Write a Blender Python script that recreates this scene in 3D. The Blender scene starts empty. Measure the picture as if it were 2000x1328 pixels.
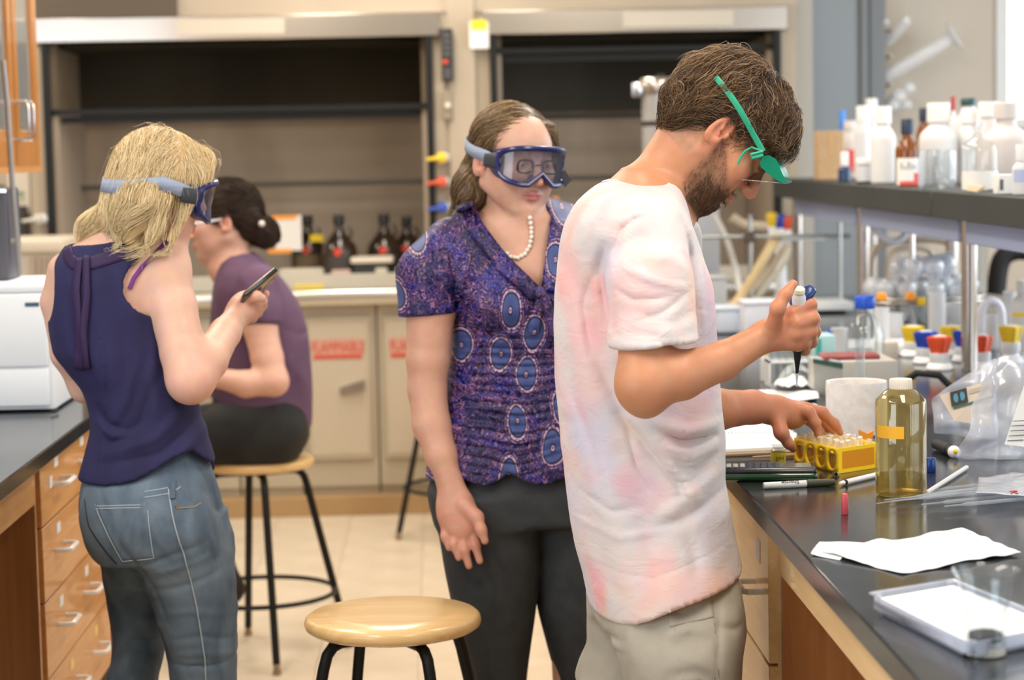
import bpy, bmesh, math, random
import numpy as np
from mathutils import Vector, Matrix
PI = math.pi
C = bpy.context.scene.collection
SC = bpy.context.scene
rnd = random.Random(7)
# ---------------------------------------------------------------- camera
FPX = 4100.0; EYE = 1.52
YAW = math.radians(1.915); PITCH = math.radians(5.145); ROLL = math.radians(1.15)
_F = Vector((math.sin(YAW)*math.cos(PITCH), math.cos(YAW)*math.cos(PITCH), -math.sin(PITCH)))
_R0 = Vector((math.cos(YAW), -math.sin(YAW), 0)); _U0 = _R0.cross(_F)
_R = _R0*math.cos(ROLL) - _U0*math.sin(ROLL); _U = _U0*math.cos(ROLL) + _R0*math.sin(ROLL)
cam_d = bpy.data.cameras.new('camera'); cam = bpy.data.objects.new('camera', cam_d); C.objects.link(cam)
cam.matrix_world = Matrix(((_R.x, _U.x, -_F.x, 0), (_R.y, _U.y, -_F.y, 0), (_R.z, _U.z, -_F.z, EYE), (0, 0, 0, 1)))
cam_d.sensor_width = 24.39; cam_d.lens = 50.0; cam_d.clip_start = 0.05
cam_d.dof.use_dof = True; cam_d.dof.focus_distance = 3.62; cam_d.dof.aperture_fstop = 2.8
SC.camera = cam
# ---------------------------------------------------------------- light, world, exposure
SC.view_settings.view_transform = 'Standard'; SC.view_settings.look = 'None'
SC.view_settings.gamma = 1.0; SC.view_settings.use_curve_mapping = False
SC.view_settings.exposure = 0.04
W = bpy.data.worlds.new('world'); SC.world = W; W.use_nodes = True
W.node_tree.nodes['Background'].inputs[0].default_value = (0.75, 0.87, 1.0, 1)
W.node_tree.nodes['Background'].inputs[1].default_value = 1.0
def area(name, loc, target, sx, sy, power, col):
    l = bpy.data.lights.new(name, 'AREA'); l.shape = 'RECTANGLE'; l.size = sx; l.size_y = sy
    l.energy = power; l.color = col
    o = bpy.data.objects.new(name, l); C.objects.link(o); o.location = loc
    o.rotation_euler = (Vector(target)-Vector(loc)).to_track_quat('-Z', 'Y').to_euler(); return o
area('window_light', (-3.3, 0.4, 1.75), (-0.2, 4.2, 1.2), 3.2, 1.9, 104, (0.80, 0.89, 1.0))
area('window_light', (3.9, 6.2, 1.9), (1.0, 5.4, 1.1), 3.4, 1.8, 110, (0.86, 0.93, 1.0))
area('window_light', (3.9, 1.2, 1.9), (0.9, 3.6, 1.0), 3.4, 1.8, 62, (0.86, 0.93, 1.0))
for (lx, ly) in ((-1.0, 2.6), (0.9, 2.6), (-1.0, 5.6), (0.9, 5.6), (-0.2, 8.0), (-2.4, 8.0)):
    area('ceiling_tube_light', (lx, ly, 2.93), (lx, ly, 0), 0.5, 1.7, 40, (1.0, 0.91, 0.79))
# ---------------------------------------------------------------- pixel -> world
def ray(px, py): return _R*((px-1000)/FPX) + _U*((664-py)/FPX) + _F
O = Vector((0, 0, EYE))
def P(px, py, d):
    r = ray(px, py); return O + r*(d/r.y)
def PZ(px, py, z):
    r = ray(px, py); return O + r*((z-EYE)/r.z)
def proj(p):
    v = Vector(p)-O; f = v.dot(_F); return (1000+FPX*v.dot(_R)/f, 664-FPX*v.dot(_U)/f)
# ---------------------------------------------------------------- materials
_M = {}
def nn(nt, t, **kw):
    n = nt.nodes.new(t)
    for k, v in kw.items():
        if hasattr(n, k) and not k[0].isupper(): setattr(n, k, v)
        else: n.inputs[k].default_value = v
    return n
def mat(name, col=(.8, .8, .8), rough=.5, metal=0., trans=0., ior=1.45, spec=None, emit=None, coat=0., sss=0., alpha=1.):
    if name in _M: return _M[name]
    m = bpy.data.materials.new(name); m.use_nodes = True; b = m.node_tree.nodes['Principled BSDF']
    b.inputs['Base Color'].default_value = (*col, 1); b.inputs['Roughness'].default_value = rough
    b.inputs['Metallic'].default_value = metal; b.inputs['IOR'].default_value = ior
    b.inputs['Transmission Weight'].default_value = trans; b.inputs['Coat Weight'].default_value = coat
    if spec is not None: b.inputs['Specular IOR Level'].default_value = spec
    if emit: b.inputs['Emission Color'].default_value = (*emit[0], 1); b.inputs['Emission Strength'].default_value = emit[1]
    if sss: b.inputs['Subsurface Weight'].default_value = sss; b.inputs['Subsurface Radius'].default_value = (1, .35, .2); b.inputs['Subsurface Scale'].default_value = .02
    b.inputs['Alpha'].default_value = alpha
    _M[name] = m; return m
def noisy(m, c1, c2, scale=(5, 5, 5), detail=4, lo=.35, hi=.65, bump=0., bscale=None, dist=.4, bdist=.002, rr=None):
    """two-tone noise colour (object space) plus fine bump"""
    nt = m.node_tree; b = nt.nodes['Principled BSDF']; L = nt.links
    tc = nn(nt, 'ShaderNodeTexCoord'); mp = nn(nt, 'ShaderNodeMapping'); mp.inputs['Scale'].default_value = scale
    L.new(tc.outputs['Object'], mp.inputs['Vector'])
    n = nn(nt, 'ShaderNodeTexNoise', Scale=1., Detail=detail, Distortion=dist); L.new(mp.outputs[0], n.inputs['Vector'])
    r = nn(nt, 'ShaderNodeValToRGB'); r.color_ramp.elements[0].position = lo; r.color_ramp.elements[1].position = hi
    r.color_ramp.elements[0].color = (*c1, 1); r.color_ramp.elements[1].color = (*c2, 1)
    L.new(n.outputs['Fac'], r.inputs['Fac']); L.new(r.outputs['Color'], b.inputs['Base Color'])
    if bump:
        n2 = nn(nt, 'ShaderNodeTexNoise', Scale=1., Detail=3.)
        m2 = nn(nt, 'ShaderNodeMapping'); m2.inputs['Scale'].default_value = bscale or scale
        L.new(tc.outputs['Object'], m2.inputs['Vector']); L.new(m2.outputs[0], n2.inputs['Vector'])
        bp = nn(nt, 'ShaderNodeBump', Strength=bump, Distance=bdist); L.new(n2.outputs['Fac'], bp.inputs['Height'])
        L.new(bp.outputs['Normal'], b.inputs['Normal'])
    return m
def wood(name, c1, c2, axis, rough=.38, coat=.3):
    sc = {'x': (2, 40, 40), 'y': (40, 2, 40), 'z': (40, 40, 2)}[axis]
    return noisy(mat(name, c1, rough, coat=coat), c1, c2, sc, 6, .3, .7, .15, tuple(s*4 for s in sc), 1.2, .0005)
WOODX = wood('maple_x', (.55, .25, .075), (.66, .33, .115), 'x')
WOODY = wood('maple_y', (.56, .25, .07), (.68, .34, .12), 'y')
WOODZ = wood('maple_z', (.44, .17, .035), (.53, .22, .055), 'z')
SEATW = wood('stool_maple', (.70, .44, .17), (.82, .58, .29), 'x', .3, .35)
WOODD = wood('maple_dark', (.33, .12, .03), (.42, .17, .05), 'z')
WOODL = wood('maple_light', (.74, .47, .21), (.82, .57, .29), 'y')
TOP = noisy(mat('black_epoxy', (.03, .032, .035), .15), (.016, .018, .021), (.026, .028, .031), (9, 9, 9), 3)
TOP.node_tree.nodes['Principled BSDF'].inputs['Specular IOR Level'].default_value = .6
BEIGE = noisy(mat('beige_enamel', (.45, .37, .27), .42), (.40, .33, .245), (.46, .38, .285), (1.5, 1.5, 1.5), 2)
BEIGE2 = noisy(mat('beige_liner', (.48, .38, .29), .6), (.36, .29, .22), (.47, .385, .30), (2.5, 1, 1.2), 3)
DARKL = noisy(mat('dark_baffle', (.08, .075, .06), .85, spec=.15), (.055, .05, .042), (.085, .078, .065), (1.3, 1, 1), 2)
BLK = mat('black_enamel', (.010, .011, .011), .45, spec=.3)
BLKR = mat('black_rubber', (.01, .01, .01), .7)
STEEL = mat('brushed_steel', (.46, .42, .37), .24, 1.)
CHROME = mat('satin_chrome', (.72, .72, .74), .2, 1.)
ALU = mat('anodised_rail', (.40, .47, .70), .45)
WHITEP = mat('white_plastic', (.82, .83, .84), .35)
WHITEM = mat('white_enamel_handle', (.85, .84, .82), .25)
PAPER = mat('paper', (.86, .86, .86), .8)
def thin(name, tint, gloss=.03, ior=1.45, body=None, fac=.0, brough=.4):
    """thin transparent film or glass wall: tinted see-through + fresnel gloss (+ a little milky body)"""
    m = bpy.data.materials.new(name); m.use_nodes = True; nt = m.node_tree; nt.nodes.clear(); L = nt.links
    o = nn(nt, 'ShaderNodeOutputMaterial'); t = nn(nt, 'ShaderNodeBsdfTransparent'); t.inputs[0].default_value = (*tint, 1)
    g = nn(nt, 'ShaderNodeBsdfGlossy', Roughness=gloss); lw = nn(nt, 'ShaderNodeLayerWeight', Blend=.5); pw = nn(nt, 'ShaderNodeMath', operation='POWER'); pw.inputs[1].default_value = 4.5; L.new(lw.outputs['Facing'], pw.inputs[0])
    fr = nn(nt, 'ShaderNodeMath', operation='MULTIPLY_ADD'); L.new(pw.outputs[0], fr.inputs[0]); fr.inputs[1].default_value = .7 if ior > 1.2 else .1; fr.inputs[2].default_value = .05 if ior > 1.2 else .0
    src = t.outputs[0]
    if body:
        d = nn(nt, 'ShaderNodeBsdfPrincipled', Roughness=brough); d.inputs['Base Color'].default_value = (*body, 1)
        mb = nn(nt, 'ShaderNodeMixShader'); mb.inputs[0].default_value = fac; L.new(src, mb.inputs[1]); L.new(d.outputs[0], mb.inputs[2]); src = mb.outputs[0]
    mx = nn(nt, 'ShaderNodeMixShader'); L.new(fr.outputs[0], mx.inputs[0]); L.new(src, mx.inputs[1]); L.new(g.outputs[0], mx.inputs[2]); L.new(mx.outputs[0], o.inputs[0])
    _M[name] = m; return m
GLASS = thin('clear_glass', (.93, .95, .955), .03, 1.5, (.8, .84, .88), .035)
FROST = mat('frosted_plastic', (.86, .86, .87), .42, 0, .35, 1.3)
YEL = mat('yellow_plastic', (.85, .60, .02), .35); BLU = mat('blue_plastic', (.02, .10, .62), .3)
RED = mat('red_plastic', (.75, .10, .03), .35); ORG = mat('orange_plastic', (.95, .35, .03), .4)
# ---------------------------------------------------------------- objects
def link(name, me, m, parent=None):
    if m is not None:
        for x in (m if isinstance(m, (list, tuple)) else [m]): me.materials.append(x)
    o = bpy.data.objects.new(name, me); C.objects.link(o)
    if parent is not None:
        o.parent = parent
        o.matrix_parent_inverse = parent.matrix_world.inverted() if parent.type != 'EMPTY' else Matrix.Identity(4)
        if parent.type == 'EMPTY': pass
    return o
def smooth(me, ang=40):
    me.shade_smooth() if hasattr(me, 'shade_smooth') else None
    if ang < 180: me.set_sharp_from_angle(angle=math.radians(ang))
class MB:
    """collects world-space geometry; build() links it as one mesh"""
    def __init__(s): s.bm = bmesh.new()
    def box(s, a, b, bev=0., seg=1, M=None):
        a = Vector(a); b = Vector(b); c = (a+b)/2; e = b-a
        r = bmesh.ops.create_cube(s.bm, size=1.); vs = r['verts']
        for v in vs: v.co = Vector((v.co.x*e.x, v.co.y*e.y, v.co.z*e.z))+c
        if bev:
            es = {e for v in vs for e in v.link_edges}
            r = bmesh.ops.bevel(s.bm, geom=list(es), offset=bev, segments=seg, affect='EDGES', profile=.5)
            vs = list({v for f in r['faces'] for v in f.verts} | {v for v in vs if v.is_valid})
        if M is not None:
            for v in vs: v.co = M @ v.co
        return s
    def lathe(s, prof, c=(0, 0, 0), n=32, M=None, cap=(True, True)):
        rings = []
        for (r, z) in prof:
            ring = []
            for i in range(n):
                a = 2*PI*i/n; p = Vector((r*math.cos(a), r*math.sin(a), z))
                if M is not None: p = M @ p
                ring.append(s.bm.verts.new(p+Vector(c)))
            rings.append(ring)
        for r0, r1 in zip(rings, rings[1:]):
            for i in range(n): s.bm.faces.new((r0[i], r0[(i+1) % n], r1[(i+1) % n], r1[i]))
        if cap[0]: s.bm.faces.new(rings[0][::-1])
        if cap[1]: s.bm.faces.new(rings[-1])
        return s
    def tube(s, pts, r, n=10, closed=False, flat=None):
        pts = [Vector(p) for p in pts]; m = len(pts); rings = []
        rr = r if isinstance(r, (list, tuple)) else [r]*m
        up = None
        for i, p in enumerate(pts):
            if closed: t = (pts[(i+1) % m]-pts[i-1])
            else: t = pts[min(i+1, m-1)]-pts[max(i-1, 0)]
            t.normalize()
            if up is None:
                up = Vector((0, 0, 1)) if abs(t.z) < .9 else Vector((1, 0, 0))
                if flat is not None: up = Vector(flat[0])
            sd = t.cross(up).normalized(); up2 = sd.cross(t).normalized(); up = up2
            ra, rb = (rr[i], rr[i]) if flat is None else (rr[i], rr[i]*flat[1])
            rings.append([s.bm.verts.new(p+sd*ra*math.cos(2*PI*k/n)+up2*rb*math.sin(2*PI*k/n)) for k in range(n)])
        for i in range(m if closed else m-1):
            a, b = rings[i], rings[(i+1) % m]
            for k in range(n): s.bm.faces.new((a[k], a[(k+1) % n], b[(k+1) % n], b[k]))
        if not closed: s.bm.faces.new(rings[0][::-1]); s.bm.faces.new(rings[-1])
        return s
    def quad(s, *ps):
        s.bm.faces.new([s.bm.verts.new(Vector(p)) for p in ps]); return s
    def prism(s, poly, vec):
        """extrude polygon (list of 3D points) along vec"""
        vec = Vector(vec); a = [s.bm.verts.new(Vector(p)) for p in poly]; b = [s.bm.verts.new(Vector(p)+vec) for p in poly]
        s.bm.faces.new(a[::-1]); s.bm.faces.new(b); n = len(a)
        for i in range(n): s.bm.faces.new((a[i], a[(i+1) % n], b[(i+1) % n], b[i]))
        return s
    def build(s, name, m, parent=None, sm=40, bev=0.):
        bmesh.ops.recalc_face_normals(s.bm, faces=s.bm.faces)
        me = bpy.data.meshes.new(name)
        if parent is not None:
            off = parent_loc(parent)
            for v in s.bm.verts: v.co -= off
            s.bm.to_mesh(me); s.bm.free()
            if sm: smooth(me, sm)
            for x in (m if isinstance(m, (list, tuple)) else [m]): me.materials.append(x)
            o = bpy.data.objects.new(name, me); C.objects.link(o); o.parent = parent; return o
        s.bm.to_mesh(me); s.bm.free()
        if sm: smooth(me, sm)
        for x in (m if isinstance(m, (list, tuple)) else [m]): me.materials.append(x)
        o = bpy.data.objects.new(name, me); C.objects.link(o); return o
def parent_loc(p):
    v = Vector((0, 0, 0))
    while p is not None: v += p.location; p = p.parent
    return v
def thing(name, label, cat, loc=(0, 0, 0), group=None):
    o = bpy.data.objects.new(name, None); C.objects.link(o); o.location = loc; o.empty_display_size = .1
    return tag(o, label, cat, group)
def tag(o, label, cat, group=None, kind=None):
    if label: o['label'] = label
    if cat: o['category'] = cat
    if group: o['group'] = group
    if kind: o['kind'] = kind
    return o
def struct(o): o['kind'] = 'structure'; return o
def dup(root, delta, label=None, group=None):
    def rec(o, par):
        c = o.copy(); C.objects.link(c); c.parent = par
        for ch in list(o.children): rec(ch, c)
        return c
    r = rec(root, None); r.location = root.location+Vector(delta)
    if label: r['label'] = label
    if group: r['group'] = group
    return r
def text_mesh(s, size, M, extrude=.0003, font=None):
    cu = bpy.data.curves.new('lettering', 'FONT'); cu.body = s; cu.size = size; cu.extrude = extrude
    cu.align_x = 'CENTER'; cu.align_y = 'CENTER'; cu.resolution_u = 3
    o = bpy.data.objects.new('lettering', cu); C.objects.link(o)
    me = bpy.data.meshes.new_from_object(o); bpy.data.objects.remove(o); bpy.data.curves.remove(cu)
    me.transform(M); return me
def lettering(s, size, M, m, parent, bold=0.):
    me = text_mesh(s, size, M); me.transform(Matrix.Translation(-parent_loc(parent))); me.materials.append(m)
    o = bpy.data.objects.new('lettering', me); C.objects.link(o); o.parent = parent; return o
def frameM(o, x, y):
    x = Vector(x).normalized(); y = Vector(y); z = x.cross(y).normalized(); y = z.cross(x)
    return Matrix(((x.x, y.x, z.x, o[0]), (x.y, y.y, z.y, o[1]), (x.z, y.z, z.z, o[2]), (0, 0, 0, 1)))
# ================================================================ the room
CEIL = 3.0; XL, XR, YF, YB = -3.4, 4.0, -2.2, 9.75
WALLM = noisy(mat('wall_paint', (.62, .53, .42), .7), (.58, .50, .40), (.64, .56, .46), (1, 1, 1), 2)
FLM = noisy(mat('floor_tile', (.66, .56, .43), .32), (.62, .53, .40), (.70, .60, .47), (6, 6, 6), 5)
GROUT = mat('floor_grout', (.52, .44, .34), .8)
struct(MB().box((XL, YF, -.1), (XR, YB, -.002)).build('floor', GROUT)); floor = bpy.data.objects['floor']
tm = MB().box((-.1515, -.1515, -.002), (.1515, .1515, .001), .0012).build('tile', FLM); tm_me = tm.data; bpy.data.objects.remove(tm)
for i in range(-6, 8):
    for j in range(9, 30):
        x, y = i*.305+.06, j*.305
        if x < -.95 and y < 5.7: continue
        if x > .7 and y < 8.3: continue
        o = bpy.data.objects.new('tile', tm_me); C.objects.link(o); o.parent = floor; o.location = (x, y, rnd.uniform(-.0004, .0003))
struct(MB().box((XL, YF, CEIL), (XR, YB, CEIL+.1)).build('ceiling', mat('ceiling_white', (.8, .77, .7), .8)))
struct(MB().box((XL, YB, 0), (XR, YB+.1, CEIL)).build('wall_back', WALLM))
struct(MB().box((XL, YF-.1, 0), (XR, YF, CEIL)).build('wall_front', WALLM))
w = MB()   # left wall with a window opening (outside the frame, it lets the daylight in)
w.box((XL-.1, YF, 0), (XL, YB, .85)).box((XL-.1, YF, 2.7), (XL, YB, CEIL)).box((XL-.1, 2.0, .85), (XL, YB, 2.7)).box((XL-.1, YF, .85), (XL, -1.2, 2.7))
struct(w.build('wall_left', WALLM))
w = MB()   # right wall with the window seen at the right edge of the frame
w.box((XR, YF, 0), (XR+.1, YB, .9)).box((XR, YF, 2.8), (XR+.1, YB, CEIL)).box((XR, 8.0, .9), (XR+.1, YB, 2.8)).box((XR, 3.0, .9), (XR+.1, 4.4, 2.8)).box((XR, YF, .9), (XR+.1, -.6, 2.8))
struct(w.build('wall_right', WALLM))
# beige wall of the sink niche behind the island, with a bright window beside it
struct(MB().box((1.94, 9.30, 0), (2.48, 9.40, CEIL)).build('wall_niche', noisy(mat('niche_paint', (.74, .66, .54), .7), (.60, .54, .46), (.65, .59, .51), (1, 1, 1), 2)))
wf = struct(MB().box((2.48, 9.28, 1.62), (2.53, 9.36, CEIL)).box((3.32, 9.28, 1.62), (3.37, 9.36, CEIL)).box((2.48, 9.28, 1.58), (3.37, 9.36, 1.62)).build('window_1', mat('window_frame_white', (.8, .82, .82), .4)))
MB().box((2.53, 9.34, 1.62), (3.32, 9.345, CEIL)).build('pane', mat('daylight_pane', (.9, .95, 1), .3, emit=((.92, .97, 1.0), 1.6)), wf)
struct(MB().box((2.48, 9.30, 0), (3.9, 9.40, 1.58)).build('wall_under_window', bpy.data.materials['niche_paint']))
# grey-blue building column
struct(MB().box((1.60, 9.05, 0), (1.825, 9.28, CEIL), .004).build('wall_column', noisy(mat('column_paint', (.28, .31, .33), .55), (.26, .29, .315), (.30, .33, .35), (1, 1, 1), 2)))
struct(MB().box((1.825, 9.03, 0), (1.86, 9.28, CEIL), .004).box((1.87, 9.06, 0), (1.94, 9.3, CEIL), .004).build('column_shaded_face', mat('column_face_shade', (.20, .215, .225), .5)))  # column's right face, its shade put into a darker copy of the paint
struct(MB().box((1.45, 8.93, 0), (1.60, 9.7, CEIL), .003).build('wall_pier', noisy(mat('pier_paint', (.46, .43, .38), .6), (.43, .405, .355), (.49, .465, .41), (1, 1, 1), 2)))
struct(MB().box((-2.6, 8.95, 0), (-1.70, 9.7, CEIL), .003).build('wall_left_pier', BEIGE))
struct(MB().box((-2.6, 8.78, 0), (1.60, 8.86, .085), .004).build('baseboard_back', noisy(mat('baseboard_tan', (.42, .27, .13), .5), (.38, .24, .11), (.45, .30, .15), (2, 2, 2), 3)))
# ================================================================ fume hoods
DH = 8.8
REDL = mat('warning_red', (.62, .05, .03), .5)
LABW = mat('label_white', (.8, .78, .74), .6)
def hood(x0, x1, nm, label, paperx, sash_z):
    t = thing('fume_hood', label, 'fume hood', ((x0+x1)/2, DH, 0))
    zt = 2.0
    b = MB(); b.box((x0-.07, DH+.02, 0.892), (x0+.02, DH+.86, 2.75), .003); b.box((x1-.02, DH+.02, .892), (x1+.07, DH+.86, 2.75), .003)
    b.box((x0-.075, DH+.012, 2.1), (x1+.075, DH+.2, 2.76)); b.box((x0, DH+.02, 2.7), (x1, DH+.86, 2.75)); b.build('housing', BEIGE, t)
    MB().box((x0-.03, DH-.025, zt), (x1+.03, DH+.03, zt+.10), .004).build('header_rail', STEEL, t)
    MB().box((paperx[0], DH-.029, zt+.022), (paperx[1], DH-.026, zt+.085)).build('header_label', mat('header_paper', (.58, .52, .43), .7), t)
    MB().box((x0+.02, DH+.72, .9), (x1-.02, DH+.75, 2.7)).build('liner', BEIGE2, t)
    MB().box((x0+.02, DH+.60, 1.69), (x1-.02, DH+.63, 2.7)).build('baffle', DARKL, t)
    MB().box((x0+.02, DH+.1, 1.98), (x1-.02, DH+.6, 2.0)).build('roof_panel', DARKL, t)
    MB().box((x0+.02, DH+.05, .9), (x0+.05, DH+.72, 2.0)).build('side_liner', BEIGE2, t); MB().box((x1-.05, DH+.05, .9), (x1-.02, DH+.72, 2.0)).build('side_liner', BEIGE2, t)
    # two black posts, sash with frame and glass
    for x in (x0, x1-.030): MB().box((x, DH-.02, .985), (x+.030, DH+.03, zt), .003).build('post', BLK, t)
    s = MB(); s.box((x0+.022, DH+.03, sash_z), (x1-.022, DH+.06, sash_z+.022)); s.box((x0+.06, DH+.065, sash_z-.035), (x1-.06, DH+.085, sash_z-.006))
    s = s.build('sash_frame', BLK, t)
    MB().box((x0+.03, DH+.042, sash_z+.02), (x1-.03, DH+.047, zt+.3)).build('glass_panel', thin('sash_glass', (.80, .79, .76), .12, 1.15) if 'sash_glass' not in _M else _M['sash_glass'], s)
    MB().tube([(x0+.05, DH+.55, 1.395), (x1-.05, DH+.55, 1.395)], .011, 8).build('lattice_rod', mat('dark_rod', (.10, .095, .085), .4), t)
    # ledge, worktop and steel airfoil sill
    MB().box((x0-.03, DH+.06, .90), (x1+.03, DH+.74, .945)).build('worktop', noisy(mat('hood_stone', (.35, .32, .27), .5), (.30, .27, .22), (.40, .36, .30), (3, 3, 3), 3), t)
    MB().box((x0-.03, DH+.10, .945), (x1+.03, DH+.13, 1.015), .004).build('ledge', mat('ledge_grey', (.50, .46, .38), .45), t)
    MB().box((x0-.06, DH-.06, .892), (x1+.06, DH+.06, .96), .018, 3).build('sill', mat('sill_steel', (.66, .62, .54), .25, .85), t)
    return t
h1 = hood(-1.625, -.012, 'a', 'left fume hood with raised dark sash above flammable cabinets', (-1.06, -.62), 1.705)
h2 = hood(.225, 1.44, 'b', 'right fume hood behind the two people with goggles in the aisle', (.78, 1.24), 1.925)
# extra low sash bar of the right hood
MB().box((.247, DH+.35, 1.655), (1.42, DH+.37, 1.672)).build('rear_sash_bar', BLK, h2)
struct(MB().box((-.08+.13, DH+.0, 0), (.165, DH+.2, CEIL), .003).build('trim_2', BEIGE))
# flammable storage cabinets under the hoods
CABM = noisy(mat('cabinet_enamel', (.46, .40, .31), .4), (.45, .39, .29), (.50, .43, .33), (2, 2, 2), 2)
def base_cab(x0, x1, y=DH, label='', left_handle=False, word=True):
    t = thing('storage_cabinet', label, 'cabinet', ((x0+x1)/2, y, 0))
    MB().box((x0, y+.03, .12), (x1, y+.7, .89)).build('body', CABM, t)
    MB().box((x0, y+.05, .0), (x1, y+.6, .12)).build('plinth', CABM, t)
    d = MB().box((x0+.02, y+.008, .235), (x1-.02, y+.03, .84), .004).build('door', CABM, t)
    MB().box((x0+.035, y+.004, .255), (x1-.035, y+.008, .82), .003).build('door_panel', mat('cabinet_panel', (.53, .455, .35), .4), d)
    if word:
        l = MB().box((x0+.05, y+.001, .665), (x1-.055, y+.004, .75)).build('warning_label', mat('label_pink', (.60, .33, .25), .6), d)
        lettering('FLAMMABLE', .062, frameM(((x0+x1)/2, y-.0005, .712), (1, 0, 0), (0, 0, 1)) @ Matrix.Diagonal((.68, 1.05, 1, 1)), REDL, t)
        MB().box((x0+.055, y-.0008, .667), (x1-.06, y+.001, .682)).build('label_line', REDL, t)
    hx = x1-.10
    MB().prism([(hx-.055, y-.02, .545), (hx+.05, y-.03, .575), (hx+.05, y-.03, .538), (hx-.055, y-.02, .518)], (0, .025, 0)).build('door_handle', CHROME, t, 40)
    return t
xs = [-1.62, -1.165, -.865, -.600, -.275, .06, .39, .71, 1.03, 1.42]
lb = ['beige storage cabinet at the far left under the left hood', 'beige storage cabinet behind the seated woman', 'beige flammable storage cabinet beside the purple shirt', 'beige flammable storage cabinet with its whole red warning label in view', 'beige flammable storage cabinet whose red label is cut by the blouse', 'beige cabinet hidden mostly behind the woman in the patterned blouse', 'beige cabinet under the right hood behind the patterned blouse', 'beige cabinet under the right hood behind the tie-dye shirt', 'beige cabinet at the right end under the right hood']
for i in range(9):
    base_cab(xs[i]+.004, xs[i+1]-.004, DH, lb[i], word=i in (2, 3, 4, 5, 6, 7))
struct(MB().box((-1.66, DH-.01, 2.102), (-1.06, DH+.0, 2.9)).build('gap_shade_panel', mat('gap_shade', (.10, .075, .055), .6)))  # dark panel puts the shade of the gap above the rail into colour
# control column between the hoods
t = thing('hood_controller', 'black hood control panel with a red light between the two fume hoods', 'control panel', (.05, DH-.01, 1.9))
MB().box((.024, DH-.035, 1.815), (.072, DH, 2.03), .003).build('case', mat('panel_black', (.03, .03, .032), .4), t)
for k, (z, m_) in enumerate(((2.0, 'p'), (1.975, 'p'), (1.95, 'p'), (1.925, 'p'), (1.855, 'p'), (1.835, 'p'))):
    MB().box((.032, DH-.038, z-.006), (.064, DH-.034, z+.006), .001).build('button', mat('button_grey', (.10, .10, .10), .4), t)
MB().box((.030, DH-.040, 1.885), (.050, DH-.034, 1.90), .001).build('light', mat('red_lamp', (.8, .08, .03), .3), t)
t = thing('switch_plate', 'small steel switch plate with a pale knob under the hood control panel', 'switch', (.05, DH-.01, 1.7))
MB().box((.026, DH-.016, 1.655), (.066, DH-.001, 1.775), .003).build('plate', mat('plate_grey', (.33, .28, .21), .4, .3), t)
MB().lathe([(.011, 0), (.012, .018), (.007, .022)], (.046, DH-.016, 1.712), 16, Matrix.Rotation(PI/2, 3, 'X')).build('knob', mat('knob_ivory', (.75, .68, .5), .4), t)
t = thing('warning_sticker', 'yellow and white sticker at the top left corner of the right hood', 'sticker', (.18, DH, 1.95))
MB().box((.142, DH-.032, 1.945), (.222, DH-.028, 2.055)).build('paper', LABW, t)
MB().box((.150, DH-.034, 2.022), (.215, DH-.031, 2.062)).build('band', mat('sticker_yellow', (.80, .66, .03), .5), t)
# service knobs beside the left hood
def service_knob(px, py, m, label):
    c = P(px, py, DH-.02); t = thing('gas_tap', label, 'tap', c)
    Mx = Matrix.Rotation(PI/2, 3, 'X')
    MB().lathe([(.022, 0), (.022, .02), (.014, .035)], (c.x, c.y+.02, c.z), 20, Mx).build('collar', WHITEP, t)
    MB().lathe([(.024, .02), (.026, .04), (.02, .055), (.008, .058)], (c.x-.012, c.y+.02, c.z), 8, Mx).build('handle', m, t)
    MB().tube([(c.x-.01, c.y-.03, c.z), (c.x-.075, c.y-.05, c.z-.006)], [.011, .006], 8).build('lever', m, t)
service_knob(868, 308, mat('knob_yellow', (.85, .60, .05), .35), 'yellow topmost service knob on the pillar right of the left hood')
service_knob(868, 355, mat('knob_red', (.70, .12, .06), .35), 'red middle service knob on the pillar right of the left hood')
service_knob(870, 405, mat('knob_blue', (.05, .10, .45), .35), 'blue lowest service knob on the pillar right of the left hood')
service_knob(82, 428, mat('knob_pale', (.55, .52, .46), .4), 'pale service knob low on the wall left of the left hood')
# ---- jugs and things inside the left hood
JUG = mat('dark_amber_jug', (.028, .016, .010), .12, coat=.5)
def jug(px, d, m_lab, label, sc=1., wl=True):
    c = P(px, 520, d); t = thing('reagent_jug', label, 'bottle', (c.x, d, .945), 'amber jugs in the left fume hood')
    pr = [(.062, 0), (.076, .006), (.078, .02), (.078, .155), (.070, .185), (.045, .215), (.026, .238), (.020, .255), (.019, .275)]
    MB().lathe([(r*sc, z*sc) for r, z in pr], (c.x, d, .947), 28).build('body', JUG, t)
    MB().lathe([(.024*sc, .27*sc), (.024*sc, .31*sc), (.022*sc, .315*sc)], (c.x, d, .947), 20).build('cap', mat('cap_black', (.015, .015, .015), .4), t)
    MB().tube([(c.x+.020*sc, d, .947+.262*sc), (c.x+.046*sc, d, .947+.262*sc), (c.x+.055*sc, d, .947+.235*sc), (c.x+.045*sc, d, .947+.215*sc)], .006, 8).build('handle_loop', JUG, t)
    lb_ = MB()
    for k in range(10):
        a0 = -PI/2-.75+k*.15; a1 = a0+.15; r = .0788*sc
        lb_.quad((c.x+r*math.cos(a0), d+r*math.sin(a0), .975), (c.x+r*math.cos(a1), d+r*math.sin(a1), .975), (c.x+r*math.cos(a1), d+r*math.sin(a1), 1.085), (c.x+r*math.cos(a0), d+r*math.sin(a0), 1.085))
    lb_.build('label', m_lab, t)
    MB().lathe([(.017, 0), (.017, .002)], (c.x-.005, d-.0785*sc, 1.105), 16, Matrix.Rotation(PI/2, 3, 'X')).build('seal', mat('seal_red', (.65, .06, .03), .5), t)
    return t
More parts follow.
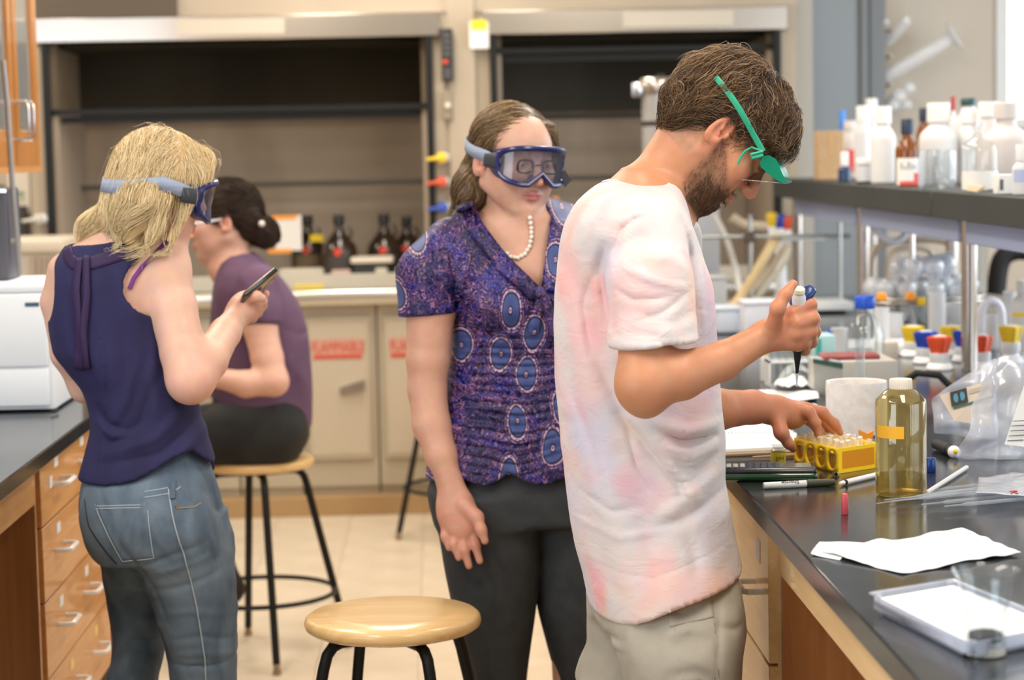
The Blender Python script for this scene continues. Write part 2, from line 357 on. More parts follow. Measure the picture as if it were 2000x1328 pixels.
LB1 = mat('jug_label_dark', (.05, .045, .04), .6); LB2 = mat('jug_label_tan', (.16, .11, .06), .6)
jug(603, 9.30, LB2, 'brown jug with a tan label, leftmost of the jugs in the left hood', .98)
jug(664, 9.05, LB1, 'dark jug with a red seal, second of the jugs in the left hood', 1.0)
jug(752, 9.15, LB1, 'dark jug with a red seal, third of the jugs in the left hood', .99)
jug(796, 9.24, LB1, 'dark jug with a red seal, rightmost of the jugs in the left hood', .94)
t = thing('yellow_tag', 'small yellow tag beside the leftmost brown jug', 'tag', P(622, 466, 9.18))
c = P(618, 465, 9.19); MB().box((c.x-.028, 9.185, c.z-.016), (c.x+.028, 9.19, c.z+.016)).build('card', YEL, t)
t = thing('hood_sign', 'white paper sign with orange header in the left hood behind the dark-haired woman', 'sign', P(565, 450, 9.1))
a, b_ = P(538, 490, 9.1), P(588, 420, 9.1)
MB().box((a.x, 9.1, a.z), (b_.x, 9.105, b_.z)).build('sheet', LABW, t)
MB().box((a.x-.01, 9.097, b_.z-.018), (b_.x-.02, 9.10, b_.z)).build('band', ORG, t); MB().box((a.x-.03, 9.097, a.z-.01), (a.x+.07, 9.10, a.z+.008)).build('band', ORG, t)
t = thing('hood_sign', 'cream box sign with an orange clip in the right hood past the blouse shoulder', 'sign', P(1075, 410, 9.1))
a, b_ = P(1052, 432, 9.1), P(1097, 398, 9.1)
MB().box((a.x, 9.1, .947), (b_.x, 9.16, b_.z), .004).build('box', mat('sign_cream', (.70, .62, .48), .6), t)
a, b_ = P(1077, 399, 9.1), P(1092, 384, 9.1); MB().box((a.x, 9.10, a.z), (b_.x, 9.12, b_.z), .004).build('clip', ORG, t)
t = thing('tray', 'low cream tray on the ledge in front of the jugs', 'tray', P(585, 530, 9.0))
a, b_ = P(545, 530, 9.0), P(632, 515, 9.0); MB().box((a.x, 8.97, 1.0), (b_.x, 9.1, 1.035), .006).build('body', mat('tray_cream', (.62, .56, .45), .5), t)
t = thing('balance', 'low black instrument with a cream lid standing before the jugs', 'instrument', P(725, 515, 9.0))
a, b_ = P(690, 520, 8.98), P(768, 500, 8.98)
MB().box((a.x, 8.95, .985), (b_.x-.03, 9.06, 1.055), .005).build('base', mat('base_black', (.03, .03, .03), .5), t)
MB().box((a.x-.01, 8.94, 1.055), (b_.x, 9.07, 1.082), .008, 2).build('lid', mat('tray_cream2', (.70, .63, .52), .5), t)
t = thing('solvent_box', 'pale box with a pink top beside the black instrument', 'box', P(668, 520, 9.0))
a, b_ = P(648, 530, 8.96), P(684, 512, 8.96); MB().box((a.x, 8.94, .985), (b_.x, 9.0, 1.03), .003).build('body', mat('box_pink', (.60, .42, .36), .6), t)
for k, (px, w_) in enumerate(((745, .05), (790, .07))):
    t = thing('small_box', ('cream small box at the right foot of the jugs', 'cream small box at the far right of the ledge')[k], 'box', P(px, 525, 8.96))
    c = P(px, 525, 8.96); MB().box((c.x-w_/2, 8.94, .985), (c.x+w_/2, 9.0, 1.035), .003).build('body', mat('tray_cream', ), t)
t = thing('yellow_strip', 'yellow strip lying behind the steel sill of the left hood', 'ruler', P(600, 553, 8.9))
a, b_ = P(575, 556, 8.89), P(632, 548, 8.89); MB().box((a.x, 8.88, .957), (b_.x, 8.9, .972)).build('body', mat('strip_yellow', (.75, .55, .04), .5), t)
# ---- left wall corner: sign, wall cabinet, equipment
t = thing('wall_notice', 'cream paper notice with green print on the wall under the wooden cabinet', 'notice', P(33, 370, 8.9))
a, b_ = P(14, 419, 8.9), P(53, 320, 8.9); MB().box((a.x, 8.935, a.z), (b_.x, 8.945, b_.z)).build('sheet', mat('notice_cream', (.72, .66, .56), .7), t)
a, b_ = P(22, 392, 8.9), P(42, 375, 8.9)
GRN = mat('print_green', (.30, .52, .28), .6)
MB().box((a.x, 8.932, a.z), (a.x+.012, 8.936, b_.z)).box((a.x, 8.932, b_.z-.01), (b_.x, 8.936, b_.z)).box((b_.x-.012, 8.932, a.z), (b_.x, 8.936, b_.z)).box((a.x, 8.932, a.z), (a.x+.025, 8.936, a.z+.01)).build('print', GRN, t)
struct(MB().box((-2.0, 8.90, .4), (-1.83, 8.96, 1.42)).box((-1.78, 8.90, 1.0), (-1.735, 8.96, 1.33)).build('recess_blocks', mat('dark_recess', (.05, .045, .04), .6)))  # near-black raised blocks stand in for the recesses of this wall
# beige ribbed heater box far left
t = thing('drying_oven', 'beige ribbed box standing behind the white drawer box', 'oven', (-1.62, 7.9, .9))
a, b_ = P(36, 535, 7.9), P(128, 474, 7.9)
MB().box((a.x-.25, 7.9, .92), (b_.x-.02, 8.4, b_.z), .01, 2).build('body', mat('oven_beige', (.55, .47, .37), .5), t)
g = MB()
for k in range(7): x = a.x+.055+k*.02; g.box((x, 7.885, .95), (x+.012, 7.90, b_.z-.05))
g.build('grille', mat('grille_brown', (.42, .34, .26), .6), t)
MB().box((a.x-.25, 7.88, b_.z-.035), (b_.x-.01, 8.4, b_.z+.012), .01, 2).build('top', mat('oven_top', (.62, .54, .43), .45), t)
t2 = MB().box((-2.3, 7.8, 0), (-1.40, 8.5, .91), .003).build('side_cabinet', BEIGE); tag(t2, 'beige base cabinet carrying the ribbed box at the far left', 'cabinet')
# wooden wall cabinet, glass doors, seen along its face
t = thing('wall_cabinet', 'maple wall cabinet with narrow glass doors at the upper left', 'cabinet', (-1.3, 5.6, 1.45))
X0 = -1.11
zb = 1.50
MB().box((X0-.32, 4.2, zb), (X0-.02, 5.93, 2.5)).build('body', mat('cab_inside', (.35, .33, .29), .6), t)
MB().box((X0-.33, 4.2, zb-.012), (X0-.0, 5.95, zb+.006)).box((X0-.33, 5.93, zb), (X0-.001, 5.95, 2.5)).build('bottom_panel', WOODY, t)
def gdoor(y0, y1, hy):
    st = .055
    d = MB().box((X0-.02, y0+.002, zb+.006), (X0, y0+st, 2.5), .001).box((X0-.02, y1-st, zb+.006), (X0, y1-.002, 2.5), .001).box((X0-.02, y0+st, zb+.006), (X0, y1-st, zb+.10), .001).box((X0-.02, y0+st, 2.42), (X0, y1-st, 2.5), .001).build('door', WOODZ, t)
    MB().box((X0-.012, y0+st, zb+.10), (X0-.008, y1-st, 2.42)).build('glass_pane', mat('cab_glass', (.5, .5, .47), .05, 0, .6, 1.3), d)
    MB().tube([(X0, hy, zb+.075), (X0+.035, hy, zb+.075), (X0+.042, hy, zb+.085), (X0+.042, hy, zb+.165), (X0+.035, hy, zb+.175), (X0, hy, zb+.175)], .0045, 8).build('handle', CHROME, d)
gdoor(5.28, 5.60, 5.57); gdoor(5.61, 5.93, 5.64); gdoor(4.6, 4.93, 4.9); gdoor(4.94, 5.27, 4.97)
# ================================================================ left bench
LX = -.87; BY1 = 5.62
t = MB().box((LX-.78, 2.2, .875), (-.845, BY1+.02, .91), .003).build('worktop', TOP); tag(t, 'black epoxy worktop of the left bench carrying the white drawer box', 'worktop')
t = thing('drawer_cabinet', 'maple drawer cabinet of the left bench beside the standing girl', 'drawer cabinet', (LX-.3, 5.0, 0))
Y0 = 4.50
MB().box((LX-.7, Y0-.02, .12), (LX-.015, Y0, .874)).build('side_panel', WOODZ, t); MB().box((LX-.7, BY1-.02, .12), (LX-.015, BY1, .874)).build('side_panel', WOODZ, t)
MB().box((LX-.7, Y0, .12), (LX-.03, BY1-.02, .874)).build('body', mat('carcass_dark', (.05, .03, .02), .8), t)
MB().box((LX-.65, Y0+.01, 0), (LX-.06, BY1-.03, .12)).build('plinth', mat('plinth_grey', (.16, .13, .11), .6), t)
zs = [.868, .730, .565, .395, .225, .12]
TAG = mat('drawer_tag', (.80, .80, .80), .4); TAGY = mat('drawer_tag_yellow', (.80, .60, .18), .4)
for r in range(4):
    z1, z0 = zs[r]-.002, zs[r+1]+.002
    d = MB().box((LX-.018, Y0, z0), (LX, BY1-.005, z1), .0015).build('drawer', WOODY, t)
    zc = z0+(z1-z0)*.55
    for k, y in enumerate((4.69, 5.03, 5.37)):
        if r == 3: y += .1
        MB().tube([(LX, y-.05, zc), (LX+.022, y-.05, zc), (LX+.032, y-.042, zc), (LX+.032, y+.042, zc), (LX+.022, y+.05, zc), (LX, y+.05, zc)], .0055, 8).build('handle', WHITEM, d)
        MB().box((LX, y-.025, zc+.032), (LX+.001, y+.02, zc+.055)).build('tag', TAGY if r == 3 else TAG, d)
    if r == 0: MB().box((LX, 4.60, zc-.005), (LX+.001, 4.635, zc+.02)).build('tag', TAG, d)
# knee space with apron left of it
t = thing('bench_apron', 'maple apron and dark end panel of the knee space at the lower left', 'bench frame', (LX-.3, 3.6, 0))
MB().box((LX-.025, 2.2, .79), (LX-.006, Y0-.03, .874)).build('apron', WOODY, t)
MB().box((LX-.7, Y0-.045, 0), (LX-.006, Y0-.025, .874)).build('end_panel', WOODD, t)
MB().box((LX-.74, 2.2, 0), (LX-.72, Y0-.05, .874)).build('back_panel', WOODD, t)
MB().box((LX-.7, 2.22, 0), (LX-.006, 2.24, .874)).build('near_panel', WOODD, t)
# ---- white drawer box on the left bench
WB = noisy(mat('white_case', (.86, .90, .94), .45), (.84, .89, .93), (.89, .92, .95), (2, 2, 2), 2)
t = thing('drawer_box', 'large white plastic drawer box on the left bench', 'storage box', (-1.2, 5.2, .91))
bx0, bx1, by0, by1, bz = -1.5, -.945, 5.12, 5.50, 1.222
MB().box((bx0, by0, .915), (bx1, by1, bz-.02), .006, 2).build('case', WB, t)
MB().box((bx0-.004, by0-.006, bz-.02), (bx1+.004, by1+.004, bz), .006, 2).build('lid', WB, t)
MB().box((bx0+.01, by0-.012, 1.022), (bx1-.012, by0, bz-.024), .005, 2).build('drawer', WB, t)
MB().box((bx0+.01, by0-.012, .925), (bx1-.012, by0, 1.017), .005, 2).build('drawer', WB, t)
MB().box((bx1-.062, by0-.0135, 1.168), (bx1-.028, by0-.012, 1.178)).build('badge', mat('badge_dark', (.05, .10, .15), .4), t)
MB().tube([(bx1+.03*math.cos(a)-.02, y, .918) for a, y in ((0, by0-.03), (.3, by0-.05), (.9, by0-.06))], .003, 6).build('cord', BLK, t)
t = thing('stand_pole', 'thin grey pole rising past the wooden wall cabinet at the left edge', 'pole', P(10, 530, 5.0))
a = P(40, 534, 5.3); pts = [P(40, 536, 5.3), P(33, 470, 5.3), P(26, 390, 5.3), P(20, 300, 5.3), P(14, 200, 5.3), P(6, 118, 5.3)]
MB().tube(pts, .007, 8).tube([P(33, 470, 5.3), P(22, 470, 5.3)], .006, 8).build('rod', mat('pole_grey', (.30, .29, .28), .35, .6), t)
a, b_ = P(-25, 534, 5.3), P(14, 366, 5.3)
MB().box((a.x, 5.28, bz+.001), (b_.x, 5.45, b_.z), .008, 2).build('meter_case', mat('meter_grey', (.09, .09, .11), .5), t)
MB().box((a.x, 5.275, b_.z-.012), (b_.x+.002, 5.28, b_.z-.004)).build('trim_strip', CHROME, t)
# ================================================================ right bench (island)
RX = .56
t = MB().box((.534, 1.6, .872), (2.32, 8.45, .91), .003).build('worktop', TOP); tag(t, 'long black epoxy worktop of the right bench', 'worktop')
t = thing('drawer_cabinet', 'light maple drawer cabinet under the right bench beside the man', 'drawer cabinet', (.9, 4.1, 0))
MB().box((RX+.016, 3.60, .12), (RX+.6, 4.7, .871)).build('body', WOODL, t)
MB().box((RX+.05, 3.62, 0), (RX+.55, 4.68, .12)).build('plinth', mat('plinth_grey'), t)
for z0, z1 in ((.615, .866), (.36, .61), (.125, .355)):
    for y0, y1 in ((3.60, 4.14), (4.145, 4.7)):
        d = MB().box((RX, y0, z0), (RX+.018, y1, z1), .0015).build('drawer', WOODL, t)
        zc = z0+.115; y = y0+.11 if y0 < 4 else y0+.27
        MB().tube([(RX, y-.048, zc), (RX-.026, y-.048, zc), (RX-.034, y-.040, zc), (RX-.034, y+.040, zc), (RX-.026, y+.048, zc), (RX, y+.048, zc)], .0055, 8).build('handle', WHITEM, d)
        if z0 > .6: MB().box((RX-.001, y-.02, zc+.045), (RX, y+.02, zc+.085)).build('tag', TAG, d)
t = thing('bench_apron', 'light maple apron over the open knee space at the lower right', 'bench frame', (.9, 2.8, 0))
MB().box((RX+.020, 1.6, .775), (RX+.038, 3.595, .871)).build('apron', WOODL, t)
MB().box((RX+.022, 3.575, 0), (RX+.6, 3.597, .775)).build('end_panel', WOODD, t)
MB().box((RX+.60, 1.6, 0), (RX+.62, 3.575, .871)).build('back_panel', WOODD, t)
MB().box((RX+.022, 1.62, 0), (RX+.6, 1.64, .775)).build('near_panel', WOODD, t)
t = MB().box((RX+.02, 4.72, 0), (2.30, 8.40, .871)).box((1.2, 1.62, 0), (2.30, 4.72, .871)).build('island_cabinet', WOODL); tag(t, 'maple cabinet block carrying the far and rear part of the right bench', 'cabinet')
# ---- reagent shelf on posts
t = thing('reagent_shelf', 'long dark grey reagent shelf on steel posts above the right bench', 'shelf', (1.5, 6, .91))
SHM = noisy(mat('shelf_grey', (.035, .04, .04), .5), (.030, .034, .034), (.040, .045, .044), (2, 2, 2), 2)
MB().box((1.325, 5.625, 1.320), (1.76, 8.3, 1.391), .003).build('board', SHM, t)
MB().box((1.325, 2.6, 1.320), (1.76, 5.62, 1.391), .003).build('board', SHM, t)
for y in (2.75, 4.14, 5.53, 6.92, 8.2):
    for x in (1.405, 1.70): MB().lathe([(.021, .911), (.021, 1.320)], (x, y, 0), 20).build('post', mat('post_steel', (.50, .46, .42), .22, 1.), t)
for y0, y1 in ((2.8, 4.1), (4.18, 5.49), (5.57, 6.88), (6.96, 8.16)):
    MB().box((1.385, y0, 1.253), (1.425, y1, 1.318), .003).build('rail', ALU, t)
    MB().box((1.69, y0, 1.275), (1.71, y1, 1.305), .003).build('rear_rail', ALU, t)
# ================================================================ stools
def stool(cx, cy, ang, label, grp='round wooden lab stools'):
    t = thing('lab_stool', label, 'stool', (cx, cy, 0), grp)
    MB().lathe([(.13, .580), (.165, .581), (.1735, .587), (.176, .595), (.1735, .604), (.166, .610), (.10, .6105), (.001, .6105)], (cx, cy, 0), 72).build('seat', SEATW, t)
    MB().lathe([(.10, .572), (.13, .572), (.13, .580), (.10, .580)], (cx, cy, 0), 32).build('seat_plate', BLK, t)
    for k in range(4):
        a = ang+k*PI/2; dx, dy = math.cos(a), math.sin(a)
        pr = [(.02, .566), (.115, .566), (.132, .560), (.145, .545), (.153, .52), (.181, .40), (.233, .18), (.268, .03)]
        MB().tube([(cx+dx*r, cy+dy*r, z) for r, z in pr], .0115, 12).build('leg', BLK, t)
        MB().lathe([(.0125, 0.001), (.0135, .012), (.0105, .018), (.0105, .034)], (cx+dx*.2705, cy+dy*.2705, 0), 14).build('foot', mat('glide_metal', (.40, .33, .25), .35, .9), t)
    MB().tube([(cx+.229*math.cos(a), cy+.229*math.sin(a), .195) for a in np.linspace(0, 2*PI, 48, endpoint=False)], .0075, 8, True).build('foot_ring', BLK, t)
    return t
sx = PZ(767, 1198, .61); stool(sx.x, sx.y, math.radians(28), 'empty round wooden stool standing nearest the camera in the aisle')
sx = PZ(500, 893, .61); SS = (sx.x, sx.y); stool(sx.x, sx.y, math.radians(14), 'wooden stool carrying the seated dark-haired woman')
stool(.065, 8.28, math.radians(20), 'far wooden stool mostly hidden behind the woman in the blouse')
# ================================================================ implicit-surface modeller for bodies, clothes and hair volumes
import openvdb
F32 = np.float32
def A(v): return np.array(v, dtype=F32)
def smin(a, b, k):
    h = np.maximum(k-np.abs(a-b), 0)/k
    return np.minimum(a, b)-h*h*(k*.25)
class Field:
    def __init__(s): s.pr = []; s.cuts = []; s.nocut = False; s.hasclip = False; s.clips = []
    def add(s, fn, lo, hi, op='u', k=.01):
        s.pr.append((fn, A(lo)-k-.004, A(hi)+k+.004, op, k)); return s
    # --- primitives
    def rc(s, a, b, ra, rb, k=.02, op='u', flat=None):
        """round cone a->b; flat=(axis, factor): thickness along axis scaled by factor"""
        a = A(a); b = A(b); ab = b-a; L = float((ab*ab).sum())+1e-9
        if flat is not None: n = A(flat[0]); n = n/np.linalg.norm(n); f = flat[1]
        def fn(p):
            q = p-a; t = np.clip((q@ab)/L, 0, 1)
            v = q-t[:, None]*ab
            if flat is not None:
                vn = v@n; v = v+(vn*(1/f-1))[:, None]*n
                return (np.sqrt((v*v).sum(1))-(ra+(rb-ra)*t))*max(f, .6)
            return np.sqrt((v*v).sum(1))-(ra+(rb-ra)*t)
        lo = np.minimum(a-ra, b-rb); hi = np.maximum(a+ra, b+rb)
        return s.add(fn, lo, hi, op, k)
    def clip(s, pt, nrm):
        """clip the last primitive with a plane (open edge there)"""
        pt = A(pt); nrm = A(nrm); nrm = nrm/np.linalg.norm(nrm); fn, lo, hi, op, k = s.pr[-1]
        def g(p): return np.maximum(fn(p), 0 if s.nocut else (p-pt)@nrm) if not s.nocut else fn(p)
        s.pr[-1] = (g, lo, hi, op, k); s.hasclip = True; s.clips.append((pt, nrm, fn)); return s
    def chain(s, pts, rs, k=.015, op='u', flat=None):
        t = Field()
        for i in range(len(pts)-1): t.rc(pts[i], pts[i+1], rs[i], rs[i+1], k, op, flat)
        fns = [q[0] for q in t.pr]
        def fn(p):
            d = fns[0](p)
            for f in fns[1:]: d = smin(d, f(p), .010)
            return d+.0012
        return s.add(fn, np.min([q[1] for q in t.pr], axis=0), np.max([q[2] for q in t.pr], axis=0), op, k)
    def ell(s, c, r, R=None, k=.02, op='u'):
        c = A(c); r = A(r); R = A(np.eye(3) if R is None else R)
        def fn(p):
            q = (p-c)@R/r; f = np.sqrt((q*q).sum(1))+1e-6; g = np.sqrt(((q/r)**2).sum(1))+1e-6
            return (f-1)*f/g
        e = np.sqrt(((R*r)**2).sum(1))
        return s.add(fn, c-e, c+e, op, k)
    def loft(s, keys, n=2.2, k=.02, op='u', ang=0., cap=.02):
        """keys: (z, cx, cy, a, bfront, bback) sorted by z; horizontal super-ellipse slices"""
        K = np.array(sorted(keys), dtype=float); z = K[:, 0]; zz = np.linspace(z[0], z[-1], 160)
        cols = [catmull(z, K[:, j], zz) for j in range(1, 6)]
        ca, sa = math.cos(ang), math.sin(ang)
        def fn(p):
            h = p[:, 2]; hc = np.clip(h, z[0], z[-1])
            cx, cy, a, bf, bb = [np.interp(hc, zz, c).astype(F32) for c in cols]
            x = p[:, 0]-cx; y = p[:, 1]-cy
            u = ca*x+sa*y; v = -sa*x+ca*y
            b = np.where(v < 0, bf, bb)
            qa = np.abs(u/a)+1e-6; qb = np.abs(v/b)+1e-6
            f = (qa**n+qb**n)**(1/n)
            g = np.sqrt((qa**(n-1)/a)**2+(qb**(n-1)/b)**2)/(f**(n-1))+1e-6
            d = (f-1)/g
            dz = np.maximum(z[0]-h, h-z[-1]).astype(F32)
            return np.where(dz > 0, np.sqrt(np.maximum(d, 0)**2+dz**2)+np.minimum(d, 0)*.0, d)
        m = max(np.abs(K[:, 3]).max(), np.abs(K[:, 4:6]).max())
        lo = (K[:, 1].min()-m, K[:, 2].min()-m, z[0]); hi = (K[:, 1].max()+m, K[:, 2].max()+m, z[-1])
        return s.add(fn, lo, hi, op, k)
    def disp(s, fn, lo, hi): return s.add(fn, lo, hi, 'd', .0)
    def fold(s, pts, w, amp, side=-1, yc=None, ymax=.3):
        """crease (amp<0) or ridge (amp>0) along an X-Z polyline on the side facing the camera"""
        Q = np.array([(p[0], p[2]) for p in pts]); yc = yc if yc is not None else np.mean([p[1] for p in pts])
        def fn(p):
            best = np.full(len(p), 9., F32); tt = np.zeros(len(p), F32); n = len(Q)-1
            for i in range(n):
                a = Q[i]; ab = Q[i+1]-a; L = (ab*ab).sum()+1e-9
                q0 = p[:, 0]-a[0]; q1 = p[:, 2]-a[1]; t = np.clip((q0*ab[0]+q1*ab[1])/L, 0, 1)
                dd = np.hypot(q0-t*ab[0], q1-t*ab[1]); m = dd < best
                best = np.where(m, dd, best); tt = np.where(m, (i+t)/n, tt)
            prof = np.exp(-(best/w)**2)*(np.sin(PI*np.clip(tt*.86+.07, 0, 1))**.7)
            sd = np.clip(((p[:, 1]-yc)*side+.03)/.05, 0, 1)
            return (-amp*prof*sd).astype(F32)
        m = 2.5*w
        lo = (Q[:, 0].min()-m, yc-ymax, Q[:, 1].min()-m); hi = (Q[:, 0].max()+m, yc+ymax, Q[:, 1].max()+m)
        return s.disp(fn, lo, hi)
    def cut(s, g, lo=(-9, -9, -9), hi=(9, 9, 9), op=True):
        """remove where g>0 (inside box), leaving an open edge"""
        s.cuts.append((g, A(lo), A(hi), op)); return s
    def plane_cut(s, pt, nrm, lo=(-9, -9, -9), hi=(9, 9, 9)):
        pt = A(pt); nrm = A(nrm); nrm = nrm/np.linalg.norm(nrm)
        return s.cut(lambda p: (p-pt)@nrm, lo, hi, False)
    # --- evaluation
    def ev(s, p, lo=None, hi=None, cuts=True):
        d = np.full(len(p), .5, F32)
        for fn, l, h, op, k in s.pr:
            if lo is not None and (np.any(l > hi) or np.any(h < lo)): continue
            if lo is None:
                m = np.all((p >= l) & (p <= h), axis=1)
                if not m.any(): continue
                v = fn(p[m]).astype(F32); dm = d[m]
            else: m = slice(None); v = fn(p).astype(F32); dm = d
            if op == 'u': dm = smin(dm, v, k)
            elif op == 's': dm = -smin(-dm, v, k)
            elif op == 'i': dm = -smin(-dm, -v, k)
            else: dm = dm+v
            if lo is None: d[m] = dm
            else: d = dm
        if cuts:
            for g, l, h, _ in s.cuts:
                if lo is not None and (np.any(l > hi) or np.any(h < lo)): continue
                m = np.all((p >= l) & (p <= h), axis=1)
                if m.any(): d[m] = np.maximum(d[m], g(p[m]).astype(F32))
        return d
    def mesh(s, h, B=20, newton=2):
        L = np.min([q[1] for q in s.pr if q[3] == 'u'], axis=0)-.01; H = np.max([q[2] for q in s.pr if q[3] == 'u'], axis=0)+.01
        nb = np.ceil((H-L)/(B*h)).astype(int); i0 = np.floor(L/h).astype(int)
        g = openvdb.FloatGrid(); g.background = 3*h; g.transform = openvdb.createLinearTransform(voxelSize=h)
        bi = np.stack(np.meshgrid(*[np.arange(k) for k in nb], indexing='ij'), -1).reshape(-1, 3)
        cen = ((i0+bi*B+(B-1)/2.)*h).astype(F32)
        # coarse test on centre and sub-centres
        hd = B*h*.5*1.732
        dc = s.ev_far(cen)
        loc = np.stack(np.meshgrid(*[np.arange(B)]*3, indexing='ij'), -1).reshape(-1, 3)
        neg = np.full((B, B, B), -3*h, F32)
        for b, c, dd in zip(bi, cen, dc):
            o = i0+b*B
            if dd > hd*1.25+.012: continue
            if dd < -hd*1.5-.012: g.copyFromArray(neg, ijk=tuple(int(v) for v in o)); continue
            p = ((o+loc)*h).astype(F32)
            v = s.ev(p, p[0]-h, p[-1]+h)
            v = np.clip(v, -3*h, 3*h).reshape(B, B, B)
            if v.min() >= 3*h: continue
            g.copyFromArray(np.ascontiguousarray(v), ijk=tuple(int(x) for x in o))
        pts, quads = g.convertToQuads(isovalue=0.) if True else None
        pts = np.array(pts, dtype=F32); quads = np.array(quads)
        fc = pts[quads].mean(1)
        if any(q[3] for q in s.cuts):
            keep = s.ev(fc, cuts=False) > -.45*h; near = np.zeros(len(fc), bool)
            for g, l, hh_, op in s.cuts:
                if op: near |= (np.abs(g(fc)) < 1.6*h) & np.all((fc >= l-h) & (fc <= hh_+h), axis=1)
            keep = keep | ~near
            quads = quads[keep]
            ed = np.sort(np.stack([quads, np.roll(quads, -1, 1)], -1).reshape(-1, 2), 1); ue, ct = np.unique(ed, axis=0, return_counts=True); be = ue[ct == 1]
            for _ in range(8):
                acc = np.zeros_like(pts); cn = np.zeros(len(pts), F32)
                for a_, b_ in ((0, 1), (1, 0)): np.add.at(acc, be[:, a_], pts[be[:, b_]]); np.add.at(cn, be[:, a_], 1)
                m_ = cn > 0; pts[m_] = .5*pts[m_]+.5*acc[m_]/cn[m_][:, None]
            used = np.unique(quads); rm = np.full(len(pts), -1); rm[used] = np.arange(len(used)); pts = pts[used]; quads = rm[quads]
        for _ in range(newton if not (s.cuts or s.hasclip) else 0):
            e = h*.5; d0 = s.ev(pts); gr = np.stack([s.ev(pts+A(np.eye(3)[j]*e))-d0 for j in range(3)], 1)/e
            gn = (gr*gr).sum(1)+.05; st = np.clip(d0/gn, -.6*h, .6*h); pts = pts-gr*st[:, None]*.8
        return pts, quads[:, ::-1]
    def ev_far(s, p):
        """conservative distance for block culling (no bounding boxes)"""
        d = np.full(len(p), 9., F32)
        for fn, l, h, op, k in s.pr:
            if op == 'u': d = smin(d, fn(p).astype(F32), k)
            elif op in 'si':
                m = np.all((p >= l) & (p <= h), axis=1)
                if op == 's' and m.any(): d[m] = -smin(-d[m], fn(p[m]).astype(F32), k)
        return d
def catmull(x, y, q):
    m = np.zeros(len(x)); s = np.diff(y)/np.maximum(np.diff(x), 1e-9)
    m[1:-1] = np.where(s[:-1]*s[1:] > 0, 2*s[:-1]*s[1:]/(s[:-1]+s[1:]+1e-12), 0); m[0] = s[0]; m[-1] = s[-1]
    i = np.clip(np.searchsorted(x, q)-1, 0, len(x)-2); hh = x[i+1]-x[i]; t = (q-x[i])/hh
    return (2*t**3-3*t*t+1)*y[i]+(t**3-2*t*t+t)*hh*m[i]+(-2*t**3+3*t*t)*y[i+1]+(t**3-t*t)*hh*m[i+1]
def mesh_obj(name, pts, quads, m, parent=None, solid=0., col=None, relax=0):
    off = np.array(parent_loc(parent)) if parent is not None else np.zeros(3)
    if relax:
        for _ in range(relax):
            acc = np.zeros_like(pts); cnt = np.zeros(len(pts), F32)
            for k in range(4):
                a, b = quads[:, k], quads[:, (k+1) % 4]
                np.add.at(acc, a, pts[b]); np.add.at(acc, b, pts[a]); np.add.at(cnt, a, 1); np.add.at(cnt, b, 1)
            pts = pts*.5+.5*acc/np.maximum(cnt, 1)[:, None]
    me = bpy.data.meshes.new(name); n = len(pts); nq = len(quads)
    me.vertices.add(n); me.vertices.foreach_set('co', (pts-off).astype(F32).ravel())
    k = quads.shape[1]
    me.loops.add(nq*k); me.loops.foreach_set('vertex_index', quads.astype(np.int32).ravel())
    me.polygons.add(nq); me.polygons.foreach_set('loop_start', np.arange(0, nq*k, k, dtype=np.int32))
    me.update(calc_edges=True); me.validate()
    me.polygons.foreach_set('use_smooth', np.ones(len(me.polygons), dtype=bool))
    if col is not None:
        at = me.color_attributes.new('Col', 'FLOAT_COLOR', 'POINT')
        c4 = np.ones((n, 4), F32); c4[:, :3] = col(pts) if callable(col) else col
        at.data.foreach_set('color', c4.ravel())
    for x in (m if isinstance(m, (list, tuple)) else [m]): me.materials.append(x)
    o = bpy.data.objects.new(name, me); C.objects.link(o)
    if parent is not None: o.parent = parent
    if solid:
        md = o.modifiers.new('thick', 'SOLIDIFY'); md.thickness = solid; md.offset = -1
    return o
# value noise on points (for colour masks and cloth)
def pnoise(p, f, seed=0):
    r = np.random.RandomState(seed); v = np.zeros(len(p), F32)
    for i in range(7):
        w = r.normal(size=3); w = w/np.linalg.norm(w)*f*r.uniform(.6, 1.6)
        v += np.sin(p@A(w)+r.uniform(0, 6.28)+1.3*np.sin(p@A(r.normal(size=3)*f*.5)+i))
    return v/4.
def attr_skin(name, rough=.48, sss=.12, mottle=.08):
    m = mat(name, (.6, .4, .3), rough); nt = m.node_tree; b = nt.nodes['Principled BSDF']; L = nt.links
    a = nn(nt, 'ShaderNodeAttribute'); a.attribute_name = 'Col'
    tc = nn(nt, 'ShaderNodeTexCoord'); n = nn(nt, 'ShaderNodeTexNoise', Scale=55., Detail=4.); L.new(tc.outputs['Object'], n.inputs['Vector'])
    mx = nn(nt, 'ShaderNodeMix', data_type='RGBA', blend_type='OVERLAY'); mx.inputs[0].default_value = mottle*2
    L.new(a.outputs['Color'], mx.inputs[6]); L.new(n.outputs['Color'], mx.inputs[7]); L.new(mx.outputs[2], b.inputs['Base Color'])
    b.inputs['Subsurface Weight'].default_value = sss; b.inputs['Subsurface Radius'].default_value = (1, .35, .2); b.inputs['Subsurface Scale'].default_value = .012
    n2 = nn(nt, 'ShaderNodeTexNoise', Scale=420., Detail=3.); L.new(tc.outputs['Object'], n2.inputs['Vector'])
    bp = nn(nt, 'ShaderNodeBump', Strength=.18, Distance=.0008); L.new(n2.outputs['Fac'], bp.inputs['Height']); L.new(bp.outputs['Normal'], b.inputs['Normal'])
    return m
SKIN = attr_skin('skin')
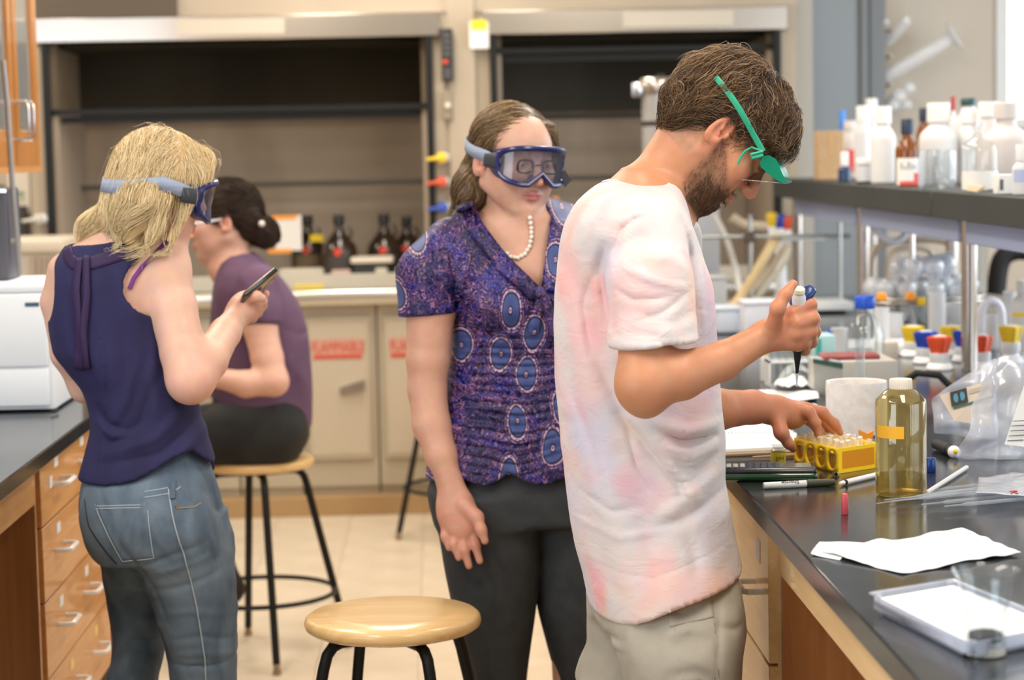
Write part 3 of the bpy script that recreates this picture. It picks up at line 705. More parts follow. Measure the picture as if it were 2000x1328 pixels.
# ---------------------------------------------------------------- head
def head_frame(origin, fwd, up):
    """columns: x = subject's left, y = forward, z = up"""
    f = Vector(fwd).normalized(); u = Vector(up); u = (u-f*u.dot(f)).normalized(); x = f.cross(u)   # right
    return np.array([[-x.x, f.x, u.x], [-x.y, f.y, u.y], [-x.z, f.z, u.z]]), np.array(origin, dtype=float)
def head(F, R, o, s=1., wide=1., jaw=1., nose=1., fem=False):
    lw = 1.22 if fem else 1.
    T = lambda x, y, z: A(o+R@(np.array([x*wide, y, z])*s))
    def E(c, r, k, op='u', rot=None):
        Rm = R if rot is None else R@rot
        F.ell(T(*c), A([r[0]*wide, r[1], r[2]])*s, Rm, k, op)
    def RCc(a, b, ra, rb, k, op='u', flat=None): F.rc(T(*a), T(*b), ra*s, rb*s, k, op, flat)
    E((0, -.016, .032), (.0735, .094, .083), .02)
    E((0, .030, .030), (.064, .062, .066), .02)          # forehead
    E((0, .030, -.030), (.058, .056, .066), .03)
    for q in (-1, 1):
        RCc((q*.052*jaw, -.005, -.050), (q*.022, .060, -.095), .020, .018, .03)
        E((q*.044, .056, -.026), (.022, .022, .020), .025)   # cheekbone
        E((q*.036, .052, -.058), (.022, .022, .024), .025)   # cheek
    E((0, .068, -.102), (.020, .018, .017), .016)            # chin
    E((0, .058, -.068), (.030, .026, .030), .02)            # mouth mound
    RCc((-.032, .076, .018), (.032, .076, .018), .011 if not fem else .008, .011 if not fem else .008, .018)
    for q in (-1, 1): E((q*.031, .096, .000), (.017, .014, .0105), .012, 's')
    for q in (-1, 1):
        E((q*.0310, .0765, -.001), (.0148, .0135, .0125), .006)
        RCc((q*.020, .0885, -.0005), (q*.043, .084, .0005), .0014, .0014, .002, 's')   # lid line
    RCc((0, .088, .010), (0, .104*nose, -.026), .0075, .0085, .012)
    RCc((0, .104*nose, -.027), (0, .1085*nose, -.036), .0085, .0100, .008)
    for q in (-1, 1):
        E((q*.0125, .0965, -.0385), (.0078, .0105, .0078), .007)
        E((q*.0068, .1025, -.0475), (.0035, .005, .004), .003, 's')
    E((0, .094, -.0565), (.0035, .004, .007), .004, 's')      # philtrum
    RCc((-.021*lw, .0785, -.0672), (-.006, .0905, -.0645), .0030, .0052, .006); RCc((.021*lw, .0785, -.0672), (.006, .0905, -.0645), .0030, .0052, .006)
    RCc((-.006, .0905, -.0645), (.006, .0905, -.0645), .0050, .0050, .004)
    RCc((-.018, .080, -.0715), (0, .0895, -.0740), .0040, .0064, .006); RCc((.018, .080, -.0715), (0, .0895, -.0740), .0040, .0064, .006)
    RCc((-.022, .0835, -.0690), (0, .0985, -.0690), .0013, .0013, .003, 's'); RCc((.022, .0835, -.0690), (0, .0985, -.0690), .0013, .0013, .003, 's')
    E((0, .090, -.0845), (.013, .006, .005), .008, 's')
    for q in (-1, 1):     # ears
        c, sn = math.cos(q*.35), math.sin(q*.35)
        rot = np.array([[c, -sn, 0], [sn, c, 0], [0, 0, 1]])@np.array([[1, 0, 0], [0, math.cos(.2), math.sin(.2)], [0, -math.sin(.2), math.cos(.2)]])
        E((q*.0770, -.010, -.007), (.0070, .0180, .0335), .005, rot=rot)
        RCc((q*.070, .002, -.034), (q*.0765, -.002, -.026), .006, .007, .006)
        E((q*.0835, -.0075, -.002), (.0066, .0120, .0225), .0025, 's', rot=rot); E((q*.0800, -.004, -.010), (.0060, .0060, .0085), .003, 's')
        RCc((q*.0795, -.014, .008), (q*.0805, -.006, -.014), .0028, .0032, .003)
        E((q*.0790, .0045, -.008), (.004, .0045, .007), .003)
        E((q*.0800, -.0035, -.010), (.004, .0045, .006), .002, 's')
    return T
def head_masks(pts, R, o, s=1.):
    q = (pts-o)@R/s
    lips = np.exp(-((q[:, 2]+.0690)/.0085)**4)*np.exp(-(q[:, 0]/.0225)**4)*(q[:, 1] > .072)
    cheeks = np.exp(-((np.abs(q[:, 0])-.043)/.02)**2-((q[:, 2]+.035)/.02)**2)*(q[:, 1] > .02)
    nosem = np.exp(-(q[:, 0]/.016)**2-((q[:, 2]+.035)/.014)**2)*(q[:, 1] > .085)
    ears = (np.abs(q[:, 0]) > .072)*np.exp(-((q[:, 1]+.008)/.022)**4-((q[:, 2]+.006)/.036)**4)
    bro = np.exp(-((q[:, 2]-.0215-.25*(np.abs(q[:, 0])-.03)*(np.abs(q[:, 0]) > .03)*-1)/.0045)**2)*(np.abs(q[:, 0]) > .012)*(np.abs(q[:, 0]) < .052)*(q[:, 1] > .05)
    return q, lips, cheeks, nosem, ears, bro
# ---------------------------------------------------------------- hair
def hairmat(name, c1, c2, rough=.4):
    m = mat(name, c1, rough); nt = m.node_tree; b = nt.nodes['Principled BSDF']; L = nt.links
    a = nn(nt, 'ShaderNodeAttribute'); a.attribute_name = 'Col'; L.new(a.outputs['Color'], b.inputs['Base Color'])
    b.inputs['Specular IOR Level'].default_value = .35
    return m
def strands(name, roots, field, flow, nseg, step, offs, width, m, parent, cols, seed=1, curl=0., lift=0.):
    """hair strands: walk along the iso-surface `field` = offs following `flow`; each a thin 3-sided tube"""
    rs = np.random.RandomState(seed); n = len(roots); p = roots.astype(F32).copy()
    offs = np.asarray(offs, F32); steps = (step*rs.uniform(.75, 1.2, n)).astype(F32)
    P_ = [p.copy()]; ph = rs.uniform(0, 6.28, (n, 3)); e = .003
    def grad(q):
        d0 = field(q); g = np.stack([field(q+A(np.eye(3)[j]*e))-d0 for j in range(3)], 1)/e
        return d0, g/(np.linalg.norm(g, axis=1)[:, None]+1e-6)
    jit = rs.normal(size=(n, 3)).astype(F32)*.12
    for i in range(nseg):
        v = flow(p)+jit
        if curl: v = v+curl*np.sin(ph+i*.8).astype(F32)
        d0, g = grad(p)
        v = v-g*(v*g).sum(1)[:, None]*.85
        v = v/(np.linalg.norm(v, axis=1)[:, None]+1e-6)
        p = p+v*steps[:, None]
        d0, g = grad(p); tgt = offs*(min(1., (i+1)/2.5)) + lift*(i/nseg)**2
        wn = np.clip(1+2.2*(g[:, 2]+.25), 0, 1); p = p-g*((d0-tgt)*.8*wn)[:, None]
        P_.append(p.copy())
    return tubes(name, np.stack(P_, 1), width, m, parent, cols, rs)
def tubes(name, S, width, m, parent, cols, rs=None):
    n, k = S.shape[:2]
    t = np.empty_like(S); t[:, 1:-1] = S[:, 2:]-S[:, :-2]; t[:, 0] = S[:, 1]-S[:, 0]; t[:, -1] = S[:, -1]-S[:, -2]
    t /= np.linalg.norm(t, axis=2)[..., None]+1e-8
    r_ = A([.31, .52, .79]); a = np.cross(t, r_); a /= np.linalg.norm(a, axis=2)[..., None]+1e-8; b = np.cross(t, a)
    tp = np.interp(np.linspace(0, 1, k), [0, .6, 1], [1, .9, .25])*width
    V = np.stack([S+(a*math.cos(q)+b*math.sin(q))*tp[None, :, None] for q in (0, 2.094, 4.189)], 2).reshape(-1, 3)
    base = (np.arange(n)*k*3)[:, None]; i = np.arange(k-1)[None]*3
    Q = []
    for q in range(3):
        q2 = (q+1) % 3; Q.append(np.stack([base+i+q, base+i+q2, base+i+3+q2, base+i+3+q], -1).reshape(-1, 4))
    col = np.repeat(cols, k*3, axis=0) if len(cols) == n else cols
    o = mesh_obj(name, V.astype(F32), np.concatenate(Q), m, parent, col=col); return o
def surf_points(pts, quads, n, seed, keep):
    rs = np.random.RandomState(seed); c = pts[quads].mean(1); m = keep(c); c = c[m]
    if len(c) == 0: return c
    i = rs.randint(0, len(c), n); return c[i]+rs.normal(size=(n, 3)).astype(F32)*.0012
def pick_cols(c1, c2, n, seed, pw=1., var=.12):
    rs = np.random.RandomState(seed); t = rs.uniform(0, 1, n)**pw; v = rs.uniform(1-var, 1+var, n)
    return ((A(c1)[None]*(1-t[:, None])+A(c2)[None]*t[:, None])*v[:, None]).astype(F32)
def px(*t):  # (x, y, depth) -> numpy point
    return np.array(P(*t))
def pr(r, d): return r*d/FPX
def arm_chain(F, js, k=.02, flat=None):
    """js: (px,py,d,r_px) joints"""
    F.chain([px(*j[:3]) for j in js], [pr(j[3], j[2]) for j in js], k, 'u', flat)
def rows(rs, n=None):
    """rows: (py, xl, xr, yc, hf, hb) pixel silhouette rows -> loft keys"""
    out = []
    for (py, xl, xr, yc, hf, hb) in rs:
        a = px(xl, py, yc); b = px(xr, py, yc); out.append(((a[2]+b[2])/2, (a[0]+b[0])/2, yc, (b[0]-a[0])/2, hf, hb))
    return out
# ---------------------------------------------------------------- safety goggles (shared builder)
NAVYP = mat('goggle_navy', (.010, .014, .095), .28, coat=.15); LENS = thin('goggle_lens', (.72, .72, .78), .06, 1.45, (.35, .33, .40), .12)
STRAP = noisy(mat('elastic_grey', (.26, .31, .42), .8), (.24, .29, .40), (.30, .35, .46), (3, 3, 300), 2)
STRAPD = mat('elastic_dark', (.035, .04, .05), .6)
def goggles(parent, T, label, fr=NAVYP, strap_w=.0125, hair=.012, zo=.0, zback=.014, bk=0.):
    """T: head-local -> world (x left, y forward, z up)"""
    g = bpy.data.objects.new('goggles', None); C.objects.link(g); g.parent = parent; g['label'] = label
    tw = lambda x, y, z: Vector([float(v) for v in T(x, y, z+zo)])
    def outline(t):      # t 0..1 around, u horizontal -1..1, z
        a = 2*PI*t; u = math.cos(a); z = math.sin(a)
        u = math.copysign(abs(u)**.55, u); z = math.copysign(abs(z)**.6, z)
        top = .034-.004*u*u; bot = -.045+.004*u*u
        zz = top*z if z > 0 else -bot*z
        if z < 0: zz += .026*math.exp(-(u/.17)**2)*min(1, -z*1.3)
        return u, zz
    def surf(u, z, back=0., sc=1.):
        x = .079*sc*math.sin(u*1.15)/math.sin(1.15); y = .122-.040*u*u-.010*u**4-back
        return x, y, z
    n = 56; ol = [outline(k/n) for k in range(n)]
    MB().tube([tw(*surf(u, z)) for u, z in ol], .0058, 8, True).build('frame', fr, g)
    # skirt from the frame back to the face
    m = MB(); rings = []
    for (b_, sc, zs_) in ((0, 1, 1), (.014, 1.0, 1.03), (.036, .97, 1.0), (.052, .90, .88)):
        rings.append([m.bm.verts.new(tw(*surf(u, z*zs_, b_+(.012*(1-abs(u))*(b_ > .03)), sc))) for u, z in ol])
    for a, b in zip(rings, rings[1:]):
        for k in range(n): m.bm.faces.new((a[k], a[(k+1) % n], b[(k+1) % n], b[k]))
    o = m.build('skirt', fr, g); md = o.modifiers.new('thick', 'SOLIDIFY'); md.thickness = .002
    # lens: grid clipped by outline via radial fan rings
    m = MB(); cz = -.004; rings = []
    for f in (0.05, .35, .65, .85, .985): rings.append([m.bm.verts.new(tw(*surf(u*f, cz+(z-cz)*f, -.0005))) for u, z in ol])
    for a, b in zip(rings, rings[1:]):
        for k in range(n): m.bm.faces.new((a[k], a[(k+1) % n], b[(k+1) % n], b[k]))
    m.bm.faces.new(rings[0]); m.build('lens', LENS, g)
    # strap round the head
    def sp(a, z, w):  # a: 0 = left side ... PI = right side, going round the back
        rx, ry = .0765+hair, .100+hair-bk; x = rx*math.cos(a); y = -.018-ry*math.sin(a)
        return tw(x, y, z)
    m = MB(); N = 40; pr_ = []
    for k in range(N+1):
        a = PI*k/N; z = .013+zback*math.sin(a); pr_.append((sp(a, z-strap_w, 0), sp(a, z+strap_w, 0)))
    L_ = [(tw(.0765, .070, -strap_w*.8), tw(.0765, .070, strap_w*.8)), (tw(.0765+hair*.8, .035, -strap_w+.004), tw(.0765+hair*.8, .035, strap_w+.004))]
    R_ = [(tw(-.0765-hair*.8, .035, -strap_w+.007), tw(-.0765-hair*.8, .035, strap_w+.007)), (tw(-.0765, .070, -strap_w*.8), tw(-.0765, .070, strap_w*.8))]
    seq = L_[:1]+L_[1:]+pr_+R_[:1]+R_[1:]
    vv = [(m.bm.verts.new(a), m.bm.verts.new(b)) for a, b in seq]
    for (a, b), (c, d) in zip(vv, vv[1:]): m.bm.faces.new((a, b, d, c))
    o = m.build('strap', STRAP, g, 180); md = o.modifiers.new('thick', 'SOLIDIFY'); md.thickness = .0022; md.offset = 1
    for q in (-1, 1):
        m = MB()
        pts_ = [tw(q*(.0765+hair*.9), .030, 0), tw(q*(.079+hair*.5), .052, 0), tw(q*.0785, .074, 0)]
        up = (tw(1, 0, 0)-tw(0, 0, 0)).normalized(); m.tube(pts_, [.015, .0155, .0145], 12, False, (up, .30)); m.build('buckle', STRAPD if q else fr, g, 60)
        MB().tube([tw(q*.0775, .074+.006*math.cos(a), .013*math.sin(a)) for a in np.linspace(0, 2*PI, 14, endpoint=False)], .0022, 6, True).build('vent_ring', fr, g)
    return g
# ================================================================ the man at the right bench
import time; _t0 = time.time()
def tick(s): print('TIME %s %.1f' % (s, time.time()-_t0))
DM = 3.62
man = thing('person', 'bearded man in a pink tie-dye t-shirt and khaki cargo shorts holding a pipette', 'person', tuple(px(1270, 1328, DM)[:2])+(0,))
hp = math.radians(48)
MR, MO = head_frame(px(1412, 260, DM), (math.cos(hp), -.05, -math.sin(hp)), (math.sin(hp), 0, math.cos(hp)))
B = Field(); MT = head(B, MR, MO, 1.0)
# neck and upper trunk
B.rc(MT(0, -.035, -.045), px(1272, 400, DM), .054, .062, .03)
B.rc(MT(0, .020, -.085), px(1300, 415, DM), .036, .045, .03)
B.loft(rows([(330, 1215, 1290, DM, .05, .05), (370, 1170, 1325, DM, .14, .14), (430, 1125, 1340, DM, .175, .175), (520, 1115, 1360, DM, .16, .16), (700, 1115, 1370, DM, .14, .14), (900, 1130, 1380, DM, .13, .13), (1080, 1150, 1400, DM, .15, .15), (1200, 1170, 1410, DM, .15, .15)]), k=.03)
# right arm (towards the camera) raised with the pipette
E1 = (1256, 752, 3.34)
arm_chain(B, [(1262, 480, 3.44, 50), (1256, 620, 3.38, 51), E1+(50,)], .02)
arm_chain(B, [E1+(50,), (1330, 733, 3.35, 49), (1410, 705, 3.38, 39), (1498, 655, 3.42, 29)], .03)
B.ell(px(1262, 778, 3.34), (.028, .028, .030), k=.02)
# right hand, fist round the pipette
W1 = px(1498, 655, 3.42)
B.rc(W1, px(1548, 640, 3.415), pr(29, 3.4), pr(35, 3.4), .015, 'u', ((0, 1, .1), .72))
B.rc(px(1530, 655, 3.415), px(1556, 662, 3.415), pr(27, 3.4), pr(24, 3.4), .012, 'u', ((0, 1, .1), .8))
def finger(F, js, k=.006): F.chain([px(*j[:3]) for j in js], [pr(j[3], j[2]) for j in js], k)
finger(B, [(1548, 612, 3.41, 17), (1582, 594, 3.42, 13.5), (1590, 624, 3.46, 12), (1568, 640, 3.49, 10)])
finger(B, [(1556, 632, 3.40, 17), (1587, 621, 3.415, 13.5), (1591, 648, 3.46, 12), (1568, 655, 3.49, 10)])
finger(B, [(1554, 652, 3.40, 16), (1584, 646, 3.42, 13), (1586, 668, 3.46, 11), (1566, 670, 3.49, 9.5)])
finger(B, [(1546, 668, 3.41, 14), (1573, 669, 3.43, 11.5), (1572, 684, 3.46, 10), (1554, 684, 3.48, 9)])
finger(B, [(1510, 640, 3.40, 18), (1519, 602, 3.37, 15), (1534, 575, 3.375, 12.5), (1549, 555, 3.385, 10.5)], .01)  # thumb
# left arm reaching to the rack
arm_chain(B, [(1300, 480, 3.84, 55), (1300, 640, 3.88, 50), (1310, 790, 3.86, 46)], .02)
arm_chain(B, [(1310, 790, 3.86, 46), (1400, 800, 3.88, 42), (1470, 795, 3.93, 34), (1515, 800, 3.95, 28)], .03)
B.rc(px(1512, 802, 3.95), px(1548, 812, 3.97), pr(27, 3.96), pr(26, 3.96), .015)
B.rc(px(1530, 806, 3.96), px(1572, 806, 3.99), pr(26, 3.96), pr(20, 3.96), .015)
finger(B, [(1562, 800, 3.955, 15), (1580, 806, 3.95, 12.5), (1592, 826, 3.945, 11), (1598, 849, 3.945, 8.5)])      # index
finger(B, [(1572, 798, 3.98, 15), (1606, 806, 3.98, 12), (1630, 828, 3.98, 10.5), (1641, 844, 3.98, 8.5)])        # middle
finger(B, [(1572, 806, 4.01, 14), (1604, 818, 4.02, 11.5), (1622, 838, 4.02, 10), (1626, 851, 4.02, 8.5)])        # ring
finger(B, [(1562, 812, 4.03, 13), (1590, 828, 4.045, 10), (1602, 844, 4.05, 9), (1606, 856, 4.05, 8)])            # little
finger(B, [(1518, 815, 3.93, 18), (1526, 845, 3.91, 14.5), (1540, 866, 3.915, 10.5), (1549, 876, 3.925, 9)], .01)     # thumb
# legs (mostly below the frame)
for (hx, hy, kx, ky, fx, fy) in ((1330, 3.52, 1345, 3.52, 1320, 3.52), (1240, 3.74, 1200, 3.76, 1180, 3.78)):
    hip = px(hx, 1120, hy); kn = np.array([px(kx, 1400, ky)[0], ky, .50]); an = np.array([px(fx, 1500, fy)[0], fy, .09])
    B.chain([hip, kn], [.080, .055], .03); B.chain([kn, (kn+an)/2+np.array([-.012, 0, .04]), an], [.054, .052, .036], .03)
    B.rc(an, an+np.array([.10, 0, -.05]), .035, .028, .02)
def beardm(q):
    x, y, z = np.abs(q[:, 0]), q[:, 1], q[:, 2]; sg = lambda v, w: 1/(1+np.exp(np.clip(-v/w, -30, 30)))
    line = np.where(y < .068, -.026-.85*(y-.028), -.060)
    b = sg(line-z, .003)*sg(y-.006, .003)
    mou = sg(-.0505-z, .002)*sg(y-.074, .003)*sg(.027-x, .003)
    low = sg(z+.128-.9*np.clip(.03-y, 0, .1), .004)
    return np.maximum(b, mou)*low
def mancol(p):
    q, lips, ch, no, ear, bro = head_masks(p, MR, MO)
    base = np.tile(A([.50, .22, .115]), (len(p), 1)); n = pnoise(p, 60, 3)[:, None]
    base = base*(1+.05*n)
    inh = (np.linalg.norm(q, axis=1) < .16)
    hand = (p[:, 0] > px(1480, 700, 3.5)[0])[:, None]
    base = np.where(hand & ~inh[:, None], base*A([1.02, .92, .95]), base)
    base = base+(inh*(.5*ch+.6*no+.5*ear))[:, None]*(A([.60, .20, .13])-base)
    base = base+(inh*lips*.6)[:, None]*(A([.45, .16, .13])-base)
    # beard and stubble shadow: lower face, moustache, up to the ears
    b = beardm(q)*(1-.9*lips)
    st = inh*b*.55
    base = base+st[:, None]*(A([.085, .05, .032])-base)
    base = base+(inh*bro*.8)[:, None]*(A([.06, .04, .03])-base)
    nape = inh*(q[:, 1] < -.02)*(q[:, 2] < -.03)*(q[:, 2] > -.075)
    return np.clip(base+(nape*.45*np.clip(.5+.5*pnoise(p, 250, 7), 0, 1))[:, None]*(A([.14, .09, .06])-base), 0, 1)
pts, quads = B.mesh(.0032); tick('man body %d' % len(quads))
body = mesh_obj('body', pts, quads, SKIN, man, col=mancol)
MANF = B
# ---- t-shirt
T = Field()
T.loft(rows([(345, 1212, 1300, DM, .05, .05), (362, 1168, 1322, DM, .12, .12), (395, 1131, 1330, DM, .20, .20), (440, 1106, 1343, DM, .225, .225), (500, 1094, 1366, DM, .20, .20), (570, 1089, 1388, DM, .18, .18), (660, 1087, 1394, DM, .17, .17),
    (760, 1090, 1400, DM, .17, .17), (850, 1097, 1408, DM, .17, .17), (930, 1106, 1408, DM, .175, .17), (1000, 1116, 1420, DM, .18, .17), (1060, 1127, 1433, DM, .195, .178), (1110, 1140, 1444, DM, .215, .185), (1220, 1163, 1454, DM, .255, .19)]), n=2.3, k=.03)
T.rc(px(1262, 466, 3.45), px(1268, 560, 3.40), .066, .070, .035)
T.rc(px(1268, 560, 3.40), px(1281, 730, 3.37), .070, .076, .02).clip(px(1278, 672, 3.36), (.07, -.05, -1))
T.rc(px(1300, 470, 3.82), px(1300, 730, 3.86), .062, .066, .035).clip(px(1300, 672, 3.86), (0, 0, -1))
def tf(pts_, w, amp, d=3.4): T.fold([px(x, y, d) for x, y in pts_], pr(w, 3.5), amp, yc=DM)
# armpit and side folds
tf([(1185, 480), (1180, 540), (1195, 640)], 9, -.010); tf([(1205, 455), (1235, 430), (1265, 428)], 8, -.004); tf([(1196, 500), (1215, 450), (1250, 425)], 7, -.005)
tf([(1330, 430), (1352, 500), (1362, 600), (1358, 660)], 8, -.008)
tf([(1330, 520), (1300, 500), (1240, 500)], 12, .005); tf([(1225, 640), (1290, 655), (1350, 640)], 10, -.003); tf([(1220, 600), (1300, 625), (1355, 600)], 12, -.003)
tf([(1120, 560), (1130, 660), (1160, 760), (1200, 860)], 26, .007); tf([(1160, 620), (1180, 720), (1230, 830), (1300, 900)], 16, -.008)
tf([(1215, 820), (1260, 870), (1330, 950), (1350, 1010)], 12, -.010); tf([(1240, 820), (1290, 890), (1350, 960), (1370, 990)], 12, .009)
tf([(1300, 830), (1345, 850), (1412, 842)], 9, .010); tf([(1290, 845), (1340, 872), (1412, 870)], 9, -.014); tf([(1310, 880), (1360, 905), (1408, 890)], 12, .010)
tf([(1330, 925), (1370, 930), (1410, 905)], 10, -.010); tf([(1300, 1010), (1350, 985), (1420, 940)], 14, .007); tf([(1290, 1040), (1350, 1020), (1425, 980)], 12, -.007)
tf([(1130, 850), (1150, 950), (1170, 1060), (1190, 1150)], 20, -.006); tf([(1180, 900), (1200, 1000), (1230, 1140)], 24, .007); tf([(1250, 960), (1270, 1050), (1290, 1140)], 18, -.006)
tf([(1340, 1050), (1360, 1090), (1365, 1130)], 14, -.005); tf([(1110, 420), (1150, 400), (1215, 395)], 12, .002); tf([(1100, 500), (1140, 560), (1170, 600)], 18, -.004)
for i_ in range(7): tf([(1300+i_*3, 838+i_*22), (1352, 852+i_*20), (1408, 848+i_*16)], 4, .004*(-1)**i_)
tf([(1178, 500), (1150, 600), (1160, 700)], 9, -.006); tf([(1200, 560), (1230, 580), (1300, 575)], 6, -.004); tf([(1215, 520), (1260, 540), (1330, 560)], 7, .004); tf([(1240, 620), (1290, 600), (1340, 560)], 6, -.003)
tf([(1120, 700), (1135, 800), (1170, 900), (1190, 1000)], 9, -.005); tf([(1150, 980), (1200, 1010), (1260, 1000)], 8, -.004); tf([(1140, 1040), (1220, 1060), (1320, 1040)], 8, .003); tf([(1385, 520), (1380, 600), (1385, 660)], 7, .004)
tf([(1230, 850), (1250, 920), (1300, 990)], 6, -.006); tf([(1160, 1120), (1280, 1135), (1440, 1075)], 2.5, -.0018); tf([(1218, 655), (1290, 662), (1355, 650)], 2.5, -.0018)
rs_ = np.random.RandomState(4)
T.disp(lambda p: (.0022*pnoise(p*A([1, 1, .55]), 26, 11)+.0009*pnoise(p, 70, 12)).astype(F32), (-2, 0, 0), (3, 9, 3))
# openings: hem, sleeves, neck
hemA, hemB = px(1165, 1168, DM), px(1443, 1092, DM)
T.cut(lambda p: (hemA[2]+(p[:, 0]-hemA[0])*(hemB[2]-hemA[2])/(hemB[0]-hemA[0]) - .012*np.exp(-((p[:, 0]-px(1215, 1170, DM)[0])/.05)**2)) - p[:, 2], op=False)
nk = px(1292, 372, DM); na = np.array([.62, 0, .78])
T.cut(lambda p: .086-np.sqrt(np.maximum(((p-A(nk))**2).sum(1)-((p-A(nk))@A(na))**2, 0)), (nk[0]-.12, DM-.12, nk[2]-.02), (nk[0]+.12, DM+.12, nk[2]+.15))
pts, quads = T.mesh(.0038); tick('tee %d' % len(quads))
TEE = mat('tie_dye_cotton', (.9, .85, .83), .85)
def teemat(m):
    nt = m.node_tree; b = nt.nodes['Principled BSDF']; L = nt.links; tc = nn(nt, 'ShaderNodeTexCoord')
    last = None
    for i, (sc, loc, lo, hi, c) in enumerate((((6, 6, 4.5), (0, 0, 0), .50, .74, (.84, .30, .29)), ((8, 8, 6.5), (3, 1, 2), .54, .76, (.80, .40, .17)), ((5, 5, 5), (7, 2, 1), .52, .72, (.50, .52, .74)), ((8, 8, 7), (1, 5, 9), .56, .74, (.84, .27, .34)))):
        mp = nn(nt, 'ShaderNodeMapping'); mp.inputs['Scale'].default_value = sc; mp.inputs['Location'].default_value = loc
        L.new(tc.outputs['Object'], mp.inputs[0]); n = nn(nt, 'ShaderNodeTexNoise', Scale=1., Detail=2., Distortion=.25); L.new(mp.outputs[0], n.inputs['Vector'])
        r = nn(nt, 'ShaderNodeMapRange'); r.inputs['From Min'].default_value = lo; r.inputs['From Max'].default_value = hi; r.inputs['To Max'].default_value = (.60, .5, .5, .5)[i]; L.new(n.outputs['Fac'], r.inputs['Value'])
        mx = nn(nt, 'ShaderNodeMix', data_type='RGBA'); L.new(r.outputs[0], mx.inputs[0]); mx.inputs[7].default_value = (*c, 1)
        if last is None: mx.inputs[6].default_value = (.63, .57, .56, 1)
        else: L.new(last.outputs[2], mx.inputs[6])
        last = mx
    L.new(last.outputs[2], b.inputs['Base Color'])
    n = nn(nt, 'ShaderNodeTexNoise', Scale=700., Detail=2.); L.new(tc.outputs['Object'], n.inputs['Vector'])
    bp = nn(nt, 'ShaderNodeBump', Strength=.25, Distance=.0006); L.new(n.outputs['Fac'], bp.inputs['Height']); L.new(bp.outputs[0], b.inputs['Normal'])
    mp2 = nn(nt, 'ShaderNodeMapping'); mp2.inputs['Scale'].default_value = (16, 16, 30); L.new(tc.outputs['Object'], mp2.inputs[0])
    n3 = nn(nt, 'ShaderNodeTexNoise', Scale=1., Detail=4., Distortion=1.); L.new(mp2.outputs[0], n3.inputs['Vector'])
    b3 = nn(nt, 'ShaderNodeBump', Strength=.5, Distance=.006); L.new(n3.outputs['Fac'], b3.inputs['Height']); L.new(b3.outputs[0], bp.inputs['Normal'])
teemat(TEE)
HMAN = None
tee = mesh_obj('t_shirt', pts, quads, TEE, man, solid=.003)
e1 = np.array([.78, 0, -.62]); e2 = np.array([0, 1., 0]); V = []
for a_ in np.linspace(0, 2*PI, 60, endpoint=False):
    b0 = nk+.087*(math.cos(a_)*e1+math.sin(a_)*e2); hs = np.linspace(.12, -.12, 160); pp = (b0[None]+hs[:, None]*na[None]).astype(F32)
    dd_ = T.ev(pp, cuts=False); i = int(np.argmax(dd_ < 0)); V.append(pp[i] if dd_.min() < 0 else pp[80])
V = np.array(V); 
for _ in range(3): V = .5*V+.25*(np.roll(V, 1, 0)+np.roll(V, -1, 0))
MB().tube([Vector(v) for v in V], .0062, 8, True, (tuple(na), .55)).build('collar', TEE, man)
# ---- cargo shorts
S = Field()
wz = px(1300, 1050, DM)
S.loft(rows([(1010, 1150, 1400, DM, .13, .13), (1080, 1158, 1418, DM, .145, .15), (1150, 1158, 1434, DM, .16, .165), (1210, 1160, 1446, DM, .175, .175)]), n=2.4, k=.05)
S.loft(rows([(1120, 1200, 1424, 3.53, .07, .11), (1200, 1196, 1447, 3.50, .095, .11), (1290, 1214, 1446, 3.49, .11, .11), (1400, 1240, 1436, 3.50, .108, .11), (1480, 1250, 1432, 3.5, .105, .105)]), n=2.4, k=.04)
S.loft(rows([(1120, 1150, 1330, 3.74, .10, .10), (1190, 1150, 1330, 3.75, .105, .10), (1250, 1150, 1322, 3.76, .105, .10), (1300, 1134, 1305, 3.77, .105, .10), (1326, 1127, 1300, 3.77, .105, .10), (1350, 1130, 1296, 3.77, .105, .10)]), n=2.4, k=.03)
def sf(pts_, w, amp): S.fold([px(x, y, 3.45) for x, y in pts_], pr(w, 3.5), amp, yc=3.62)
sf([(1160, 1240), (1190, 1262), (1215, 1250)], 9, -.010); sf([(1140, 1285), (1180, 1290), (1215, 1270)], 9, -.010); sf([(1150, 1262), (1185, 1275), (1215, 1262)], 8, .008)
sf([(1385, 1090), (1400, 1180), (1390, 1300)], 5, -.004); sf([(1290, 1180), (1330, 1195), (1370, 1180)], 8, -.007); sf([(1300, 1230), (1340, 1215), (1375, 1222)], 8, .005)
sf([(1220, 1200), (1240, 1280), (1260, 1340)], 20, .006); sf([(1265, 1190), (1290, 1260), (1310, 1340)], 14, -.004); sf([(1400, 1215), (1430, 1225), (1446, 1222)], 6, -.006)
sf([(1300, 1300), (1350, 1290), (1390, 1310)], 10, -.005)
S.disp(lambda p: (.002*pnoise(p, 40, 21)+.0012*pnoise(p, 90, 22)).astype(F32), (-2, 0, 0), (3, 9, 3))
S.plane_cut(px(1300, 1050, DM), (0, 0, 1))
S.plane_cut(px(1330, 1470, 3.5), (0, 0, -1), (-1, 3.3, 0), (2, 3.635, 1)); S.plane_cut(px(1200, 1326, 3.77), (.05, 0, -1), (-1, 3.635, 0), (2, 4.1, 1))
pts, quads = S.mesh(.0055); tick('shorts %d' % len(quads))
SHM_ = noisy(mat('khaki_twill', (.40, .36, .29), .85), (.36, .335, .28), (.43, .395, .33), (12, 12, 12), 4, bump=.3, bscale=(500, 500, 500), bdist=.0006)
shorts = mesh_obj('cargo_shorts', pts, quads, SHM_, man, solid=.003)
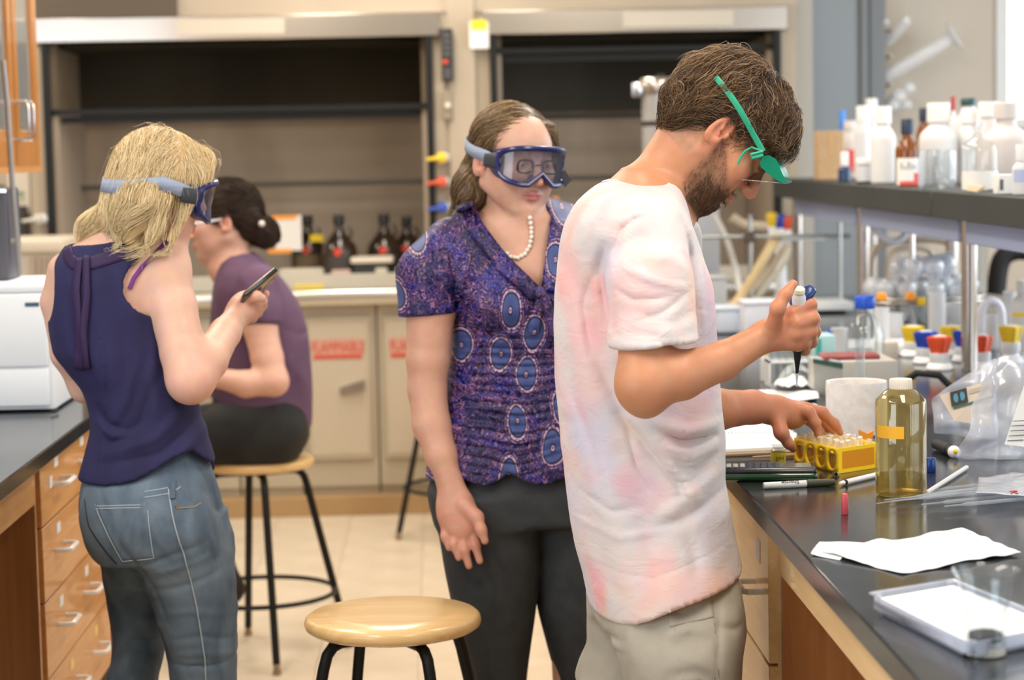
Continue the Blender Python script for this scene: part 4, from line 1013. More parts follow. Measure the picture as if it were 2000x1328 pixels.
def surf_y(F, x, z, y0, y1=None, n=60):
    """first surface met going along +Y at (x,z)"""
    ys = np.linspace(y0, y0+.5, 260); p = np.stack([np.full(260, x), ys, np.full(260, z)], 1).astype(F32)
    d = F.ev(p, cuts=False); i = int(np.argmax(d < 0))
    if d.min() >= 0: return None
    return ys[i] if i == 0 else ys[i-1]+(ys[i]-ys[i-1])*d[i-1]/(d[i-1]-d[i])
def applique(F, name, outline_px, d, thick, m, parent, nx=14, ny=18, off=0.001):
    """fabric patch lying on the front surface of a garment: bilinear quad grid from 4 pixel corners"""
    a, b, c, e = outline_px; V = []; Q = []
    for j in range(ny+1):
        for i in range(nx+1):
            u, v = i/nx, j/ny
            x = (1-v)*((1-u)*a[0]+u*b[0])+v*((1-u)*e[0]+u*c[0]); y = (1-v)*((1-u)*a[1]+u*b[1])+v*((1-u)*e[1]+u*c[1])
            q = px(x, y, d); s_ = surf_y(F, q[0], q[2], d-.35)
            V.append((q[0], (s_ if s_ is not None else d)-off, q[2]))
    for j in range(ny):
        for i in range(nx): k = j*(nx+1)+i; Q.append((k, k+1, k+nx+2, k+nx+1))
    o = mesh_obj(name, np.array(V, F32), np.array(Q), m, parent); md = o.modifiers.new('thick', 'SOLIDIFY'); md.thickness = thick; md.offset = 0; return o
applique(S, 'cargo_pocket', [(1295, 1150), (1378, 1135), (1388, 1296), (1318, 1300)], 3.5, .004, SHM_, man)
applique(S, 'pocket_flap', [(1293, 1150), (1380, 1133), (1381, 1185), (1296, 1200)], 3.5, .007, SHM_, man)
# shoes
for fx, fy in ((1320, 3.52), (1180, 3.78)):
    q = px(fx, 1500, fy); Fs = Field(); Fs.rc((q[0]-.03, fy, .05), (q[0]+.17, fy, .035), .05, .035, .03); Fs.rc((q[0], fy, .08), (q[0], fy, .12), .045, .045, .03); Fs.plane_cut((0, 0, .004), (0, 0, -1))
    Fs.cuts.clear(); Fs.add(lambda p: (.003-p[:, 2]), (-3, 0, -1), (3, 9, 1), 'i', .004)
    a_, b_ = Fs.mesh(.006); mesh_obj('shoe', a_, b_, mat('shoe_brown', (.12, .07, .04), .7), man)
# ---- hair
H = Field(); HT = lambda x, y, z: A(MO+MR@np.array([x, y, z]))
H.ell(HT(0, -.022, .042), (.086, .106, .090), MR, .02); H.ell(HT(0, -.070, -.005), (.070, .050, .060), MR, .03); H.ell(HT(0, .040, .082), (.060, .050, .030), MR, .03)
H.ell(HT(0, .066, -.045), (.10, .060, .082), MR, .02, 's')
for q in (-1, 1): H.ell(HT(q*.085, .003, -.020), (.030, .021, .036), MR, .008, 's')
H.disp(lambda p: (.0035*pnoise(p, 75, 31)+.002*pnoise(p, 160, 32)).astype(F32), (-2, 0, 0), (3, 9, 3))
pts, quads = H.mesh(.0035, B=16); tick('hairvol')
HM = hairmat('brown_hair', (.06, .035, .02), None, .5)
def hcol(p): return np.clip(A([.030, .017, .010])[None]*(1+.3*pnoise(p, 120, 8)[:, None]), .01, 1)
hair = mesh_obj('hair', pts, quads, HM, man, col=hcol)
def mflow(p):
    q = (p-MO)@MR; f = np.zeros_like(q)
    f[:, 1] = np.where(q[:, 1] > -.01, .8, -.3)-.2; f[:, 2] = np.where(q[:, 1] > .0, -.15, -1.); f[:, 0] = np.sign(q[:, 0])*.3
    w = np.stack([pnoise(p, 45, 50+j) for j in range(3)], 1)*.9
    return ((f+w)@MR.T).astype(F32)
HMAN = H
fld = lambda p: H.ev(p.astype(F32))
rt = surf_points(pts, quads, 9500, 3, lambda c: ((c-MO)@MR)[:, 2] > -.06)
strands('hair_strands', rt, fld, mflow, 11, .0068, np.random.RandomState(2).uniform(-.002, .008, len(rt)), .00042, HM, hair, pick_cols((.032, .018, .010), (.40, .23, .11), len(rt), 5, 2.2), 7, .55, .004)
# stray hairs at the crown
rt = surf_points(pts, quads, 170, 9, lambda c: (c[:, 2] > px(1400, 165, 3.6)[2]))
strands('stray_hairs', rt, fld, mflow, 9, .007, np.random.RandomState(2).uniform(.004, .015, len(rt)), .00028, HM, hair, pick_cols((.2, .13, .08), (.55, .40, .26), len(rt), 6), 8, .6, .006)
# beard: short strands
bp_, bq_ = pts, quads
bpts = np.empty((len(body.data.vertices)*3,), F32); body.data.vertices.foreach_get('co', bpts); bpts = bpts.reshape(-1, 3)+np.array(man.location, dtype=F32)
qv = (bpts-MO)@MR
bm_ = beardm(qv)*(np.linalg.norm(qv, axis=1) < .16)
bm_ *= 1-(np.exp(-((qv[:, 2]+.0690)/.0085)**4)*np.exp(-(qv[:, 0]/.021)**4)*(qv[:, 1] > .072))
idx = np.where(bm_ > .6)[0]; r9 = np.random.RandomState(5)
def bflow(p):
    q = (p-MO)@MR; f = np.stack([0*q[:, 0], .35+0*q[:, 0], -1+0*q[:, 0]], 1); return (f@MR.T).astype(F32)
def beard(n, sel, w, st, seed):
    i = r9.choice(sel, n); root = bpts[i]
    strands('beard', root, lambda p: MANF.ev(p.astype(F32)), bflow, 4, st, r9.uniform(.001, .006, n), w, HM, body, pick_cols((.05, .03, .018), (.22, .12, .065), n, seed), seed, .3, .003)
bz_ = np.where((np.abs(qv[:, 0]) > .012)&(np.abs(qv[:, 0]) < .052)&(qv[:, 2] > .014)&(qv[:, 2] < .026)&(qv[:, 1] > .05))[0]
if len(bz_): ii = r9.choice(bz_, 260); strands('eyebrow', bpts[ii], lambda p: MANF.ev(p.astype(F32)), lambda p: (np.stack([np.sign(((p-MO)@MR)[:, 0])*1., 0*p[:, 0]-.3, 0*p[:, 0]+.15], 1)@MR.T).astype(F32), 4, .0022, r9.uniform(.0008, .0025, 260), .0004, HM, body, pick_cols((.03, .018, .012), (.12, .07, .04), 260, 2), 3, .2, .001)
lowz_ = idx[(qv[idx, 2] < -.068) & (qv[idx, 1] > .03)]
beard(1000, idx, .0003, .0020, 3); beard(1300, lowz_, .00035, .0034, 4)
tick('man hair')
# ================================================================ the woman facing the camera
DW = 4.5
wom = thing('person', 'woman in a purple paisley blouse and blue goggles standing between the benches', 'person', tuple(px(1030, 1328, DW)[:2])+(0,))
yw = math.radians(29)
_f = np.array([math.sin(yw), -math.cos(yw), -.10]); WR, WO = head_frame(px(1003, 312, DW), _f, (.06, 0, 1))
B = Field(); WT = head(B, WR, WO, 1.0, wide=1.0, jaw=1.05, fem=True)
B.rc(WT(0, -.036, -.050), px(1000, 430, 4.565), .048, .054, .02); B.rc(WT(0, -.025, -.09), px(1005, 448, 4.55), .040, .048, .02)
B.loft(rows([(395, 960, 1060, 4.53, .05, .05), (430, 905, 1145, 4.53, .09, .09), (470, 880, 1185, 4.53, .105, .11), (540, 885, 1205, 4.52, .125, .12), (620, 895, 1205, 4.52, .125, .12), (760, 895, 1200, 4.52, .11, .12), (940, 880, 1205, 4.52, .09, .10)]), k=.03)
arm_chain(B, [(884, 484, 4.50, 34), (842, 600, 4.46, 50), (836, 700, 4.46, 43), (834, 760, 4.46, 38.5), (843, 830, 4.44, 38), (862, 890, 4.42, 32), (881, 950, 4.40, 24)], .02)
fl = ((.25, 1, 0), .62)
B.rc(px(881, 950, 4.40), px(892, 1000, 4.385), pr(24, 4.4), pr(36, 4.4), .015, 'u', fl); B.rc(px(890, 990, 4.39), px(900, 1032, 4.375), pr(36, 4.4), pr(36, 4.4), .015, 'u', fl)
def wf_(js, k=.005): B.chain([px(*j[:3]) for j in js], [pr(j[3], j[2]) for j in js], k)
wf_([(870, 1020, 4.39, 11), (870, 1048, 4.372, 9.2), (877, 1070, 4.362, 7.6)], .003)
wf_([(884, 1030, 4.38, 11.5), (887, 1064, 4.358, 9.6), (896, 1089, 4.350, 8)], .003)
wf_([(902, 1035, 4.375, 11.5), (907, 1075, 4.350, 9.8), (916, 1105, 4.345, 8.2)], .003)
wf_([(921, 1028, 4.375, 11.5), (928, 1064, 4.352, 9.8), (937, 1095, 4.346, 8.2)], .003)
wf_([(905, 985, 4.37, 17), (931, 1010, 4.35, 14), (940, 1035, 4.335, 11), (947, 1056, 4.33, 8.8)], .01)
arm_chain(B, [(1180, 484, 4.52, 34), (1215, 620, 4.54, 48), (1225, 770, 4.55, 36), (1220, 940, 4.5, 24), (1215, 1060, 4.48, 26)], .02)
for hx, kx in ((970, 985), (1130, 1125)):
    hip = px(hx, 1040, DW); B.chain([hip, (px(kx, 1400, DW)[0], DW, .48), (px(kx, 1400, DW)[0], DW+.02, .08)], [.085, .055, .04], .02)
    q = px(kx, 1400, DW); B.rc((q[0], DW, .04), (q[0]+.02, DW-.15, .035), .035, .03, .02)
def womcol(p):
    q, lips, ch, no, ear, bro = head_masks(p, WR, WO); inh = (np.linalg.norm(q, axis=1) < .15)
    base = np.tile(A([.58, .32, .225]), (len(p), 1))*(1+.04*pnoise(p, 50, 3)[:, None])
    hand = 1/(1+np.exp((p[:, 2]-px(880, 960, 4.4)[2])/.03))*(p[:, 0] < px(960, 1000, 4.4)[0])
    base = base+(.55*hand)[:, None]*(A([.62, .26, .19])-base)
    hi = inh*1.; base = base+(.5*hi)[:, None]*(A([.62, .36, .27])-base)
    base = base+(inh*(.5*ch+.35*no+.5*ear))[:, None]*(A([.66, .25, .19])-base)
    base = base+(inh*lips*.8)[:, None]*(A([.42, .07, .09])-base)
    return np.clip(base+(inh*bro*.6)[:, None]*(A([.10, .06, .04])-base), 0, 1)
pts, quads = B.mesh(.0034); tick('woman body')
wbody = mesh_obj('body', pts, quads, SKIN, wom, col=womcol)
EYW = mat('eye_white', (.55, .53, .52), .2); IRIS = mat('iris_brown', (.05, .03, .02), .1)
def eyes(parent, T, s=1.):
    for q in (-1, 1):
        m = MB(); c = Vector(T(q*.031, .0768, -.003))
        bmesh.ops.create_uvsphere(m.bm, u_segments=16, v_segments=10, radius=.0122*s, matrix=Matrix.Translation(c)); e = m.build('eye', EYW, parent)
        m = MB(); f = (Vector(T(0, 1, 0))-Vector(T(0, 0, 0))).normalized()
        bmesh.ops.create_uvsphere(m.bm, u_segments=12, v_segments=8, radius=.0058*s, matrix=Matrix.Translation(c+f*.0078)); m.build('iris', IRIS, e)
eyes(wbody, WT)
# ---- blouse
T = Field()
T.loft(rows([(392, 925, 1085, 4.54, .055, .06), (415, 890, 1150, 4.54, .09, .09), (445, 866, 1190, 4.53, .12, .115), (490, 856, 1218, 4.53, .135, .125), (545, 862, 1228, 4.53, .155, .13), (600, 878, 1230, 4.53, .165, .13), (650, 884, 1226, 4.53, .155, .13), (700, 880, 1220, 4.53, .14, .13),
    (760, 870, 1222, 4.53, .14, .135), (830, 853, 1232, 4.53, .15, .14), (900, 836, 1245, 4.53, .16, .15), (955, 826, 1254, 4.53, .165, .155), (990, 824, 1256, 4.53, .165, .155)]), n=2.25, k=.03)
T.ell(px(975, 585, 4.40), (.062, .045, .062), k=.05); T.ell(px(1130, 590, 4.40), (.062, .045, .062), k=.05)
T.rc(px(884, 480, 4.49), px(842, 540, 4.47), .060, .070, .03); T.rc(px(842, 540, 4.47), px(833, 650, 4.46), .069, .060, .02).clip(px(838, 611, 4.46), (.10, 0, -1))
T.rc(px(1190, 478, 4.52), px(1215, 650, 4.53), .06, .068, .03).clip(px(1215, 611, 4.46), (-.1, 0, -1))
xc = px(988, 700, 4.4)[0]; zt_, zb_ = px(988, 655, 4.4)[2], px(988, 925, 4.4)[2]
def ruch(p):
    dx = np.abs(p[:, 0]-xc); m = 1/(1+np.exp((p[:, 2]-zt_)/.012)); m2 = 1/(1+np.exp(-(p[:, 2]-zb_)/.012))
    zz = p[:, 2]-.25*np.sqrt(dx*dx+.0004)*np.clip((zt_-p[:, 2])/.25, 0, 1.1)+.006*pnoise(p*A([1, 1, .4]), 30, 4)
    w = np.sin(zz*2*PI/.021)+.5*np.sin(zz*2*PI/.0125+1.7+2*pnoise(p, 12, 9))
    return (-(m*m2)*.0036*w*(.55+.45*np.cos(np.clip(dx/.16, 0, 1)*PI)) + m*m2*.005*np.exp(-(dx/.008)**2)).astype(F32)
T.disp(ruch, (-2, 0, 0), (3, 9, 3)); T.disp(lambda p: (.002*pnoise(p*A([1, 1, .5]), 28, 14)).astype(F32), (-2, 0, 0), (3, 9, 3))
def wfold(pts_, w, amp): T.fold([px(x, y, 4.35) for x, y in pts_], pr(w, 4.4), amp, yc=4.54)
wfold([(880, 500), (885, 560), (893, 615)], 7, -.010); wfold([(845, 470), (848, 500), (850, 530)], 5, -.006); wfold([(862, 462), (864, 495), (868, 525)], 5, -.006)
wfold([(900, 560), (940, 600), (1000, 610), (1050, 585)], 12, .004); wfold([(895, 640), (960, 655), (1040, 620)], 9, -.006); wfold([(1050, 580), (1052, 640), (1054, 700), (1056, 900)], 4, -.004)
wfold([(900, 430), (960, 500), (1040, 560)], 8, .004)
tri = [px(918, 408, 4.4), px(1049, 572, 4.4), px(1060, 566, 4.4), px(1078, 420, 4.4), px(1040, 370, 4.4), px(950, 370, 4.4)]
def vneck(p):
    g = np.full(len(p), 9., F32); n = len(tri)
    for i in range(n):
        a, b = tri[i], tri[(i+1) % n]; ex, ez = b[0]-a[0], b[2]-a[2]; L = math.hypot(ex, ez)
        g = np.minimum(g, ((p[:, 0]-a[0])*-ez+(p[:, 2]-a[2])*ex)/L)
    return g.astype(F32)
T.cut(vneck, (-2, 4.0, 1), (2, 4.53, 2))
nk2 = px(1010, 400, 4.54)
T.cut(lambda p: .066-np.hypot(p[:, 0]-nk2[0], p[:, 1]-nk2[1]), (-1, 4.4, nk2[2]-.045), (1, 4.7, 2))
hz_ = px(960, 938, 4.4)[2]
T.cut(lambda p: (hz_+.006*np.sin(p[:, 0]*55)+.012*np.exp(-((p[:, 0]-xc)/.03)**2)-p[:, 2]).astype(F32), op=False)
pts, quads = T.mesh(.0036); tick('blouse %d' % len(quads))
BL = mat('paisley_satin', (.1, .05, .2), .5, spec=.35)
def paisley(m):
    nt = m.node_tree; b = nt.nodes['Principled BSDF']; L = nt.links; tc = nn(nt, 'ShaderNodeTexCoord')
    def ramp(src, stops, interp='LINEAR'):
        r = nn(nt, 'ShaderNodeValToRGB'); r.color_ramp.interpolation = interp; e = r.color_ramp.elements
        while len(e) < len(stops): e.new(.5)
        for el, (p_, c) in zip(e, stops): el.position = p_; el.color = (*c, 1)
        L.new(src, r.inputs['Fac']); return r.outputs['Color']
    def mix(a, c, f):
        mx = nn(nt, 'ShaderNodeMix', data_type='RGBA'); L.new(f, mx.inputs[0])
        for s_, k in ((a, 6), (c, 7)):
            if isinstance(s_, tuple): mx.inputs[k].default_value = (*s_, 1)
            else: L.new(s_, mx.inputs[k])
        return mx.outputs[2]
    sep = nn(nt, 'ShaderNodeSeparateXYZ'); L.new(tc.outputs['Object'], sep.inputs[0])
    cmb = nn(nt, 'ShaderNodeCombineXYZ'); L.new(sep.outputs[0], cmb.inputs[0]); L.new(sep.outputs[2], cmb.inputs[1])
    # warp a little
    nz = nn(nt, 'ShaderNodeTexNoise', Scale=9., Detail=1.); L.new(cmb.outputs[0], nz.inputs['Vector'])
    wv = nn(nt, 'ShaderNodeVectorMath', operation='MULTIPLY_ADD'); L.new(nz.outputs['Color'], wv.inputs[0]); wv.inputs[1].default_value = (.03, .03, 0); L.new(cmb.outputs[0], wv.inputs[2])
    mp = nn(nt, 'ShaderNodeMapping'); mp.inputs['Scale'].default_value = (14.0, 8.2, 1); mp.inputs['Rotation'].default_value = (0, 0, .35); L.new(wv.outputs[0], mp.inputs[0])
    v = nn(nt, 'ShaderNodeTexVoronoi', voronoi_dimensions='2D', Scale=1., Randomness=.55); L.new(mp.outputs[0], v.inputs['Vector'])
    navy, blue, slate, pink, pur, wine = (.005, .005, .02), (.015, .03, .2), (.04, .058, .18), (.50, .32, .48), (.035, .012, .07), (.06, .010, .03)
    # background: contour squiggles
    pinkB = (.50, .34, .48); n1 = nn(nt, 'ShaderNodeTexNoise', Scale=80., Detail=1.5, Distortion=1.2); L.new(cmb.outputs[0], n1.inputs['Vector'])
    bg = ramp(n1.outputs['Fac'], [(0, navy), (.37, navy), (.39, (.03, .05, .33)), (.425, (.03, .05, .35)), (.435, pur), (.475, pur), (.488, pinkB), (.512, pinkB), (.525, pur), (.56, wine), (.60, pur), (.615, (.10, .13, .46)), (.635, (.10, .13, .5)), (.65, navy), (1, pur)])
    n2 = nn(nt, 'ShaderNodeTexNoise', Scale=14., Detail=2.); L.new(cmb.outputs[0], n2.inputs['Vector'])
    tint = ramp(n2.outputs['Fac'], [(.38, (.35, .35, .8)), (.5, (.75, .5, .62)), (.60, (.22, .20, .38))])
    mm = nn(nt, 'ShaderNodeMix', data_type='RGBA', blend_type='MULTIPLY'); mm.inputs[0].default_value = .92; L.new(bg, mm.inputs[6]); L.new(tint, mm.inputs[7])
    ring = ramp(v.outputs['Distance'], [(0, navy), (.018, navy), (.024, pink), (.040, pink), (.048, navy), (.065, navy), (.075, slate), (.25, (.055, .078, .23)), (.262, navy), (.285, navy), (.295, pinkB), (.325, pinkB), (.335, pur), (.36, wine), (.37, pink), (.385, blue), (.41, navy)])
    inner = nn(nt, 'ShaderNodeMath', operation='LESS_THAN'); L.new(v.outputs['Distance'], inner.inputs[0]); inner.inputs[1].default_value = .405
    bead = nn(nt, 'ShaderNodeTexNoise', Scale=190., Detail=1.); L.new(cmb.outputs[0], bead.inputs['Vector'])
    bt = nn(nt, 'ShaderNodeMath', operation='GREATER_THAN'); L.new(bead.outputs['Fac'], bt.inputs[0]); bt.inputs[1].default_value = .52
    rim = nn(nt, 'ShaderNodeMath', operation='GREATER_THAN'); L.new(v.outputs['Distance'], rim.inputs[0]); rim.inputs[1].default_value = .30
    both = nn(nt, 'ShaderNodeMath', operation='MULTIPLY'); L.new(bt.outputs[0], both.inputs[0]); L.new(rim.outputs[0], both.inputs[1])
    ring2 = mix(ring, pur, both.outputs[0])
    # every second cell carries a medallion
    cs = nn(nt, 'ShaderNodeSeparateColor'); L.new(v.outputs['Color'], cs.inputs[0])
    pick = nn(nt, 'ShaderNodeMath', operation='GREATER_THAN'); L.new(cs.outputs[0], pick.inputs[0]); pick.inputs[1].default_value = .36
    f = nn(nt, 'ShaderNodeMath', operation='MULTIPLY'); L.new(inner.outputs[0], f.inputs[0]); L.new(pick.outputs[0], f.inputs[1])
    L.new(mix(mm.outputs[2], ring2, f.outputs[0]), b.inputs['Base Color'])
paisley(BL)
blouse = mesh_obj('blouse', pts, quads, BL, wom, solid=.0025)
# shawl collar ribbons along the V, tie at its point
def ribbon_on(F, name, pl, w, d, m, parent, lift=.004, thick=.003):
    V = []; Q = []; n = 26; P2 = [px(x, y, d) for x, y in pl]; seg = np.linspace(0, len(P2)-1.0001, n)
    for i, s_ in enumerate(seg):
        k = int(s_); f = s_-k; c = P2[k]*(1-f)+P2[k+1]*f; t = P2[min(k+1, len(P2)-1)]-P2[k]; t /= np.linalg.norm(t)
        nrm = np.array([-t[2], 0, t[0]]); ww = (w[0]+(w[1]-w[0])*i/n)/2
        for q in (-1, -.5, 0, .5, 1):
            e = c+nrm*ww*q; y = surf_y(F, e[0], e[2], d-.35); V.append((e[0], (y if y is not None else (V[-1][1] if V else d))-lift*(1.15-.35*abs(q)), e[2]))
    for i in range(n-1):
        for j in range(4): a = i*5+j; Q.append((a, a+1, a+6, a+5))
    o = mesh_obj(name, np.array(V, F32), np.array(Q), m, parent); md = o.modifiers.new('t', 'SOLIDIFY'); md.thickness = thick; return o
T.cuts = []
ribbon_on(T, 'collar', [(907, 398), (925, 440), (975, 505), (1043, 568)], (.040, .030), 4.5, BL, wom, .010)
ribbon_on(T, 'collar', [(1090, 425), (1078, 480), (1064, 560)], (.040, .028), 4.5, BL, wom, .010)
ribbon_on(T, 'tie_end', [(1050, 575), (1040, 610), (1036, 640)], (.018, .022), 4.5, BL, wom, .012); ribbon_on(T, 'tie_end', [(1058, 575), (1070, 610), (1076, 645)], (.018, .024), 4.5, BL, wom, .012)
k_ = px(1054, 572, 4.33); m = MB(); bmesh.ops.create_icosphere(m.bm, subdivisions=3, radius=1, matrix=Matrix.Translation(k_) @ Matrix.Diagonal((.013, .011, .014, 1))); m.build('tie_knot', BL, wom)
# pearl necklace
PEARL = mat('pearl', (.80, .70, .60), .22, coat=.5)
nb = bpy.data.objects.new('pearl_necklace', None); C.objects.link(nb); nb.parent = wom; nb['label'] = 'white pearl necklace'
pl = [(1034, 425), (1037, 445), (1037, 462), (1033, 480), (1024, 494), (1010, 502), (996, 500), (982, 488)]
pm = MB(); bmesh.ops.create_uvsphere(pm.bm, u_segments=12, v_segments=8, radius=.0052); pmo = pm.build('pearl', PEARL); pme = pmo.data; bpy.data.objects.remove(pmo)
acc = []; BFw = B
for (x0, y0), (x1, y1) in zip(pl, pl[1:]):
    for k in range(2): acc.append((x0+(x1-x0)*k/2, y0+(y1-y0)*k/2))
for x, y in acc:
    q = px(x, y, 4.45); yy = surf_y(BFw, q[0], q[2], 4.25)
    if yy is None: continue
    o = bpy.data.objects.new('pearl', pme); C.objects.link(o); o.parent = nb; o.location = Vector((q[0], yy-.004, q[2]))-wom.location
c = px(879, 956, 4.40)
MB().tube([c+np.array([.0245*math.cos(a), .018*math.sin(a), .006*math.cos(a)]) for a in np.linspace(0, 2*PI, 28, endpoint=False)], .0022, 6, True).build('wristband', BLKR, wom)
# ---- trousers
S = Field()
S.loft(rows([(860, 860, 1218, 4.53, .115, .12), (900, 850, 1228, 4.53, .13, .13), (960, 842, 1240, 4.53, .145, .15), (1010, 854, 1240, 4.53, .148, .16)]), n=2.3, k=.07)
S.loft(rows([(960, 846, 1050, 4.50, .12, .13), (1080, 866, 1056, 4.50, .115, .125), (1180, 884, 1047, 4.50, .105, .115), (1260, 904, 1035, 4.5, .10, .11), (1328, 922, 1026, 4.5, .095, .10), (1450, 935, 1020, 4.5, .08, .09), (1640, 930, 1015, 4.5, .07, .09)]), n=2.3, k=.03)
S.loft(rows([(960, 1040, 1240, 4.53, .12, .13), (1080, 1044, 1236, 4.53, .115, .125), (1180, 1050, 1215, 4.53, .105, .115), (1260, 1070, 1205, 4.53, .10, .11), (1328, 1087, 1200, 4.53, .095, .10), (1450, 1095, 1190, 4.53, .08, .09), (1640, 1092, 1180, 4.53, .07, .09)]), n=2.3, k=.012)
S.fold([px(x, y, 4.4) for x, y in ((962, 1000), (958, 1150), (955, 1320))], .006, .004, yc=4.5)
S.disp(lambda p: (.002*pnoise(p*A([1, 1, .4]), 24, 33)).astype(F32), (-2, 0, 0), (3, 9, 3))
S.plane_cut(px(1000, 885, 4.5), (0, 0, 1)); S.plane_cut((0, 0, .05), (0, 0, -1))
pts, quads = S.mesh(.007)
mesh_obj('trousers', pts, quads, noisy(mat('charcoal_wool', (.028, .032, .036), .8), (.024, .028, .031), (.034, .038, .042), (30, 30, 30), 4, bump=.2, bscale=(700, 700, 700), bdist=.0005), wom, solid=.003)
# ---- hair: brown bob
H = Field(); HT = lambda x, y, z: A(WO+WR@np.array([x, y, z]))
H.ell(HT(0, -.020, .036), (.0800, .100, .087), WR, .02)
H.ell(HT(-.070, -.058, -.074), (.036, .040, .046), WR, .04); H.ell(HT(.058, -.035, -.055), (.034, .050, .060), WR, .04); H.ell(HT(0, -.085, -.050), (.070, .034, .065), WR, .04)
H.rc(HT(.052, .052, .070), HT(.077, .038, -.01), .016, .013, .02)
H.ell(HT(.014, .090, -.036), (.052, .058, .088), WR, .010, 's')
H.ell(HT(-.082, .022, -.026), (.030, .034, .044), WR, .012, 's'); H.ell(HT(-.02, .03, -.10), (.050, .055, .06), WR, .02, 's')
pts, quads = H.mesh(.0035, B=16)
H2 = hairmat('brown_bob', (.1, .06, .03), None, .38)
wh = mesh_obj('hair', pts, quads, H2, wom, col=lambda p: np.clip(A([.075, .046, .025])[None]*(1+.25*pnoise(p, 140, 8)[:, None]), .01, 1))
def wflow(p):
    q = (p-WO)@WR; f = np.zeros_like(q); s_ = np.sign(q[:, 0]-.015); top = 1/(1+np.exp(-(q[:, 2]-.055)/.012))
    f[:, 0] = s_*(.2+.9*top); f[:, 1] = -.35-.4*(q[:, 2] > .0)*(q[:, 2] < .10); f[:, 2] = -1.1+1.0*top
    low = (q[:, 2] < -.05); f[:, 0] += low*np.sin(q[:, 1]*90+q[:, 2]*60)*.9; f[:, 1] -= low*.3
    return (f@WR.T).astype(F32)
fw = lambda p: H.ev(p.astype(F32))
rt = surf_points(pts, quads, 4200, 3, lambda c: (((c-WO)@WR)[:, 2] > -.08))
strands('hair_strands', rt, fw, wflow, 11, .0085, np.random.RandomState(2).uniform(-.001, .0035, len(rt)), .00055, H2, wh, pick_cols((.09, .055, .03), (.50, .33, .17), len(rt), 5, 1.5), 7, .12, .002)
goggles(wom, lambda x, y, z: WT(x, y-.004, z), 'navy goggles with a grey strap over her eyeglasses', hair=.010, zback=.020)
# eyeglasses behind the lens
eg = bpy.data.objects.new('eyeglasses', None); C.objects.link(eg); eg.parent = wom
for q in (-1, 1):
    MB().tube([Vector(WT(q*(.031+.0215*math.copysign(abs(math.cos(a))**.7, math.cos(a))), .100-.3*abs(.0215*math.cos(a))*0-.004*q*math.cos(a), -.006+.0135*math.copysign(abs(math.sin(a))**.7, math.sin(a)))) for a in np.linspace(0, 2*PI, 28, endpoint=False)], .0022, 6, True).build('rim', BLK, eg)
MB().tube([Vector(WT(-.010, .102, -.003)), Vector(WT(0, .105, -.001)), Vector(WT(.010, .102, -.003))], .0015, 6).build('bridge', BLK, eg)
MB().prism([Vector(px(x, y, 4.45)) for x, y in ((1094, 340), (1102, 331), (1117, 352), (1103, 366))], (0, .003, 0)).build('strap_tail', STRAPD, wom)
tick('woman done')
# ================================================================ the blonde girl with a phone
DG = 4.2
girl = thing('person', 'blonde girl in a navy sleeveless top and jeans holding a phone beside the left bench', 'person', tuple(px(300, 1328, DG)[:2])+(0,))
ph_ = math.radians(13)
_f = np.array([math.cos(ph_)*.92, .38, -math.sin(ph_)]); GR, GO = head_frame(px(310, 368, DG), _f, (math.sin(ph_), 0, math.cos(ph_)))
B = Field(); GT = head(B, GR, GO, .93, fem=True)
B.rc(GT(0, -.035, -.045), px(232, 492, 4.22), .046, .055, .03); B.rc(GT(0, .0, -.08), px(262, 500, 4.22), .038, .050, .03)
B.loft(rows([(462, 170, 262, 4.22, .05, .05), (490, 128, 318, 4.22, .075, .08), (530, 112, 340, 4.22, .095, .10), (600, 112, 318, 4.22, .10, .11), (700, 122, 325, 4.22, .095, .11), (790, 200, 365, 4.22, .08, .09), (870, 205, 380, 4.22, .08, .09), (950, 205, 385, 4.22, .08, .08)]), k=.03, ang=.25)
B.ell(px(322, 520, 4.19), (.048, .048, .052), k=.03)
arm_chain(B, [(322, 528, 4.19, 44), (338, 600, 4.17, 47), (358, 690, 4.14, 45), (372, 742, 4.12, 43)], .03)
arm_chain(B, [(372, 742, 4.12, 43), (405, 705, 4.17, 40), (440, 650, 4.26, 31), (464, 614, 4.32, 23)], .03)
B.rc(px(464, 614, 4.32), px(478, 598, 4.34), pr(24, 4.3), pr(29, 4.3), .012); B.rc(px(474, 604, 4.33), px(490, 590, 4.34), pr(28, 4.3), pr(23, 4.3), .012)
def gf(js, k=.005): B.chain([px(*j[:3]) for j in js], [pr(j[3], j[2]) for j in js], k)
gf([(484, 582, 4.31, 12), (500, 578, 4.30, 10.5), (512, 583, 4.305, 9.5)], .008)              # thumb along the phone
gf([(490, 588, 4.36, 12), (512, 582, 4.36, 10), (519, 574, 4.345, 9)]); gf([(492, 600, 4.36, 12), (511, 597, 4.36, 10), (515, 590, 4.34, 9)])
gf([(488, 610, 4.36, 11), (503, 610, 4.36, 9.5), (506, 602, 4.34, 8.5)]); gf([(480, 618, 4.36, 10.5), (493, 621, 4.36, 9), (496, 613, 4.34, 8)])
arm_chain(B, [(128, 530, 4.24, 36), (116, 590, 4.25, 36), (133, 690, 4.25, 34), (167, 755, 4.26, 30)], .03)
arm_chain(B, [(167, 755, 4.26, 30), (230, 750, 4.40, 28), (330, 690, 4.52, 20), (345, 670, 4.54, 24)], .02)
for hx, kx, DL in ((262, 262, 4.31), (345, 395, 4.20)):
    hip = px(hx, 1030, DL); k_ = px(kx, 1400, DL); B.chain([hip, (k_[0], DL, .45), (k_[0], DL, .08)], [.06, .042, .032], .02); B.rc((k_[0], DL, .04), (k_[0]+.09, DL+.11, .035), .034, .03, .02)
